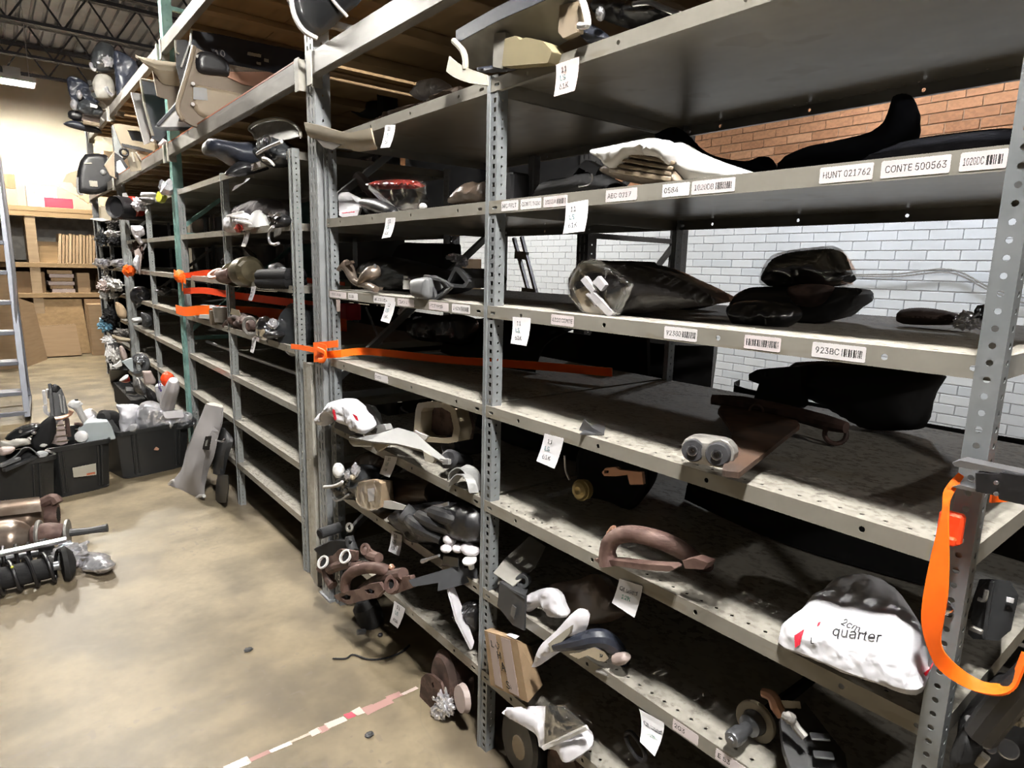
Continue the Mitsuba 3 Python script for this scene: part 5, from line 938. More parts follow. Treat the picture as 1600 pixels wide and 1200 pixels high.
# ================================================================== stock of the third and fourth units
LT = [('11', INK, .3, .15, .3), ('LS', INK, .55, .15, .25), ('61K', INK, .8, .15, .25)]
t = TH('arched_trim', 'cream edged arched wheel trim on top of the third unit beside its right post', 'wheel trim')
PT(t, 'shell', loft([[(3.864,-0.05,2.349),(3.738,-0.05,2.36),(3.452,-0.05,2.339),(3.255,-0.05,2.293),(3.125,-0.05,2.239),(3.096,-0.05,2.2)],[(3.667,-0.02,2.257),(3.533,-0.02,2.239),(3.305,-0.02,2.209),(3.165,-0.02,2.194),(3.049,-0.02,2.19),(3.018,-0.02,2.18)]], .006), 'trim_back')
PT(t, 'rim', tube([(3.699,-0.03,2.263),(3.705,-0.03,2.293),(3.799,-0.03,2.336),(3.653,-0.03,2.347),(3.394,-0.03,2.326),(3.183,-0.03,2.279),(3.064,-0.03,2.227),(3.044,-0.03,2.19)], .008, 8), 'trim_cream', 'cream rim')
t = TH('headlamp', 'clear headlamp cluster bulging at the right end of the third unit top shelf', 'headlamp')
PT(t, 'housing', puff([(3.56,0,2.189),(3.493,0,2.222),(3.346,0,2.227),(3.198,0,2.172),(3.153,0,2.111),(3.226,0,2.081),(3.365,0,2.083),(3.555,0,2.153)], .05, .1, .05, wr=.02, fq=20, seed=3), 'smoke_glass')
PT(t, 'bezel', merge(torus((3.285,0.05,2.182), (-.3, 1, 0), .035, .006), torus((3.362,0.05,2.18), (-.3, 1, 0), .03, .006)), 'chrome')
PT(t, 'trim', tube([(3.394,0.06,2.146),(3.267,0.06,2.155),(3.044,0.06,2.158)], .008, 8), 'white_plastic')
PT(t, 'arm', tube([(3.332,0.05,2.116),(3.258,0.05,2.102),(3.189,0.05,2.071)], [.012, .008, .006], 8), 'trim_white')
t = TH('bumper_cover', 'dark navy bumper cover lying along the third unit top shelf under the rack beam', 'bumper')
PT(t, 'cover', puff([(3.8,0.196,2.229),(3.8,0.168,2.259),(3.8,0.031,2.258),(3.8,-0.1,2.275),(3.8,-0.169,2.222),(3.8,-0.101,2.138),(3.8,-0.041,2.124),(3.8,0.044,2.135),(3.8,0.109,2.171),(3.8,0.179,2.179)], .1, .3, .1), 'navy_plastic')
PT(t, 'lower', puff([(3.75,0.121,2.075),(3.75,0.051,2.149),(3.75,-0.027,2.148),(3.75,-0.113,2.134),(3.75,-0.076,2.11),(3.75,0.045,2.07)], .06, .1, .05, wr=.01, fq=9), 'black_plastic')
PT(t, 'bolt', merge(tube([(3.932,0.02,2.152),(3.899,0.02,2.134),(3.878,0.02,2.115)], .009, 8), blob((3.758,0.02,2.117), (.018, .012, .02), .3)), 'trim_white', 'bright fasteners')
paper_tag([(3.78,0.006,2.066),(3.701,0.006,2.063),(3.765,0.006,2.021),(3.874,0.006,2.002)], [], 'curled white tag under the top shelf of the third unit', curl=.05)
t = TH('folded_blanket', 'brown grey cloth bundle on the eye level shelf of the third unit', 'blanket')
PT(t, 'cloth', puff([(4.541,-0.1,1.914),(4.319,-0.1,1.958),(4.019,-0.1,1.978),(3.735,-0.1,1.966),(3.533,-0.1,1.926),(3.504,-0.1,1.845),(3.981,-0.1,1.836),(4.505,-0.1,1.871)], .1, .15, .1, wr=.03, fq=7, seed=4), 'cloth_grey')
t = TH('bagged_blades', 'clear bag of white edged blades in front of the cloth bundle', 'bag')
PT(t, 'bag', puff([(4.237,0,1.854),(4.161,0,1.889),(3.878,0,1.893),(3.679,0,1.836),(3.663,0,1.797),(4.182,0,1.784),(4.229,0,1.823)], .04, .05, .04, wr=.03, fq=14, seed=6), 'bubble')
for a, b in (((4.018,0.05,1.872), (3.708,0.05,1.881)), ((3.893,0.06,1.865), (3.569,0.06,1.834)), ((3.823,0.06,1.841), (3.53,0.06,1.809))): PT(t, 'blade', bar(a, b, .012, .012), 'white_plastic')
PT(t, 'lens', blob((3.841,0.04,1.797), (.05, .02, .025), .3, 2), 'red_lens', 'red lens')
SO('white_dome', 'white dome cap on the eye level shelf of the third unit', 'cap', hull(np.vstack([ICO[2].vertices[ICO[2].vertices[:, 2] > -.1] * V((.10, .06, .10)) + V((3.682,-0.03,1.8))])), 'white_plastic')
t = TH('tow_hook', 'black latch with a big silver hook hanging over the eye level shelf lip', 'hook')
PT(t, 'latch', puff([(3.345,0.03,1.842),(3.295,0.03,1.855),(3.134,0.03,1.838),(3.131,0.03,1.791),(3.267,0.03,1.783),(3.321,0.03,1.804)], .03, .06, .03, wr=.02, fq=20, seed=2), 'black_plastic')
PT(t, 'hook', tube([(3.205,0.06,1.785),(3.264,0.06,1.763),(3.278,0.06,1.732),(3.253,0.06,1.707),(3.189,0.06,1.7),(3.143,0.06,1.705)], .008, 8), 'steel', 'silver hook')
PT(t, 'plate', slab([(3.227,0.05,1.774),(3.136,0.05,1.778),(3.158,0.05,1.748),(3.233,0.05,1.735)], .008), 'cast_alu')
PT(t, 'glint', merge(blob((3.225,0.06,1.847), (.02, .012, .012), .3), blob((3.126,0.06,1.839), (.025, .012, .01), .3)), 'chrome')
paper_tag([(3.854,0.006,1.775),(3.759,0.006,1.776),(3.796,0.006,1.696),(3.891,0.006,1.7)], LT, 'narrow white tag under the eye level shelf of the third unit')
t = TH('catalytic_converter', 'brassy round catalytic converter with a flanged neck on the third units middle shelf', 'catalytic converter')
PT(t, 'can', lathe(V((3.815,0,1.56)), V((4.022,0.02,1.54)) - V((3.815,0,1.56)), [(0, -.04), (.06, -.035), (.085, -.01), (.088, .07), (.075, .13), (.045, .19), (.045, .24), (.07, .24), (.07, .255), (0, .26)], 24), 'bronze')
PT(t, 'label', slab([(3.619,0.12,1.595),(3.523,0.12,1.62),(3.469,0.12,1.617),(3.574,0.12,1.586)], .004), 'trim_cream', 'cream label')
PT(t, 'pipe', tube([(3.992,0.05,1.541),(4.055,0.07,1.524),(4.14,0.08,1.529)], [.04, .045, .035], 12), 'rust')
PT(t, 'flange', merge(ring((4.132,0.1,1.533), (-.3, .5, .8), .05, .032, .014), slab([(4.324,0.09,1.513),(4.213,0.09,1.543),(3.999,0.09,1.555),(4.004,0.09,1.533),(4.147,0.09,1.514)], .012)), 'copper')
t = TH('black_tubes', 'two black tubes stacked on the middle shelf beside the third units right post', 'tube')
for y0 in (431, 441): PT(t, 'tube', tube(([(3.466,0.05,1.542), (3.198,0,1.553), (3.292,-0.1,1.552)] if y0 == 431 else [(3.471,0.05,1.509), (3.202,0,1.518), (3.295,-0.1,1.515)]), .034, 12, 2), 'black_matte')
SO('blue_film', 'crumpled blue white film on the black tubes', 'film', puff([(3.606,-0.05,1.558),(3.527,-0.05,1.607),(3.456,-0.05,1.611),(3.365,-0.05,1.569),(3.376,-0.05,1.556),(3.555,-0.05,1.552)], .04, .04, .04, wr=.03, fq=16, seed=3), 'bubble')
SO('diagonal_strut', 'black strut leaning across the gap above the brassy converter', 'strut', bar((4.801,-0.25,1.715), (4.017,-0.1,1.603), .03, .05), 'black_plastic')
SO('glossy_black_parts', 'glossy black parts behind the brassy converter', 'car part', puff([(5.062,-0.2,1.581),(4.944,-0.2,1.674),(4.717,-0.2,1.713),(4.604,-0.2,1.686),(4.56,-0.2,1.609),(4.775,-0.2,1.562)], .06, .1, .06, wr=.03, fq=12, seed=6), 'black_gloss')
paper_tag([(3.774,0.006,1.474),(3.692,0.006,1.481),(3.728,0.006,1.397),(3.81,0.006,1.396)], LT, 'narrow white tag under the middle shelf of the third unit')
t = TH('open_carton', 'small open tan carton with white sheets on the fourth shelf', 'carton')
PT(t, 'carton', hull([(5.032,-0.03,1.279),(4.587,-0.03,1.298),(4.597,-0.03,1.25),(5.028,-0.03,1.224)] + [(5.74,-0.2,1.242),(5.251,-0.2,1.262),(5.355,-0.2,1.206)]), 'cardboard', smooth=False)
PT(t, 'sheets', slab([(5.097,-0.02,1.294),(4.79,-0.02,1.308),(4.693,-0.02,1.292),(4.973,-0.02,1.274)], .05, (0, .5, .9)), 'paper', 'white sheets')
SO('white_cup', 'small white cup standing on the fourth shelf at the post', 'cup', lathe((4.535,-0.02,1.212), (0, 0, 1), [(0, 0), (.045, 0), (.055, .10), (.045, .10), (0, .02)], 16), 'trim_white')
SO('white_rod', 'white rod lying flat on the fourth shelf of the fourth unit', 'rod', bar((5.128,0,1.208), (4.659,0,1.238), .03, .03), 'trim_white')
SO('grey_block', 'small brown grey block beside the white cup', 'block', box((4.626,0,1.236), (.06, .06, .10), None, .004), 'tan_dark')
t = TH('parts_heap', 'heap of rusty brackets under a cream card on the fourth shelf', 'car part')
PT(t, 'brackets', puff([(4.446,-0.05,1.163),(4.413,-0.05,1.254),(4.222,-0.05,1.297),(3.968,-0.05,1.268),(3.941,-0.05,1.201),(4.174,-0.05,1.187)], .06, .1, .05, wr=.05, fq=12, seed=5), 'rust_dark')
PT(t, 'card', slab([(4.157,0.02,1.327),(3.997,0.02,1.325),(3.964,0.02,1.293),(4.178,0.02,1.29)], .004), 'tan_light', 'cream card')
PT(t, 'ring', torus((3.742,0.03,1.252), (-.5, .8, 0), .05, .010), 'cast_alu')
t = TH('chrome_lamp', 'chrome fog lamp in a black housing on the fourth shelf of the third unit', 'lamp')
PT(t, 'reflector', blob((3.496,0.03,1.262), (.06, .05, .07), .12, 2, 3), 'chrome')
PT(t, 'housing', puff([(3.599,0.02,1.21),(3.466,0.02,1.247),(3.343,0.02,1.265),(3.308,0.02,1.235),(3.472,0.02,1.205),(3.579,0.02,1.198)], .04, .08, .03), 'black_plastic')
PT(t, 'bulb', blob((3.389,0.02,1.295), (.03, .03, .03), .3, 2), 'foil')
SO('round_canister', 'big dark round canister behind the third units right post', 'canister', lathe(V((3.295,-0.05,1.27)), (-.2, 1, .1), [(0, -.2), (.13, -.19), (.14, 0), (.11, .03), (0, .03)], 24), 'smoke_glass')
paper_tag([(3.81,0.006,1.178),(3.739,0.006,1.178),(3.752,0.006,1.095),(3.822,0.006,1.097)], LT, 'narrow white tag under the fourth shelf of the third unit')
SO('bright_rod', 'long bright metal rod lying across the third and fourth units below the fourth shelf', 'rod', tube([(5.4, -.12, .985), (4.4, -.14, .985), (3.3, -.18, .985)], .012, 8, 1), 'steel')
t = TH('orange_straps', 'orange straps wound round the teal upright and running along the third and fourth units', 'strap')
PT(t, 'knot', merge(blob((5.312,0.06,1.493), (.07, .04, .05), .2, 2), band([(5.554,0.05,1.511),(5.362,0.05,1.491),(5.18,0.05,1.473)], .06)), 'orange_web')
PT(t, 'run', band([V((5.308,0.03,1.498)), (4.9, -.1, 1.535), (4.0, -.2, 1.52), (3.2, -.3, 1.50)], .04), 'orange_web_b')
PT(t, 'run', band([V((5.316,0.04,1.383)), V((4.856,0,1.407)), (4.2, -.05, 1.40), (3.2, -.2, 1.39)], .045), 'orange_web_b')
PT(t, 'run', band([V((5.628,0.04,1.228)), V((5.251,0.05,1.234)), V((4.927,0,1.264)), (4.2, -.2, 1.29), (3.3, -.35, 1.28)], .07), 'orange_web')
PT(t, 'tail', band([V((5.284,0.05,1.47)), V((5.297,0.05,1.427)), V((5.31,0.05,1.383))], .03, up=(1, 0, 0)), 'orange_web')

# ================================================================== stock of the far units (fifth to last)
def bits(rows):
    for name, label, cat, mesh, m in rows: SO(name, label, cat, mesh, m)
bits([
 ('silver_bumper_strip', 'bright silver strip on the fifth unit top shelf below the beam', 'trim strip', puff([(6.613,0.063,2.187),(6.613,0.042,2.2),(6.613,-0.08,2.205),(6.613,-0.083,2.172),(6.613,0.055,2.161)], .04, .08, .03), 'white_plastic'),
 ('grey_light_unit', 'grey lamp unit under the bright silver strip', 'lamp', puff([(6.408,0.103,2.137),(6.408,-0.049,2.15),(6.408,-0.077,2.114),(6.408,0.029,2.09),(6.408,0.091,2.106)], .05, .1, .04, wr=.03, fq=12, seed=3), 'alu_dark'),
 ('yellow_gear', 'small yellow toothed piece on the fifth unit top shelf', 'gear', disc((5.887,0.02,2.104), (-.4, 1, .2), .05, .04, 10), 'yellow_mark'),
 ('steel_bracket_post', 'shiny steel mount on the post top beside the teal upright', 'mount', merge(tube([(5.591,0.075,2.159),(5.591,0.045,2.148),(5.591,-0.001,2.176)], [.05, .05, .06], 10), blob((5.696,0.06,2.164), (.03, .03, .06), .3)), 'steel'),
 ('red_tail_light', 'round red tail light among white lamps at the far top shelf', 'tail lamp', lathe(V((7.147,0.06,2.102)), (-.5, .8, 0), [(0, -.1), (.09, -.08), (.10, 0), (.06, .03), (0, .04)], 16), 'red_lens'),
 ('white_lamp_pile', 'pile of white lamp shells beside the round red tail light', 'lamp', merge(blob((6.99,0.03,2.113), (.12, .06, .06), .4, 2.4, 3), blob((6.903,0,2.139), (.16, .06, .04), .4, 2.4, 6)), 'bag_white'),
 ('black_hose_end', 'black round hose mouth by the far rack upright', 'hose', merge(lathe(V((7.087,0.2,2.083)), (-.6, .8, 0), [(0, -.01), (.085, -.01), (.10, .02), (.11, -.02), (.10, -.3), (0, -.3)], 18)), 'black_plastic'),
 ('grey_sheet_tab', 'grey sheet hanging from the beam at the far upright', 'sheet', slab([(7.349,0.102,2.237),(7.349,0.069,2.246),(7.349,0.036,2.182),(7.349,0.044,2.145),(7.349,0.1,2.117)], .01), 'grey_light'),
 ('cream_strip_lamp', 'cream strip above the black hose mouth', 'strip', bar((7.855,0.1,2.184), (7.37,0.1,2.148), .05, .05), 'white_plastic'),
 ('yellow_block', 'yellow tan block at the far end of the top shelf', 'block', box((8.686,0.1,2.109), (.16, .1, .16), None, .006), 'tan_light'),
 ('pale_board', 'pale thin board poking out at the far end of the row', 'board', slab([(8.388,0.276,2.036),(8.388,0.163,2.043),(8.388,0.105,2.026),(8.388,0.178,2.008),(8.388,0.277,2.022)], .03, (0, .5, .8)), 'trim_white'),
 ('bagged_white_part', 'white bag of parts hanging over the eye level shelf of the sixth unit', 'bag', puff([(6.901,0.12,1.912),(6.901,0.089,1.92),(6.901,0.027,1.918),(6.901,0.008,1.878),(6.901,0.011,1.837),(6.901,0.045,1.812),(6.901,0.027,1.76),(6.901,0.06,1.747),(6.901,0.097,1.804),(6.901,0.115,1.849)], .08, .08, .05, wr=.03, fq=12, seed=2), 'bag_white'),
 ('white_pouch', 'white and pink pouch above the orange strap in the sixth unit', 'bag', puff([(6.987,0.103,1.617),(6.987,0.069,1.653),(6.987,0.055,1.63),(6.987,0.059,1.57),(6.987,0.08,1.498),(6.987,0.113,1.557)], .05, .05, .04, wr=.02, fq=12, seed=4), 'bag_white'),
 ('pink_wrapper', 'pinkish wrapper hanging beside the white pouch', 'wrapper', slab([(7.019,0.088,1.689),(7.019,0.049,1.714),(7.019,0.027,1.655),(7.019,0.057,1.462),(7.019,0.079,1.522)], .02), 'pink_beige'),
 ('dark_bracket', 'dark brown bracket above the white pouch', 'bracket', blob((7.224,0.03,1.692), (.1, .06, .08), .5, 2.4, 3), 'rust_dark'),
 ('beige_cover', 'beige oval cover on the sixth unit middle shelf', 'cover', puff([(7.669,0.018,1.236),(7.669,-0.036,1.255),(7.669,-0.08,1.208),(7.669,-0.065,1.168),(7.669,0.011,1.176)], .06, .08, .04), 'pink_beige'),
 ('black_heap', 'heap of black plastic parts behind the beige oval cover', 'car part', puff([(7.461,0.092,1.272),(7.461,0.037,1.336),(7.461,-0.066,1.323),(7.461,-0.08,1.206),(7.461,0.049,1.169),(7.461,0.086,1.195)], .08, .1, .06, wr=.05, fq=9, seed=5), 'black_plastic'),
 ('glass_lamp_lens', 'clear lamp lens at the sixth unit shelf below the beige cover', 'lens', puff([(7.397,0.103,1.019),(7.397,0.034,1.036),(7.397,0.002,1.003),(7.397,0.015,0.977),(7.397,0.095,0.98)], .05, .08, .04, wr=.02, fq=14, seed=6), 'lens_clear'),
 ('dark_stand_part', 'dark angular part standing beside the clear lamp lens', 'car part', puff([(7.073,0.063,1.105),(7.073,-0.017,1.065),(7.073,-0.016,0.977),(7.073,0.057,0.961),(7.073,0.063,1.03)], .05, .1, .05, wr=.03, fq=10, seed=3), 'charcoal'),
 ('grey_lamp', 'pale lamp glass on the fifth unit gap, dim', 'lamp', blob((6.852,-0.1,1.323), (.12, .08, .05), .3, 2, 3), 'alu_dark'),
])
# seventh and last unit: crowded little parts
far = [  # px, py, y, radius xyz, material, name, label
 (176,365,.05,(.18,.08,.05),'white_plastic','lamp_shell','white lamp shell on the far eye level shelf'), (180,378,.05,(.14,.08,.06),'black_matte','black_pump','black pump below the white lamp shell'),
 (160,372,.1,(.12,.08,.10),'smoke_glass','dark_lamp','dark lamp glass at the far end of the eye level shelf'), (178,352,.03,(.2,.08,.06),'bag_dark','wrapped_part','dark wrapped part on the far upper shelf'),
 (160,411,.15,(.22,.1,.06),'foil','foil_lamp','bright foil like lamp at the far end of the middle shelf'), (186,411,.05,(.2,.1,.05),'foil','chrome_cluster','chrome cluster behind the far post on the middle shelf'),
 (172,412,.05,(.16,.08,.07),'black_matte','black_motor','black motor between two chrome lamps'), (166,424,.08,(.05,.03,.09),'white_plastic','white_clip','white clip hanging under the far middle shelf'),
 (169,437,.1,(.12,.06,.05),'white_plastic','white_switch','white switch on the far fourth shelf'), (180,445,.1,(.26,.08,.08),'trim_white','white_duct','white duct piece jutting from the far fourth shelf'),
 (163,447,.15,(.12,.08,.07),'pink_beige','pink_cap','pinkish cap at the far end of the fourth shelf'), (186,450,.03,(.2,.1,.08),'black_matte','black_fan','black fan part behind the white duct'),
 (163,457,.15,(.07,.06,.1),'trim_white','white_stub','white stub under the pinkish cap'), (177,461,.1,(.05,.05,.05),'white_plastic','white_knob','white knob beside the dim brown bottle'),
 (170,459,.1,(.07,.06,.1),'tan_dark','brown_bottle','dim brown bottle on the far fourth shelf'),
 (168,507,.15,(.2,.1,.1),'blue_plastic','blue_part','light blue plastic part at the far end of the fifth shelf'), (174,494,.12,(.18,.1,.12),'black_matte','black_hub','black hub above the light blue part'),
 (177,514,.1,(.16,.08,.07),'black_plastic','black_cover','black cover beside the light blue part'), (192,520,.05,(.2,.1,.05),'cast_alu','alloy_arm','dim alloy arm on the far fifth shelf'),
 (171,531,.15,(.14,.08,.07),'white_plastic','white_cup_part','white cup shaped part at the far sixth shelf'), (173,552,.18,(.09,.06,.16),'white_plastic','white_pipe','white pipe standing at the far lower shelf'),
 (182,557,.15,(.09,.06,.10),'trim_white','white_valve','white valve beside the pinkish panel'), (178,560,.15,(.14,.08,.08),'black_matte','black_joint','black joint on the far lowest shelf')]
for px_, (a, b, y, r, m, n, l) in zip([(8.623,0.05,1.891),(8.483,0.05,1.796),(9.088,0.1,1.848),(8.626,0.03,1.984),(8.846,0.15,1.557),(8.334,0.05,1.564),(9.047,0.05,1.55),(9.188,0.08,1.456),(8.912,0.1,1.364),(8.374,0.1,1.323),(8.863,0.15,1.291),(8.653,0.03,1.277),(8.915,0.15,1.215),(8.598,0.1,1.199),(8.967,0.1,1.197),(8.89,0.15,0.838),(8.748,0.12,0.946),(8.853,0.1,0.786),(8.502,0.05,0.771),(8.843,0.15,0.659),(8.57,0.18,0.533),(8.366,0.15,0.518),(8.596,0.15,0.467)], far):
    SO(n, l, 'car part', blob(px_, r, .45, 2.6, a * .1 + b, 3), m)
bits([
 ('tan_wheel_cover', 'tan curved cover leaning at the far end below the fourth shelf', 'cover', puff([(8.082,0.151,1.141),(8.082,0.092,1.127),(8.082,0.05,1.042),(8.082,0.068,0.966),(8.082,0.138,0.996)], .06, .1, .06), 'cardboard_light'),
 ('pale_tray', 'pale long tray on the far fifth shelf', 'tray', puff([(8.182,0.196,0.786),(8.182,0.131,0.762),(8.182,0.028,0.735),(8.182,0.037,0.699),(8.182,0.135,0.712),(8.182,0.192,0.757)], .04, .1, .03), 'tan_light'),
 ('grey_case', 'dark grey case under the white cup shaped part', 'case', hull([(8.518,0.208,0.651),(8.518,0.107,0.661),(8.518,0.1,0.586),(8.518,0.184,0.569)] + [(9.861,0.011,0.505),(9.861,-0.098,0.482),(9.861,-0.063,0.415)]), 'charcoal'),
 ('pink_panel', 'pinkish slanted panel near the floor of the far units', 'panel', puff([(7.793,0.187,0.687),(7.793,0.151,0.699),(7.793,0.122,0.621),(7.793,0.121,0.559),(7.793,0.168,0.556)], .04, .06, .03), 'pink_beige'),
 ('white_seat_bracket', 'white angled bracket near the floor of the far units', 'bracket', slab([(7.947,0.248,0.479),(7.947,0.205,0.497),(7.947,0.167,0.536),(7.947,0.159,0.479),(7.947,0.22,0.456)], .06, (0, .6, .7)), 'trim_white'),
 ('grey_wing_panel', 'pale green grey wing panel near the floor of the seventh unit', 'panel', slab([(7.06,0.261,0.637),(7.06,0.195,0.663),(7.06,0.173,0.662),(7.06,0.172,0.523),(7.06,0.198,0.538)], .03), 'milk_plastic'),
 ('black_battery_box', 'charcoal box standing on the floor at the far end of the row', 'box', hull([(9.75,0.07,0),(9.795,-0.135,0),(10.243,-0.293,0),(10.314,-0.068,0)] + [(8.753,0.187,0.32),(8.606,0.03,0.32),(8.838,-0.056,0.32),(8.965,0.062,0.32)], .01), 'charcoal'),
 ('red_white_lamp', 'red and white tail lamp lying on the charcoal floor box', 'tail lamp', puff([(6.215,0.396,0.596),(6.215,0.342,0.636),(6.215,0.324,0.623),(6.215,0.322,0.578),(6.215,0.365,0.571)], .06, .06, .04), 'red_lens'),
 ('white_lens_cap', 'white lens half of the tail lamp beside the charcoal floor box', 'lens', puff([(6.067,0.414,0.626),(6.067,0.37,0.66),(6.067,0.347,0.658),(6.067,0.359,0.626),(6.067,0.41,0.609)], .05, .03, .03), 'white_plastic'),
 ('tan_seat_pad', 'tan square pad leaning by the sixth unit near the floor', 'pad', puff([(6.535,0.178,0.61),(6.535,0.106,0.61),(6.535,0.071,0.517),(6.535,0.078,0.482),(6.535,0.166,0.484)], .03, .06, .02, sm=0), 'pink_beige'),
 ('transmission_part', 'grey green gearbox part on the floor before the sixth unit', 'gearbox', merge(puff([(5.887,0.344,0.61),(5.887,0.309,0.66),(5.887,0.279,0.625),(5.887,0.257,0.548),(5.887,0.278,0.507),(5.887,0.331,0.545)], .1, .15, .06, wr=.05, fq=8, seed=3), tube([(5.99,0.389,0.544),(5.99,0.353,0.54),(5.99,0.308,0.525)], .03, 8)), 'alu_dark'),
 ('black_compressor', 'black round compressor on the floor behind the silver bags', 'compressor', puff([(5.985,0.241,0.552),(5.985,0.204,0.537),(5.985,0.156,0.465),(5.985,0.168,0.422),(5.985,0.23,0.43)], .1, .12, .07, wr=.04, fq=8, seed=4), 'black_matte'),
 ('black_pulley', 'black shiny pulley part standing at the seventh unit post', 'pulley', merge(torus((7.046,0.12,0.596), (-.5, .8, .2), .09, .03), blob((6.984,0.12,0.655), (.06, .06, .05), .3)), 'steel_dark'),
 ('orange_cap', 'small orange cap behind the courier envelope', 'cap', blob((5.273,0.2,0.727), (.06, .05, .06), .15, 2), 'orange_web_b'),
])
SO('parts_tray', 'low black tray under the heap of white and pink parts by the far units', 'tray', merge(bx(7.2, 8.4, .03, .20, 0, .02, .004), bx(7.2, 7.22, .03, .20, 0, .22), bx(8.38, 8.4, .03, .20, 0, .22), bx(7.2, 8.4, .03, .05, 0, .22), bx(7.2, 8.4, .18, .20, 0, .22), bx(7.22, 8.38, .05, .18, .02, .20)), 'black_matte', smooth=False)
t = TH('orange_knot', 'orange strap knotted round the far rack upright', 'strap')
PT(t, 'knot', merge(blob((7.469,0.08,1.495), (.16, .06, .06), .3, 2.2, 2), band([(7.738,0.1,1.484),(7.523,0.1,1.501),(7.167,0.1,1.519)], .06), band([(7.696,0.1,1.485),(7.544,0.1,1.462),(7.429,0.1,1.452)], .05)), 'orange_web')
for k, (p_, lab) in enumerate((([(6.945,0.01,1.756),(6.848,0.01,1.755),(6.906,0.01,1.697),(7.004,0.01,1.697)], 'tiny white tag under the eye level shelf of the sixth unit'), ([(7.594,0.01,1.187),(7.479,0.01,1.193),(7.539,0.01,1.144),(7.656,0.01,1.137)], 'tiny white tag under the beige oval cover'),
        ([(6.747,0.01,2.061),(6.656,0.01,2.056),(6.7,0.01,2.025),(6.761,0.01,2.028)], 'tiny white tag under the sixth unit top shelf'), ([(7.954,0.01,2.06),(7.828,0.01,2.061),(7.889,0.01,2.025),(8.013,0.01,2.03)], 'tiny white tag beside the far post top'))): paper_tag(p_, [], lab)

# ================================================================== what stands dark behind the shelving
ord_ = ['nearest', 'second', 'third', 'fourth', 'fifth', 'sixth', 'seventh', 'last']
def bumper_back(x0, x1, z0, z1, y, label, m='black_plastic'):
    w = x1 - x0; t = TH('bumper_cover', label, 'bumper')
    PT(t, 'cover', loft([[(x0 + .02, y - .18, z), (x0 + .1 * w, y - .02, z), (x0 + .5 * w, y + .03, z), (x1 - .1 * w, y - .02, z), (x1 - .02, y - .18, z)] for z in (z0, z0 + .3 * (z1 - z0), z0 + .75 * (z1 - z0), z1)], .006, 5, 3), m)
    PT(t, 'lip', bar((x0 + .12 * w, y - .03, z0 + .02), (x1 - .12 * w, y - .03, z0 + .02), .05, .03), m)
for k, (x0, x1) in enumerate([(.1, 1.52), (1.56, 2.72), (2.95, 4.28), (4.32, 5.5), (5.66, 6.84), (6.86, 8.08), (8.3, 9.36), (9.38, 10.4)]):
    bumper_back(x0, x1, .01, .55, -1.12, 'black bumper cover standing on the floor behind the %s shelving unit' % ord_[k])
    bumper_back(x0 + .03, x1 - .03, .56, 1.165 if k == 0 else 1.30, -1.13, 'black bumper cover stacked upright behind the %s shelving unit' % ord_[k], 'black_matte')
    if k > 2: bumper_back(x0, x1, 1.31, 2.34, -1.12, 'black bumper cover under the plywood behind the %s shelving unit' % ord_[k], 'charcoal')
rack_frame(2.62, -1.52, -2.45, 'rack_dark', 3.2, 'dark rack upright frame of the next row seen through the third shelf gap', name='pallet_rack')
rack_frame(5.3, -1.52, -2.45, 'rack_dark', 3.2, 'dark rack upright frame of the next row further down behind the shelving')
for xx, nm in ((2.712, 'nearer'), (5.392, 'farther')):
    x1 = 5.298 if xx < 3 else 7.9
    beam(xx, x1, -1.50, 1.30, 'dark rack beam of the next row, %s span' % nm, m='rack_dark'); beam(xx, x1, -1.50, 1.85, 'dark upper rack beam of the next row, %s span' % nm, m='rack_dark')
    t = TH('rack_deck', 'dark plywood shelf of the next row, %s span' % nm, 'shelf'); PT(t, 'sheet', bx(xx, x1, -1.545, -2.45, 1.365, 1.385), 'plywood', smooth=False); PT(t, 'sheet', bx(xx, x1, -1.545, -2.45, 1.91, 1.93), 'plywood', smooth=False)
def carton(x, y, z, sx, sy, sz, label, m='cardboard', grp=None, name='carton'):
    t = TH(name, label, 'carton', grp); PT(t, 'box', bx(x, x + sx, y, y + sy, z, z + sz, .003), m, smooth=False)
    PT(t, 'tape', bx(x + sx * .46, x + sx * .54, y - .001, y + sy + .001, z + sz * .6, z + sz + .001), 'tape_tan', smooth=False)
for k, (x, sx, sz, m) in enumerate([(4.72, .34, .30, 'cardboard_light'), (5.10, .34, .33, 'cardboard'), (5.48, .5, .30, 'cardboard_light'), (6.1, .45, .38, 'cardboard'), (6.7, .5, .3, 'cardboard_light'), (7.3, .45, .36, 'cardboard')]):
    carton(x, -2.3, 1.386, sx, .45, sz, ['lit tan carton seen past the tall black panel through the second unit', 'tan carton behind the rack upright slots', 'bright carton on the next row past the third unit', 'brown carton on the next row past the fourth unit', 'tan carton deep in the next row', 'last brown carton on the next row'][k], m)
for k, x in enumerate((2.95, 4.2, 5.6, 6.7)):
    bumper_back(x, x + 1.15, .01, 1.2, -1.75, 'tall black cover standing on the floor under the next row, %s one from the camera' % ['first', 'second', 'third', 'fourth'][k], 'black_matte')
for k, (x, w) in enumerate(((2.75, 1.2), (3.98, 1.2), (5.42, 1.2), (6.65, 1.2))):
    bumper_back(x, x + w, 1.931, 2.8, -1.7, 'black cover on the upper shelf of the next row, %s one from the camera' % ['first', 'second', 'third', 'fourth'][k], 'black_matte')
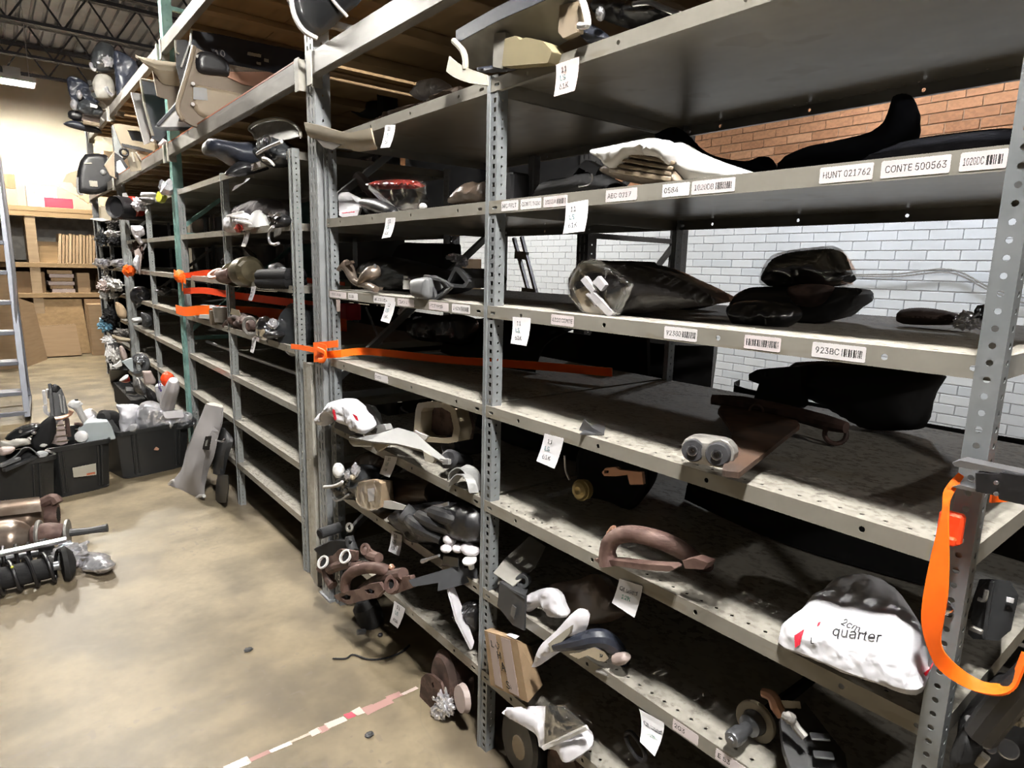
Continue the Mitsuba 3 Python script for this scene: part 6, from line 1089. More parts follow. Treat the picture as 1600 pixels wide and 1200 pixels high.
for u, lv, xa, xb in ((1, 2, .42, 1.15), (1, 1, .36, 1.42), (1, 0, .3, 1.3), (2, 2, 1.62, 2.3), (2, 1, 1.6, 2.6), (2, 0, 1.6, 2.55), (2, 3, 1.9, 2.6)):
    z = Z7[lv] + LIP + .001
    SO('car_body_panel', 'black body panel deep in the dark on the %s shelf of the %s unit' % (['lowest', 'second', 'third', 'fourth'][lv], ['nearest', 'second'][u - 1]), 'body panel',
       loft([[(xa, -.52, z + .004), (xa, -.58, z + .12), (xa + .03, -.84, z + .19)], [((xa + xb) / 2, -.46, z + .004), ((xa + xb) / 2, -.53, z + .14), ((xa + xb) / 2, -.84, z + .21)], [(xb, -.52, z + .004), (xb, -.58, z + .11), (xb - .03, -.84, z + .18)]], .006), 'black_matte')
t = TH('stacked_bumpers', 'dark bumper covers stood on end closing the far end of the shelving row', 'bumper')
for k, z0 in enumerate((.01, 1.08)): PT(t, 'cover', loft([[(10.46, .02, z), (10.52, -.3, z), (10.52, -.6, z), (10.46, -.95, z)] for z in (z0, z0 + .5, z0 + 1.06)], .006, 4, 3), 'black_matte')
SO('grey_tote', 'grey tote on the floor of the back aisle under the white brick', 'tote', hull(np.vstack([SG * V((.16, .22, .27)) + V((2.761,-2.6,0.922)), SG * V((.18, .25, .02)) + V((2.779,-2.6,1.073))]), .01), 'grey_plastic')
t = TH('step_ladder', 'small dark step ladder frame in the back aisle seen left of the mid post gap', 'ladder')
for a, b in (((5.377,-3.2,1.927), (5.271,-3.2,1.707)), ((5.249,-3.2,1.938), (5.123,-3.2,1.662))): PT(t, 'rail', bar(a, V(a) + (V(b) - V(a)) * 6.8, .04, .03), 'black_plastic')
PT(t, 'tread', bar((5.338,-3.2,1.754), (5.147,-3.2,1.74), .04, .08), 'black_plastic'); PT(t, 'tread', bar((5.205,-3.2,1.375), (4.987,-3.2,1.365), .04, .08), 'black_plastic')
SO('conduit', 'pair of thin grey cables looped along the white brick wall', 'cable', merge(tube([(3.313,-6.44,1.631), (2.813,-6.44,1.649), (2.311,-6.44,1.705), (1.936,-6.44,1.527), (1.575,-6.44,1.428)], .008, 6), tube([(3.311,-6.44,1.616), (2.809,-6.44,1.622), (2.307,-6.44,1.673), (1.944,-6.44,1.502), (1.567,-6.44,1.369)], .008, 6)), 'grey_light')

# ================================================================== panels on the rack decks
AW = (-1, 0, 0)
t = TH('wheel_liner', 'glossy black bowl shaped wheel liner with a white rim at the grey upright', 'wheel liner')
PT(t, 'bowl', puff([(2.7,0.119,2.707),(2.7,0.117,2.627),(2.7,0.103,2.581),(2.7,0.071,2.542),(2.7,0.021,2.524),(2.7,-0.035,2.566),(2.7,-0.107,2.642),(2.7,-0.172,2.703),(2.7,-0.227,2.802)], .02, .14, .12), 'black_gloss')
PT(t, 'rim', tube([(2.67,0.133,2.694),(2.67,0.131,2.613),(2.67,0.118,2.565),(2.67,0.086,2.526),(2.67,0.033,2.509)], .010, 8), 'trim_white', 'white rim')
PT(t, 'rib', tube([(2.665,0.002,2.729),(2.665,-0.037,2.668),(2.665,-0.099,2.621)], .007, 8), 'trim_white')
t = TH('door_panel', 'tan car door panel with a dark armrest standing behind the rack beam', 'door panel')
PT(t, 'panel', slab([(4.6,0.037,2.931),(4.6,0.085,2.761),(4.6,0.138,2.601),(4.6,0.15,2.536),(4.6,0.131,2.482),(4.6,0.074,2.456),(4.6,-0.019,2.439),(4.6,-0.41,2.553),(4.6,-0.55,2.782),(4.6,-0.509,2.865),(4.6,-0.424,2.872),(4.6,-0.16,2.867),(4.6,-0.021,2.914)], .03, r=.01), 'tan_dark')
PT(t, 'rim', tube([(4.585,0.037,2.927),(4.585,0.092,2.745),(4.585,0.146,2.586),(4.585,0.15,2.526),(4.585,0.127,2.48)], .014, 8), 'tan_plastic')
PT(t, 'armrest', puff([(4.59,0.02,2.888),(4.59,-0.063,2.913),(4.59,-0.158,2.879),(4.59,-0.165,2.796),(4.59,-0.114,2.786),(4.59,0.019,2.783)], .03, .02, .04), 'black_plastic', 'dark armrest')
PT(t, 'pocket', puff([(4.595,0.053,2.691),(4.595,-0.053,2.703),(4.595,-0.268,2.683),(4.595,-0.16,2.538),(4.595,-0.041,2.504),(4.595,0.054,2.55)], .02, .01, .03), 'tan_plastic', 'map pocket')
PT(t, 'label', slab([(4.57,0.059,2.681),(4.57,-0.019,2.688),(4.57,-0.022,2.616),(4.57,0.064,2.609)], .002), 'grey_light', 'pale label')
PT(t, 'trim_bar', slab([(4.59,-0.154,2.817),(4.59,-0.421,2.869),(4.59,-0.505,2.854),(4.59,-0.416,2.764),(4.59,-0.25,2.758),(4.59,-0.152,2.786)], .012), 'copper')
for p_ in ((4.585,0.019,2.868), (4.585,0.058,2.703), (4.585,0.066,2.581)): PT(t, 'clip', disc(p_, AW, .012, .012, 10), 'trim_white')
t = TH('door_panel', 'black car door panel with small white stickers behind the tan one', 'door panel')
PT(t, 'panel', slab([(4.78,0,3.077),(4.78,-0.18,3.091),(4.78,-0.493,3.097),(4.78,-0.822,3.109),(4.78,-0.803,2.818),(4.78,-0.521,2.726),(4.78,-0.179,2.708),(4.78,0.021,2.673)], .03, r=.006), 'navy_plastic')
PT(t, 'edge', bar((4.765,0.003,3.076), (4.765,0.017,2.974), .010, .02), 'trim_white', 'white cut edge')
PT(t, 'writing', write('10', .04, (4.745,-0.126,2.938), (4.745,-0.191,2.948), AW), 'grey_light')
for q in ([(4.744,-0.337,3.01),(4.744,-0.426,3.013),(4.744,-0.425,2.992),(4.744,-0.336,2.99)],[(4.744,-0.393,2.961),(4.744,-0.423,2.959),(4.744,-0.422,2.943),(4.744,-0.393,2.945)],[(4.744,-0.446,2.993),(4.744,-0.476,2.991),(4.744,-0.476,2.97),(4.744,-0.445,2.972)]): PT(t, 'sticker', slab(q, .003), 'trim_cream')
t = TH('pillar_cover', 'narrow black pillar cover with pale edges left of the tan door panel', 'trim panel')
PT(t, 'cover', slab([(4.9,0.072,3.028),(4.9,0.01,3.046),(4.9,-0.02,3.029),(4.9,0.023,2.846),(4.9,0.043,2.53),(4.9,0.082,2.524),(4.9,0.058,2.776),(4.9,0.075,2.868)], .02), 'black_plastic'); PT(t, 'edge', tube([(4.88,-0.017,3.055),(4.88,0.003,2.992),(4.88,0.053,2.864)], .006, 6), 'trim_white')
PT(t, 'edge', tube([(4.88,0.077,3.022),(4.88,0.077,2.957),(4.88,0.059,2.945)], .006, 6), 'trim_cream')
t = TH('fender', 'tan fender flaring left over the teal upright', 'fender')
PT(t, 'flare', loft([[(5.3,0.246,2.988),(5.3,0.196,2.982),(5.3,0.113,2.982),(5.3,-0.038,2.996)],[(5.25,0.214,2.947),(5.25,0.161,2.929),(5.25,0.107,2.915),(5.25,-0.023,2.928)],[(5.35,0.136,2.934),(5.35,0.106,2.898),(5.35,0.073,2.853),(5.35,-0.039,2.856)]], .012), 'tan_light')
PT(t, 'skirt', slab([(5.36,0.134,2.936),(5.36,0.036,2.939),(5.36,-0.047,2.938),(5.36,-0.036,2.567),(5.36,0.047,2.533),(5.36,0.049,2.751),(5.36,0.114,2.762)], .02), 'tan_dark'); PT(t, 'slot', slab([(5.33,0.093,2.905),(5.33,-0.04,2.926),(5.33,-0.03,2.907),(5.33,0.095,2.883)], .008), 'charcoal')
t = TH('quarter_glass', 'black pointed quarter panel outlined in pale trim', 'quarter panel')
PT(t, 'panel', slab([(5.85,0.131,2.962),(5.85,-0.013,2.961),(5.85,-0.028,2.912),(5.85,-0.066,2.886),(5.85,-0.075,2.812),(5.85,-0.064,2.643),(5.85,0.026,2.524),(5.85,0.078,2.546),(5.85,0.097,2.643)], .02), 'navy_plastic')
PT(t, 'trim', tube([(5.84,0.017,2.94),(5.84,-0.025,2.966),(5.84,0.132,2.969),(5.84,0.115,2.778),(5.84,0.074,2.564)], .010, 6, 1), 'trim_cream', 'pale trim')
SO('cream_wedge', 'cream pointed wedge left of the black quarter panel', 'trim', slab([(6,0.174,2.895),(6,0.095,2.895),(6,0.062,2.539),(6,0.109,2.513)], .03), 'trim_white')
t = TH('mirror_housing', 'silver wedge shaped mirror housing with a black base', 'mirror housing')
PT(t, 'shell', hull([(5.25,0.157,2.531),(5.25,0.015,2.716),(5.25,-0.007,2.677),(5.25,-0.076,2.57),(5.25,0.083,2.551)] + [(5.42,0.078,2.586),(5.42,-0.049,2.721),(5.42,-0.126,2.626)], .005), 'white_plastic'); PT(t, 'band', bar((5.22,0.154,2.536), (5.22,0.018,2.698), .02, .02), 'navy_plastic')
PT(t, 'base', hull([(5.22,0.171,2.521),(5.22,0.09,2.533),(5.22,-0.112,2.563),(5.22,-0.102,2.539),(5.22,0.14,2.504)] + [(5.4,0.104,2.557),(5.4,-0.146,2.594),(5.4,-0.136,2.574)]), 'black_plastic', 'black base')
t = TH('rear_door_panel', 'light tan door panel with a dark cut out above the far beam', 'door panel')
hole = [(6.6,0.129,2.708),(6.6,0.056,2.713),(6.6,-0.016,2.702),(6.6,-0.001,2.62),(6.6,0.043,2.625),(6.6,0.101,2.627)]
PT(t, 'panel', slab([(6.6,0.231,2.739),(6.6,0.197,2.75),(6.6,0.049,2.746),(6.6,-0.032,2.715),(6.6,-0.046,2.631),(6.6,-0.174,2.572),(6.6,-0.202,2.532),(6.6,-0.102,2.421),(6.6,0.126,2.364),(6.6,0.149,2.51),(6.6,0.19,2.589),(6.6,0.209,2.66)], .02, holes=[hole]), 'tan_light')
PT(t, 'insert', slab([tuple(V(p) + V((.03, 0, 0))) for p in hole], .02), 'navy_plastic', 'dark insert')
PT(t, 'groove', slab([(6.59,0.182,2.589),(6.59,0.063,2.578),(6.59,-0.059,2.557),(6.59,-0.048,2.534),(6.59,0.07,2.551),(6.59,0.175,2.564)], .01), 'charcoal'); PT(t, 'handle', torus((6.58,0.17,2.516), AW, .03, .009), 'black_plastic')
for a, b in (((6.59,0.11,2.524), (6.59,0.097,2.446)), ((6.59,0.081,2.528), (6.59,0.032,2.454))): PT(t, 'rib', bar(a, b, .015, .015), 'trim_cream')
PT(t, 'strap', tube([(6.57,-0.051,2.628),(6.57,-0.073,2.663)], .02, 8), 'trim_white')
SO('black_inner_panel', 'black cushion like panel between the tan door panel and the teal upright', 'panel', puff([(6,0.027,2.578),(6,-0.018,2.628),(6,-0.073,2.626),(6,-0.087,2.544),(6,-0.07,2.437),(6,-0.006,2.459)], .06, .06, .06), 'black_plastic')
SO('silver_cap', 'pale round cap on the beam beside the teal upright', 'cap', blob((5.9,-0.01,2.511), (.04, .04, .05), .2, 2), 'pink_beige')
t = TH('boot_lid_trim', 'black boot lid trim with a pale label leaning at the far end of the lower beam', 'trim panel')
PT(t, 'panel', puff([(8.8,0.335,2.362),(8.8,0.311,2.571),(8.8,0.225,2.751),(8.8,0.023,2.769),(8.8,0.003,2.702),(8.8,-0.085,2.543),(8.8,-0.101,2.495),(8.8,0.06,2.366),(8.8,0.169,2.322),(8.8,0.302,2.324)], .05, .08, .06, sm=2), 'black_plastic')
PT(t, 'label', slab([(8.735,0.219,2.465),(8.735,0.14,2.465),(8.735,0.139,2.403),(8.735,0.212,2.403)], .006), 'trim_cream', 'pale label'); PT(t, 'badge', slab([(8.735,0.251,2.652),(8.735,0.179,2.661),(8.735,0.174,2.648),(8.735,0.246,2.639)], .006), 'trim_cream')
PT(t, 'foam', tube([(8.76,0.321,2.491),(8.76,0.329,2.332),(8.76,0.283,2.309)], .012, 6), 'grey_light'); PT(t, 'clip', blob((8.735,0.077,2.569), (.02, .03, .03), .1), 'grey_light')
t = TH('quarter_window_trim', 'tan quarter window trim with grey glass beside the black boot lid trim', 'trim panel')
PT(t, 'shell', slab([(8,0.149,2.56),(8,0.104,2.629),(8,0.046,2.718),(8,0.059,2.481),(8,0.017,2.421),(8,0.106,2.463)], .03), 'tan_plastic'); PT(t, 'frame', slab([(7.9,0.062,2.686),(7.9,0.003,2.643),(7.9,-0.054,2.548),(7.9,-0.064,2.459),(7.9,0.021,2.399),(7.9,0.074,2.445)], .02), 'black_plastic')
PT(t, 'glass', slab([(7.88,0.054,2.596),(7.88,0.019,2.613),(7.88,-0.036,2.505),(7.88,0.02,2.449),(7.88,0.062,2.495)], .006), 'milk_plastic', 'grey glass')
t = TH('headlamp_pair', 'silver grey bagged headlamp on top of the pile at the upper beam end', 'headlamp')
PT(t, 'lamp', puff([(8.6,0.102,3.775),(8.6,0.054,3.875),(8.6,-0.008,3.921),(8.6,-0.112,3.886),(8.6,-0.12,3.744),(8.6,-0.105,3.629),(8.6,0.064,3.603),(8.6,0.117,3.669)], .08, .16, .1, wr=.02, fq=6, seed=3), 'smoke_glass'); PT(t, 'glint', blob((8.5,-0.033,3.704), (.04, .06, .06), .5, 2.4), 'foil')
PT(t, 'edge', tube([(8.52,0.125,3.663),(8.52,0.118,3.614),(8.52,0.085,3.595)], .02, 6), 'foil')
t = TH('bagged_lens', 'grey beige bagged lamp with chrome stripes below the silver headlamp', 'headlamp')
PT(t, 'bag', puff([(8.55,0.112,3.506),(8.55,0.06,3.574),(8.55,-0.034,3.573),(8.55,-0.077,3.502),(8.55,-0.074,3.383),(8.55,-0.015,3.32),(8.55,0.104,3.313),(8.55,0.13,3.425)], .07, .16, .09), 'trim_back')
for a, b in (((8.5,0.16,3.474), (8.5,0.146,3.432)), ((8.5,0.153,3.411), (8.5,0.133,3.376)), ((8.5,0.135,3.357), (8.5,0.115,3.308))): PT(t, 'stripe', bar(a, b, .03, .03), 'chrome')
PT(t, 'glint', tube([(8.46,0.011,3.43),(8.46,0.003,3.386),(8.46,-0.042,3.348)], .02, 6), 'foil')
SO('dark_inner_liner', 'dark blue grey liner stack between the headlamps and the beam', 'liner', puff([(8.3,-0.066,3.768),(8.3,-0.171,3.765),(8.3,-0.262,3.708),(8.3,-0.273,3.607),(8.3,-0.168,3.406),(8.3,-0.067,3.324),(8.3,-0.059,3.527)], .06, .2, .08, wr=.04, fq=5, seed=7), 'navy_plastic')
t = TH('black_grille_stack', 'ragged black grille stack jutting left at the far end of the upper beam', 'grille')
PT(t, 'grille', puff([(9,0.306,3.571),(9,0.227,3.6),(9,0.112,3.541),(9,0.073,3.412),(9,-0.009,3.357),(9,0.057,3.304),(9,0.251,3.313),(9,0.302,3.412)], .06, .2, .08, wr=.07, fq=7, seed=5), 'navy_plastic')
PT(t, 'lamp', puff([(8.8,0.261,3.251),(8.8,0.208,3.326),(8.8,0.125,3.327),(8.8,0.02,3.277),(8.8,0.04,3.179),(8.8,0.231,3.189)], .05, .1, .05, wr=.04, fq=8), 'smoke_glass'); PT(t, 'white_piece', slab([(8.72,0.141,3.29),(8.72,0.071,3.275),(8.72,0.079,3.247),(8.72,0.145,3.25)], .03), 'white_plastic', 'white piece')
PT(t, 'roll', tube([(8.75,0.046,3.318),(8.75,0.008,3.271),(8.75,0.004,3.244)], .03, 8), 'trim_cream')
t = TH('bumper_pile', 'dark bumper pile with a rolled brown mat jutting from the upper beam end', 'bumper')
PT(t, 'lower', puff([(9.1,0.375,3.092),(9.1,0.292,3.145),(9.1,0.184,3.134),(9.1,0.062,3.111),(9.1,0.004,3.049),(9.1,0.081,3.038),(9.1,0.252,3.055)], .05, .1, .05), 'navy_plastic'); PT(t, 'upper', puff([(9.1,0.322,3.223),(9.1,0.259,3.261),(9.1,0.146,3.224),(9.1,-0.006,3.177),(9.1,0.195,3.147),(9.1,0.303,3.157)], .05, .12, .05), 'black_plastic')
PT(t, 'mat', tube([(8.95,0.207,3.17),(8.95,0.135,3.16),(8.95,0.012,3.166)], .04, 10), 'pink_beige', 'rolled brown mat'); PT(t, 'mat', tube([(8.95,0.199,3.123),(8.95,0.108,3.116),(8.95,0.028,3.115)], .03, 8), 'tan_plastic')
PT(t, 'cap', merge(blob((9,0.264,3.297), (.05, .04, .06), .2), blob((8.9,0.217,3.395), (.03, .03, .05), .2)), 'foil')
PT(t, 'bracket', slab([(8.2,-0.022,3.209),(8.2,-0.113,3.173),(8.2,-0.095,3.092),(8.2,-0.026,3.107)], .03), 'trim_cream')

# ================================================================== totes on the floor
def tote(fl, fr, L, H, label, ribs=True):
    """fl, fr = front top corners (x, y); L = depth away from the camera"""
    fl, fr = V(fl), V(fr); w = fr - fl; d = unit((-w[1], w[0])); d = d if d[0] > 0 else -d
    c = (fl + fr) / 2 + d * L / 2; W = np.linalg.norm(w); u = w / W
    t = TH('storage_tote', label, 'tote'); P3 = lambda a, b, z: (c[0] + u[0] * a + d[0] * b, c[1] + u[1] * a + d[1] * b, z)
    def ringp(sw, sl, z, r=.04):
        q = sbox(-sw / 2, -sl / 2, sw / 2, sl / 2).buffer(-r).buffer(r, quad_segs=3); return [P3(a, b, z) for a, b in list(q.exterior.coords)]
    o = [ringp(W * .86, L * .9, 0), ringp(W * .87, L * .905, .02), ringp(W * .95, L * .965, H - .03)]; inn = [ringp(W * .94, L * .955, H - .03), ringp(W * .84, L * .88, .015)]
    PT(t, 'shell', loft([[p for p in r] for r in o], .004, 1, 1), 'tote_black')
    q0 = sbox(-W * .43, -L * .45, W * .43, L * .45).buffer(-.04).buffer(.04, quad_segs=3); m = ext(q0, .008); PT(t, 'base', put(m, (c[0], c[1], .004), V((*u, 0)), V((*d, 0)), V((0, 0, 1))), 'tote_black')
    q = sbox(-W / 2, -L / 2, W / 2, L / 2).buffer(-.04).buffer(.04, quad_segs=3).difference(sbox(-W * .465, -L * .475, W * .465, L * .475).buffer(-.03).buffer(.03, quad_segs=3))
    m = ext(q, .03); PT(t, 'rim', put(m, (c[0], c[1], H - .03), V((*u, 0)), V((*d, 0)), V((0, 0, 1))), 'tote_black')
    if ribs:
        for a in (-.34, -.28, .28, .34): PT(t, 'rib', bar(P3(a * W * .88, -L * .452 - .003, .03), P3(a * W * .95, -L * .482 - .003, H - .035), .012, .012, up=(*d, 0)), 'tote_black')
    return t
t1 = tote((4.70, 1.50), (4.86, .93), .45, .37, 'black tote at the left edge heaped with black lamp shells and trim')
t2 = tote((5.07, .985), (5.15, .60), .60, .36, 'middle black tote with a pale label, holding a white jug and tall grey trims')
PT(t2, 'label', slab([(5.1,0.852,0.2),(5.1,0.715,0.208),(5.1,0.718,0.124),(5.1,0.85,0.131)], .004, (-1, 0, 0)), 'trim_cream', 'pale printed label')
PT(t2, 'label_print', slab([(5.095,0.776,0.146),(5.095,0.724,0.15),(5.095,0.725,0.136),(5.095,0.774,0.132)], .002, (-1, 0, 0)), 'orange_edge')
t3 = tote((5.24, .555), (5.36, .035), .66, .37, 'right hand black tote full of silver and white mailing bags')
PT(t3, 'scuff', slab([(5.29,0.328,0.195),(5.29,0.309,0.217),(5.29,0.289,0.198),(5.29,0.298,0.185)], .002, (-1, 0, 0)), 'copper')
# contents of the left tote
t = TH('lamp_shell', 'glossy black curved lamp shell rising over the left tote', 'lamp'); PT(t, 'shell', puff([(5,1.186,0.486),(5,1.145,0.522),(5,1.091,0.548),(5,1.011,0.554),(5,1,0.526),(5,1.051,0.483),(5,1.118,0.459),(5,1.175,0.468)], .06, .12, .05, (-1, 0, 0)), 'black_gloss')
PT(t, 'glint', merge(blob((4.94,1.107,0.529), (.01, .01, .012), .2), blob((4.94,1.041,0.511), (.012, .015, .012), .2)), 'chrome')
t = TH('black_fin_panel', 'big matt black fin panel leaning right out of the left tote', 'panel'); PT(t, 'panel', puff([(4.98,1.061,0.446),(4.98,1.02,0.534),(4.98,0.969,0.586),(4.98,0.928,0.598),(4.98,0.921,0.519),(4.98,0.941,0.445),(4.98,0.987,0.383),(4.98,1.041,0.383)], .03, .06, .04, (-1, 0, 0)), 'black_matte')
PT(t, 'chip', blob((4.93,1,0.423), (.01, .02, .012), .3), 'trim_white')
t = TH('grey_trim_piece', 'grey brown trim lying across the left tote', 'trim'); PT(t, 'trim', puff([(4.86,1.211,0.498),(4.86,1.175,0.492),(4.86,1.133,0.502),(4.86,1.074,0.493),(4.86,1.068,0.459),(4.86,1.123,0.451),(4.86,1.187,0.429),(4.86,1.218,0.426)], .03, .06, .03, (-1, 0, 0), wr=.02, fq=12), 'trim_back')
t = TH('pink_trim_piece', 'pinkish grey trim at the left edge of the left tote', 'trim'); PT(t, 'trim', puff([(4.78,1.214,0.477),(4.78,1.168,0.477),(4.78,1.142,0.465),(4.78,1.163,0.436),(4.78,1.218,0.43)], .03, .05, .03, (-1, 0, 0)), 'pink_beige')
t = TH('dark_fender_piece', 'dark arched piece with a pale edge inside the left tote', 'fender'); PT(t, 'arch', loft([[(4.8,1.198,0.381),(4.8,1.143,0.412),(4.8,1.105,0.454),(4.8,1.068,0.448),(4.8,1.034,0.393)],[(4.9,1.169,0.35),(4.9,1.128,0.376),(4.9,1.087,0.411),(4.9,1.055,0.405),(4.9,1.019,0.365)]], .006), 'grey_plastic'); PT(t, 'core', puff([(4.88,1.13,0.365),(4.88,1.1,0.409),(4.88,1.068,0.412),(4.88,1.046,0.375),(4.88,1.068,0.337)], .03, .05, .03, (-1, 0, 0)), 'black_matte')
t = TH('clear_lamp_lens', 'greenish clear lens near the rim of the left tote', 'lens'); PT(t, 'lens', puff([(4.86,1.044,0.397),(4.86,1.011,0.408),(4.86,0.98,0.386),(4.86,1.002,0.356),(4.86,1.042,0.354)], .02, .03, .02, (-1, 0, 0)), 'lens_clear')
for k, (p, q, l) in enumerate((((4.72,1.223,0.382), (4.8,1.129,0.393), 'slanting grey channel at the front of the left tote'), ((4.72,1.208,0.351), (4.86,1.033,0.378), 'long dark grey channel across the left tote'))): SO('trim_channel', l, 'trim', bar(p, q, .03, .02), 'grey_plastic' if k == 0 else 'charcoal')
# contents of the middle tote
t = TH('tall_grey_trim', 'tall dark grey ribbed trims standing in the middle tote', 'trim')
PT(t, 'board', puff([(5.42,0.915,0.729),(5.42,0.899,0.71),(5.42,0.876,0.716),(5.42,0.848,0.704),(5.42,0.832,0.629),(5.42,0.824,0.544),(5.42,0.821,0.487),(5.42,0.853,0.463),(5.42,0.9,0.441),(5.42,0.92,0.463),(5.42,0.916,0.601)], .02, .04, .02, (-1, 0, 0), sm=1), 'grey_plastic'); PT(t, 'edge', bar((5.38,0.913,0.745), (5.3,0.921,0.451), .02, .05), 'charcoal')
for a, b in (((5.38,0.865,0.667), (5.36,0.862,0.537)), ((5.38,0.844,0.655), (5.36,0.848,0.53))): PT(t, 'rib', bar(a, b, .012, .014), 'grey_light')
PT(t, 'clip', blob((5.4,0.886,0.707), (.02, .03, .03), .3), 'black_plastic')
t = TH('white_lamp_frame', 'white and chrome lamp frame behind the tall grey trims', 'lamp'); PT(t, 'frame', merge(bar((5.5,0.948,0.683), (5.5,0.946,0.581), .02, .03), bar((5.5,0.925,0.69), (5.5,0.92,0.624), .02, .03), tube([(5.48,0.951,0.576),(5.48,0.948,0.529),(5.48,0.928,0.508),(5.48,0.923,0.474)], .014, 6)), 'white_plastic')
t = TH('pink_slotted_plate', 'pinkish slotted plate rising at the left of the middle tote', 'plate'); PT(t, 'plate', slab([(5.2,0.949,0.364),(5.2,0.915,0.427),(5.2,0.901,0.506),(5.2,0.871,0.52),(5.2,0.863,0.446),(5.2,0.856,0.354),(5.2,0.897,0.342)], .01, (-1, 0, 0)), 'pink_beige')
for z in ((5.19,0.893,0.489), (5.19,0.892,0.453), (5.19,0.888,0.411), (5.19,0.884,0.374)): PT(t, 'slot', box(z, (.006, .07, .008)), 'tan_dark')
t = TH('copper_bracket', 'copper coloured bracket lying across the pink plate', 'bracket'); PT(t, 'bracket', tube([(5.22,0.919,0.531),(5.22,0.876,0.53),(5.22,0.831,0.546),(5.22,0.815,0.572)], [.012, .014, .012, .016], 8), 'copper'); PT(t, 'leg', tube([(5.22,0.848,0.521),(5.22,0.846,0.458),(5.22,0.844,0.393)], .014, 8), 'rust_dark')
t = TH('white_reservoir', 'milky jug lying on its side in the middle tote', 'jug'); PT(t, 'jug', hull([(5.2,0.797,0.363),(5.2,0.779,0.443),(5.2,0.739,0.474),(5.2,0.622,0.468),(5.2,0.602,0.427),(5.2,0.585,0.349),(5.2,0.768,0.349)] + [(5.42,0.749,0.344),(5.42,0.701,0.452),(5.42,0.603,0.439),(5.42,0.584,0.319)], .012), 'milk_plastic'); PT(t, 'neck', lathe((5.2,0.773,0.387), (-1, .2, .3), [(.04, -.05), (.04, .03), (.03, .035), (0, .035)], 16), 'white_plastic')
t = TH('white_filler_pipe', 'white plastic filler pipe with a black cap standing out of the middle tote', 'pipe'); PT(t, 'pipe', tube([(5.5,0.77,0.56),(5.5,0.751,0.51),(5.5,0.726,0.439),(5.5,0.699,0.377)], [.035, .022, .022, .03], 10), 'trim_white'); PT(t, 'head', blob((5.5,0.774,0.561), (.04, .045, .035), .2, 2), 'white_plastic'); PT(t, 'cap', blob((5.5,0.764,0.588), (.014, .014, .014)), 'black_plastic')
t = TH('clear_bag', 'slack clear bag with a white cable behind the milky jug', 'bag'); PT(t, 'bag', puff([(5.6,0.73,0.473),(5.6,0.671,0.5),(5.6,0.641,0.467),(5.6,0.623,0.395),(5.6,0.651,0.349),(5.6,0.714,0.377)], .04, .06, .05, (-1, 0, 0), wr=.03, fq=9), 'bubble'); PT(t, 'cable', tube([(5.52,0.671,0.506),(5.52,0.642,0.463),(5.52,0.639,0.404),(5.52,0.646,0.365)], .008, 6), 'trim_cream', 'white cable')
t = TH('brown_hose', 'brown rubber hose curling beside the milky jug', 'hose'); PT(t, 'hose', tube([(5.2,0.809,0.484),(5.2,0.766,0.469),(5.2,0.792,0.418),(5.2,0.809,0.356)], .010, 8), 'rust_dark')
t = TH('black_pump', 'black pump on a grey arm over the rims of the middle and right totes', 'pump'); PT(t, 'pump', merge(lathe((5.4,0.591,0.461), (-.6, .6, .2), [(0, -.06), (.05, -.06), (.055, .04), (.03, .06), (0, .06)], 16), blob((5.4,0.626,0.475), (.03, .03, .04), .3)), 'rubber'); PT(t, 'arm', slab([(5.32,0.602,0.45),(5.32,0.569,0.455),(5.32,0.521,0.351),(5.32,0.531,0.324),(5.32,0.571,0.33)], .02, (-1, 0, 0)), 'charcoal', 'grey arm')
# contents of the right tote
t = TH('white_mailer', 'white mailing bag at the left of the right hand tote', 'mailer bag'); PT(t, 'bag', puff([(5.5,0.521,0.526),(5.5,0.492,0.527),(5.5,0.391,0.516),(5.5,0.351,0.47),(5.5,0.394,0.364),(5.5,0.434,0.289),(5.5,0.493,0.287),(5.5,0.512,0.371),(5.5,0.505,0.464)], .05, .1, .05, (-1, 0, 0), wr=.03, fq=9, seed=3), 'mailer')
t = TH('silver_bag', 'big crinkled silver bag with a white label on the right hand tote', 'bag'); PT(t, 'bag', puff([(5.42,0.408,0.453),(5.42,0.359,0.536),(5.42,0.29,0.548),(5.42,0.214,0.499),(5.42,0.11,0.446),(5.42,0.019,0.414),(5.42,0.034,0.332),(5.42,0.165,0.298),(5.42,0.307,0.298),(5.42,0.398,0.351)], .10, .14, .08, (-1, 0, 0), wr=.05, fq=9, seed=5), 'foil')
PT(t, 'label', slab([(5.3,0.246,0.476),(5.3,0.105,0.478),(5.3,0.105,0.417),(5.3,0.233,0.424)], .006, (-1, 0, 0)), 'paper', 'white label')
t = TH('foil_packet', 'small foil packet tucked at the rim of the right hand tote', 'packet'); PT(t, 'packet', puff([(5.3,0.494,0.371),(5.3,0.462,0.406),(5.3,0.421,0.41),(5.3,0.408,0.359),(5.3,0.459,0.342),(5.3,0.491,0.347)], .03, .04, .03, (-1, 0, 0), wr=.03, fq=14), 'foil')
t = TH('black_clip_arm', 'black and silver arm over the right rim of the right hand tote', 'arm'); PT(t, 'arm', tube([(5.4,0.079,0.415),(5.4,0.052,0.401),(5.4,0.009,0.353),(5.4,0.038,0.326),(5.4,0.074,0.352)], [.018, .022, .016, .016, .016], 8), 'steel_dark'); PT(t, 'wrap', puff([(5.36,0.208,0.358),(5.36,0.103,0.384),(5.36,0.036,0.365),(5.36,0.048,0.315),(5.36,0.167,0.301)], .03, .06, .03, (-1, 0, 0), wr=.03, fq=12), 'smoke_glass')
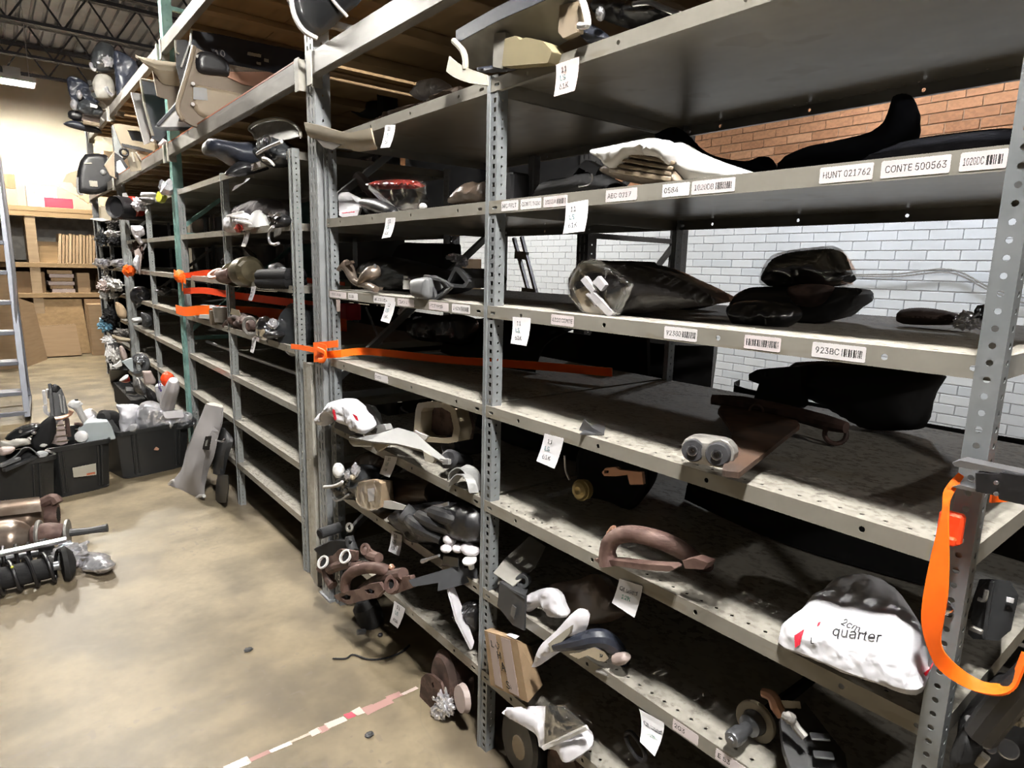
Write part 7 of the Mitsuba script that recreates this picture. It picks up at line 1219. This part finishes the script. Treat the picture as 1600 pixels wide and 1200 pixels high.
t = TH('courier_envelope', 'white courier envelope with purple lettering standing behind the silver bag', 'envelope'); PT(t, 'envelope', puff([(6.002,0.16,0.574),(5.506,0.16,0.668),(5.385,0.16,0.611),(5.577,0.16,0.464),(5.9,0.16,0.415)], .02, .02, .03, sm=1), 'mailer')
PT(t, 'lettering', write('Ac', .085, (5.732,0.19,0.556), (5.363,0.19,0.623), (0, 1, 0), None, True), 'purple_ink', 'purple lettering')
SO('white_tube_bag', 'rolled white plastic sleeve leaning on the courier envelope', 'sleeve', tube([(5.066,0.2,0.754),(5.131,0.2,0.686),(5.278,0.2,0.584),(5.411,0.2,0.469)], [.03, .05, .055, .05], 10), 'bag_white')

# ================================================================== trims leaning on the shelving
t = TH('pillar_trim', 'long light grey pillar trim with a black vent leaning on the fourth unit', 'pillar trim')
PT(t, 'shell', loft([[(4.809,0.05,0.602),(4.512,0.07,0.651),(4.368,0.05,0.662)],[(4.874,0.08,0.485),(4.48,0.1,0.546),(4.343,0.07,0.561)],[(4.964,0.12,0.342),(4.428,0.15,0.45),(4.382,0.09,0.451)],[(4.99,0.16,0.23),(4.447,0.18,0.335),(4.425,0.11,0.329)],[(4.953,0.21,0.102),(4.504,0.215,0.193),(4.519,0.14,0.183)],[(4.975,0.292,0.004),(4.76,0.225,-0.023),(4.53,0.168,0.007)]], .012), 'trim_grey')
PT(t, 'end_face', slab([(4.808,0.05,0.607),(4.717,0.02,0.635),(4.444,0.03,0.663),(4.369,0.05,0.658),(4.513,0.07,0.646)], .004, (0, .4, 1)), 'trim_cream')
PT(t, 'vent', slab([(4.329,0.175,0.493),(4.211,0.175,0.524),(4.301,0.175,0.41),(4.44,0.175,0.381)], .012, (0, .9, .2), .003), 'black_plastic', 'black vent'); PT(t, 'switch', slab([(4.296,0.18,0.476),(4.261,0.18,0.488),(4.306,0.18,0.435),(4.34,0.18,0.427)], .008), 'grey_light')
PT(t, 'shoulder', puff([(4.994,0.11,0.324),(4.905,0.11,0.368),(4.846,0.11,0.376),(5.084,0.11,0.144),(5.295,0.11,0.059)], .02, .02, .02), 'trim_grey'); PT(t, 'foot_lip', tube([(4.649,0.2,-0.028),(4.558,0.185,0.02),(4.474,0.175,0.044)], .012, 8), 'white_plastic', 'white foot lip'); PT(t, 'foot_lip', tube([(4.982,0.295,0.003),(4.935,0.285,0.039),(4.889,0.28,0.06)], .008, 8), 'white_plastic')
t = TH('dark_pillar_trim', 'dark grey curved trim leaning behind the light pillar trim', 'trim')
PT(t, 'shell', loft([[(4.545,0.03,0.486),(4.336,0.05,0.525),(4.311,0.02,0.465)],[(4.553,0.05,0.387),(4.277,0.07,0.446),(4.247,0.03,0.455)],[(4.602,0.07,0.259),(4.314,0.09,0.336),(4.312,0.05,0.347)],[(4.543,0.09,0.167),(4.365,0.1,0.209),(4.396,0.06,0.202)]], .01), 'charcoal')
PT(t, 'foot', hull([(4.381,0.1,0.205),(4.142,0.1,0.266),(4.144,0.1,0.184),(4.229,0.1,0.058),(4.479,0.1,-0.02),(4.452,0.1,0.103)] + [(4.644,0.03,0.104),(4.423,0.03,0.166),(4.471,0.03,0.009),(4.697,0.03,-0.06)], .004), 'black_plastic', 'black foot'); PT(t, 'edge', tube([(4.291,0.12,0.468),(4.084,0.14,0.51),(4.071,0.12,0.527)], .006, 6), 'chrome')

# ================================================================== exhausts and struts on the floor at left
def cat_shell(p, q, r, key, label):
    p, q = V(p), V(q); L = np.linalg.norm(q - p); t = TH('catalytic_converter', label, 'catalytic converter')
    PT(t, 'can', lathe(p, q - p, [(0, 0), (r * .5, 0), (r * .9, .03), (r, .07), (r, L - .08), (r * .85, L - .04), (r * .5, L), (0, L)], 24), 'heat_steel')
    u, a, b = frame(q - p)
    for k in range(4):
        c = p + u * (L * (.28 + .15 * k)); PT(t, 'dimple', box(c + b * 0 + a * (r * .86) * .8 + V((-1, 0, 0)) * r * .55, (.012, .05, .03), np.stack([V((-.8, 0, .6)), u, np.cross(V((-.8, 0, .6)), u)], 1)), 'copper')
    return t
t = cat_shell((4.52, 1.52, .13), (4.40, 1.04, .13), .105, 0, 'heat stained catalytic converter lying farthest back in the left floor row')
PT(t, 'heat_shield', loft([[(4.58, 1.40, .20), (4.5, 1.40, .245), (4.42, 1.40, .24), (4.36, 1.4, .2)], [(4.50, 1.06, .20), (4.42, 1.06, .245), (4.34, 1.06, .24), (4.28, 1.06, .2)]], .005), 'heat_steel')
PT(t, 'outlet', lathe((4.40, 1.03, .13), (-.25, -1, 0), [(.05, -.02), (.06, .0), (.062, .05), (.045, .05), (.045, .01)], 18), 'rust'); PT(t, 'outlet_lug', tube([(4.42, 1.06, .2), (4.40, 1.0, .23), (4.38, .98, .2)], .03, 8), 'rust'); PT(t, 'bore', disc((4.388, .985, .13), (-.25, -1, 0), .045, .004), 'black_matte')
t = cat_shell((4.26, 1.50, .11), (4.14, 1.12, .11), .11, 1, 'bronze catalytic converter with dimpled can in the middle of the left floor row')
PT(t, 'neck', tube([(4.13, 1.10, .12), (4.10, 1.04, .13), (4.08, .98, .12)], [.06, .06, .05], 12), 'rust'); PT(t, 'flange', disc((4.08, .97, .12), (-.25, -1, 0), .075, .016, 16), 'cast_alu'); PT(t, 'clamp', torus((4.135, 1.085, .12), (-.25, -1, 0), .07, .012), 'cast_alu')
PT(t, 'sensor', tube([(4.07, .95, .12), (4.04, .85, .12), (4.02, .78, .125)], [.022, .018, .024], 10), 'charcoal')
def strut(p, q, R, label, turns, m='black_plastic', sleeve=None):
    p, q = V(p), V(q); u = unit(q - p); L = np.linalg.norm(q - p); t = TH('coil_over_strut', label, 'shock absorber')
    PT(t, 'body', lathe(p, u, [(0, 0), (R * .45, 0), (R * .45, L * .45), (R * .3, L * .46), (R * .3, L * .9), (0, L * .9)], 16), 'steel_dark')
    PT(t, 'spring', spring(p + u * L * .3, p + u * L * .92, R, .0085, turns), m); PT(t, 'top_mount', lathe(p + u * L * .92, u, [(0, 0), (R * 1.1, 0), (R * 1.2, .02), (R * .7, .05), (0, .06)], 18), 'rubber')
    PT(t, 'seat', lathe(p + u * L * .28, u, [(0, 0), (R * 1.15, 0), (R * 1.15, .012), (0, .012)], 18), m)
    if sleeve: PT(t, 'sleeve', lathe(p + u * L * .5, u, [(R * .6, 0), (R * .72, .02), (R * .72, L * .36), (0, L * .36)], 16), sleeve)
    return t
t = strut((4.02, 1.62, .09), (3.93, 1.04, .09), .062, 'dark coil over strut lying behind the bright rod', 7)
PT(t, 'bag', blob((3.88, .98, .08), (.09, .09, .07), .5, 2.4, 4), 'foil', 'silver bag end')
SO('bright_stabiliser_bar', 'bright silver bar lying on the coil over struts', 'bar', tube([(3.84, 1.5, .165), (3.85, 1.2, .165), (3.86, .98, .165)], .016, 10, 1), 'steel')
t = strut((3.70, 1.62, .085), (3.74, .96, .085), .075, 'black coil over strut with yellow paint marks nearest the camera at left', 6, sleeve='black_matte')
for s in (.35, .5): PT(t, 'paint_mark', box(V((3.70, 1.62, .085)) + V((.04, -.66, 0)) * s * 1.25 + V((-.045, 0, .06)), (.016, .012, .02)), 'yellow_mark', 'yellow paint mark')
PT(t, 'lower_fork', merge(bar((3.69, 1.60, .06), (3.70, 1.42, .05), .05, .04), bar((3.66, 1.34, .09), (3.64, 1.30, .03), .03, .03)), 'charcoal')
t = TH('silver_wrapped_mount', 'silver wrapped strut mount at the near end of the black coil over strut', 'wrapped part'); PT(t, 'wrap', puff([(4.296,0.93,-0.156),(4.111,0.9,-0.044),(3.999,0.87,0.014),(3.798,0.84,0.068),(3.633,0.85,0.068),(3.69,0.86,0.001),(4.119,0.88,-0.182),(4.254,0.92,-0.219)], .06, .06, .05, (-.6, .8, .3), wr=.045, fq=12, seed=3, res=.008), 'foil')

# ================================================================== worn floor tape
def floor_strip():
    r = random.Random(4); it = []; p, q = V((1.945, .75, .0008)), V((1.93, .02, .0008)); u = unit(q - p); n = V((u[1], -u[0], 0)); L = np.linalg.norm(q - p); s = 0
    while s < L:
        l = r.uniform(.03, .08); col = r.choice([(1.05, .94, .84), (1.0, .90, .78), (.62, .36, .32), (.98, .80, .70), (.75, .64, .52)]) if not .38 < s < .47 else (1.0, .14, .2)
        a, b = r.uniform(-.026, -.004), r.uniform(.004, .026)
        pts = [p + u * s + n * a, p + u * (s + l * .95) + n * (a + r.uniform(-.006, .006)), p + u * (s + l) + n * b, p + u * (s + r.uniform(0, .01)) + n * (b + r.uniform(-.005, .005))]
        it.append((slab(pts, .0006, (0, 0, 1)), col)); s += l * r.uniform(.8, 1.0)
    return colored(it)
m, c = floor_strip(); SO('floor_tape', 'worn red and white tape line on the concrete floor at the bottom of the photo', 'floor tape', m, 'vcol', color=c)
for k, (p, l) in enumerate((((2.564,0.456,0), 'small grey stone chip in the middle of the bare floor'), ((1.807,0.275,0), 'small dark crumb near the red floor tape'))): SO('debris_crumb', l, 'debris', blob(V(p) + V((0, 0, .006)), (.014, .018, .008), .3, 2, k), 'charcoal')

# ================================================================== rolling ladder at the left edge
t = TH('rolling_ladder', 'tall grey blue steel warehouse ladder at the left edge of the photo', 'ladder')
for y in (1.02, 1.55):
    PT(t, 'stringer', bar((7.75, y, .05), (8.35, y, 2.75), .05, .035), 'ladder_grey'); PT(t, 'rear_leg', bar((8.75, y - .05, .03), (8.42, y, 2.72), .04, .04), 'ladder_grey')
    PT(t, 'base_rail', bar((7.75, y, .07), (8.78, y - .05, .07), .05, .04), 'ladder_grey'); PT(t, 'handrail', tube([(7.95, y + .0, .95), (8.05, y - .03, 1.5), (8.30, y - .02, 2.6), (8.36, y, 2.86)], .018, 8), 'steel')
    PT(t, 'brace', bar((7.98, y, 1.0), (8.72, y - .04, .2), .03, .03), 'ladder_grey')
    PT(t, 'caster', disc((8.74, y - .06, .05), (0, 1, 0), .05, .03), 'rubber')
for k in range(9): PT(t, 'tread', bx(7.75 + .066 * k, 7.95 + .066 * k, 1.04, 1.53, .27 + .29 * k, .31 + .29 * k, .004), 'ladder_grey')
PT(t, 'cross_rail', bar((8.75, .97, .12), (8.75, 1.5, .12), .04, .04), 'ladder_grey'); PT(t, 'cross_rail', bar((7.76, 1.02, .09), (7.76, 1.55, .09), .04, .04), 'ladder_grey')

# ================================================================== wooden rack and cartons at the far wall
t = TH('wooden_rack', 'rough wooden rack with three board shelves against the far wall', 'shelf rack')
for z in (2.33, 1.44, .95): PT(t, 'board', bx(13.0, 14.1, -1.6, 2.4, z, z + .075, .004), 'lumber_board', smooth=False)
for y in (.62, -1.5, 2.3): PT(t, 'post', bx(13.02, 13.12, y - .07, y + .07, 0, 2.33, .004), 'lumber', smooth=False); PT(t, 'post', bx(13.95, 14.05, y - .06, y + .06, 0, 2.33, .004), 'lumber', smooth=False)
PT(t, 'apron', bx(13.005, 13.05, -1.6, 2.4, 2.25, 2.33), 'lumber_board', smooth=False); PT(t, 'back_panel', bx(14.12, 14.14, -1.6, 2.4, .0, 1.45), 'cardboard_dark', smooth=False); PT(t, 'back_panel', bx(14.12, 14.14, -1.6, 2.4, 1.55, 2.3), 'trim_back', smooth=False)
PT(t, 'edge_board', bx(13.2, 13.25, -1.0, .58, 1.515, 1.86), 'lumber_board', smooth=False)
for k in range(15):
    y = .30 - k * .048; s = .10 * (1 - k * .02)
    SO('flat_carton', 'flattened tan carton in the upright row on the middle board', 'flat carton', slab([(13.05, y, 1.517), (13.1, y - s * .5, 2.0 - .01 * (k % 3)), (13.65, y - s * .5, 2.0), (13.6, y, 1.517)], .036, (0, 1, 0)), 'cardboard' if k % 3 else 'card_edge', 'flattened cartons standing in a row')
for k in range(6): SO('stacked_carton', 'flat pinkish brown carton in the pile on the lower board', 'flat carton', bx(13.1 + .01 * (k % 2), 13.7, .10 + .02 * (k % 2), .42 + .02 * (k % 3), 1.027 + k * .062, 1.086 + k * .062, .003), 'cardboard' if k % 2 else 'pink_beige', 'cartons piled on the lower board', smooth=False)
carton(13.1, -.12, 1.026, .7, .18, .33, 'brown carton with light spots on the lower board', 'cardboard'); carton(13.15, -.75, 1.026, .6, .5, .3, 'long brown carton at the right of the lower board', 'cardboard_dark'); carton(13.1, .5, 1.026, .7, .5, .34, 'brown carton in shadow left of the piled cartons', 'cardboard_dark')
SO('plywood_sheet', 'square plywood sheet leaning under the lower board', 'plywood', slab([(12.9, .72, .01), (12.9, -.02, .01), (13.06, .03, .92), (13.06, .68, .92)], .02, (-1, 0, 0)), 'plywood')
for k in range(9): SO('floor_flat_carton', 'flattened carton in the stack leaning on the plywood sheet', 'flat carton', slab([(12.62 + .022 * k, .66 - .01 * k, .02), (12.62 + .022 * k, .14 - .004 * (k % 3), .02), (12.75 + .018 * k, .17, .52 - .006 * (k % 4)), (12.75 + .018 * k, .68, .5)], .016, (-1, 0, 0)), ('cardboard', 'cardboard_dark', 'card_edge')[k % 3], 'flattened cartons stacked on the floor')
carton(12.6, -.42, .0, .5, .4, .85, 'tall narrow carton on the floor right of the plywood sheet', 'cardboard'); SO('dark_board', 'brown board behind the tall narrow carton', 'board', bx(13.0, 13.04, -.35, .0, 0, .92), 'cardboard_dark')
carton(11.62, .90, .0, .5, .9, 1.36, 'big tan carton standing behind the ladder', 'cardboard'); SO('leaning_cardboard', 'folded cardboard sheet leaning on the big tan carton', 'cardboard sheet', slab([(11.75, .89, 0), (12.45, .60, 0), (12.35, .72, .9), (11.9, .88, 1.0)], .02, (-1, -.5, 0)), 'cardboard')
carton(12.7, .95, 1.52, .6, .5, .32, 'brown carton on the middle board behind the ladder', 'cardboard_dark')
t = TH('white_printed_box', 'white printed box beside the red one on the top board', 'box'); PT(t, 'box', bx(13.1, 13.5, .22, .62, 2.406, 2.74, .004), 'white_plastic', smooth=False)
for k in range(4): PT(t, 'print', bx(13.097, 13.1, .30 + .07 * k, .32 + .07 * k, 2.58, 2.70), 'grey_light', smooth=False)
SO('red_box', 'bright red box on the top board of the wooden rack', 'box', bx(13.02, 13.4, .02, .40, 2.406, 2.56, .004), 'red_plain')
carton(13.1, .75, 2.406, .6, .4, .25, 'pale carton at the left of the top board', 'cardboard_light'); carton(13.1, .75, 2.66, .5, .3, .22, 'brown carton stacked on the pale one', 'cardboard_dark')
for k, (pts, m, l) in enumerate((([(13.1,0.184,2.746),(13.1,0.125,2.832),(13.1,0.004,2.824),(13.1,-0.064,2.687),(13.1,-0.322,2.647),(13.1,-0.279,2.455),(13.1,-0.05,2.624)], 'cardboard_light', 'orange tan cardboard sheet lowest of the pile behind the black boot lid trim'), ([(13.2,0.117,2.841),(13.2,0.054,2.97),(13.2,-0.094,3.047),(13.2,-0.086,2.738),(13.2,-0.003,2.812)], 'tan_dark', 'brown cardboard sheet behind the black boot lid trim'),
        ([(13.3,0.044,3.001),(13.3,-0.155,3.25),(13.3,-0.274,3.388),(13.3,-0.27,3.118),(13.3,-0.101,3.037)], 'trim_cream', 'cream cardboard flap behind the black boot lid trim'), ([(13.15,-0.381,3.547),(13.15,-0.493,3.583),(13.15,-0.65,3.459),(13.15,-0.642,3.354),(13.15,-0.471,3.312),(13.15,-0.346,3.338)], 'cardboard_light', 'orange tan cardboard sheet above the black boot lid trim'))):
    SO('cardboard_sheet', l, 'cardboard sheet', slab(pts, .03, (-1, 0, 0)), m)
carton(12.4, -1.3, 2.406, 1.0, .9, .9, 'big tan carton on the top board behind the far shelving', 'cardboard_light')
for i, (xx, l) in enumerate(((2.915, 'left of two cream perforated angle posts standing by the grey rack upright'), (2.985, 'right of two cream perforated angle posts standing by the grey rack upright'))):
    t = TH('angle_post', l, 'angle post'); PT(t, 'angle', merge(upright_x(strip_holes(.055, 1.14, [(.035, .03, .0254, 'o', .007)]), xx, .012 - .012 * i), put(strip_holes(.05, 1.14, [(.03, .03, .0254, 'o', .007)]), (xx, .012 - .012 * i, 0), V((0, -1, 0)), V((0, 0, 1)), V((1, 0, 0)))), 'cream_steel', smooth=False)
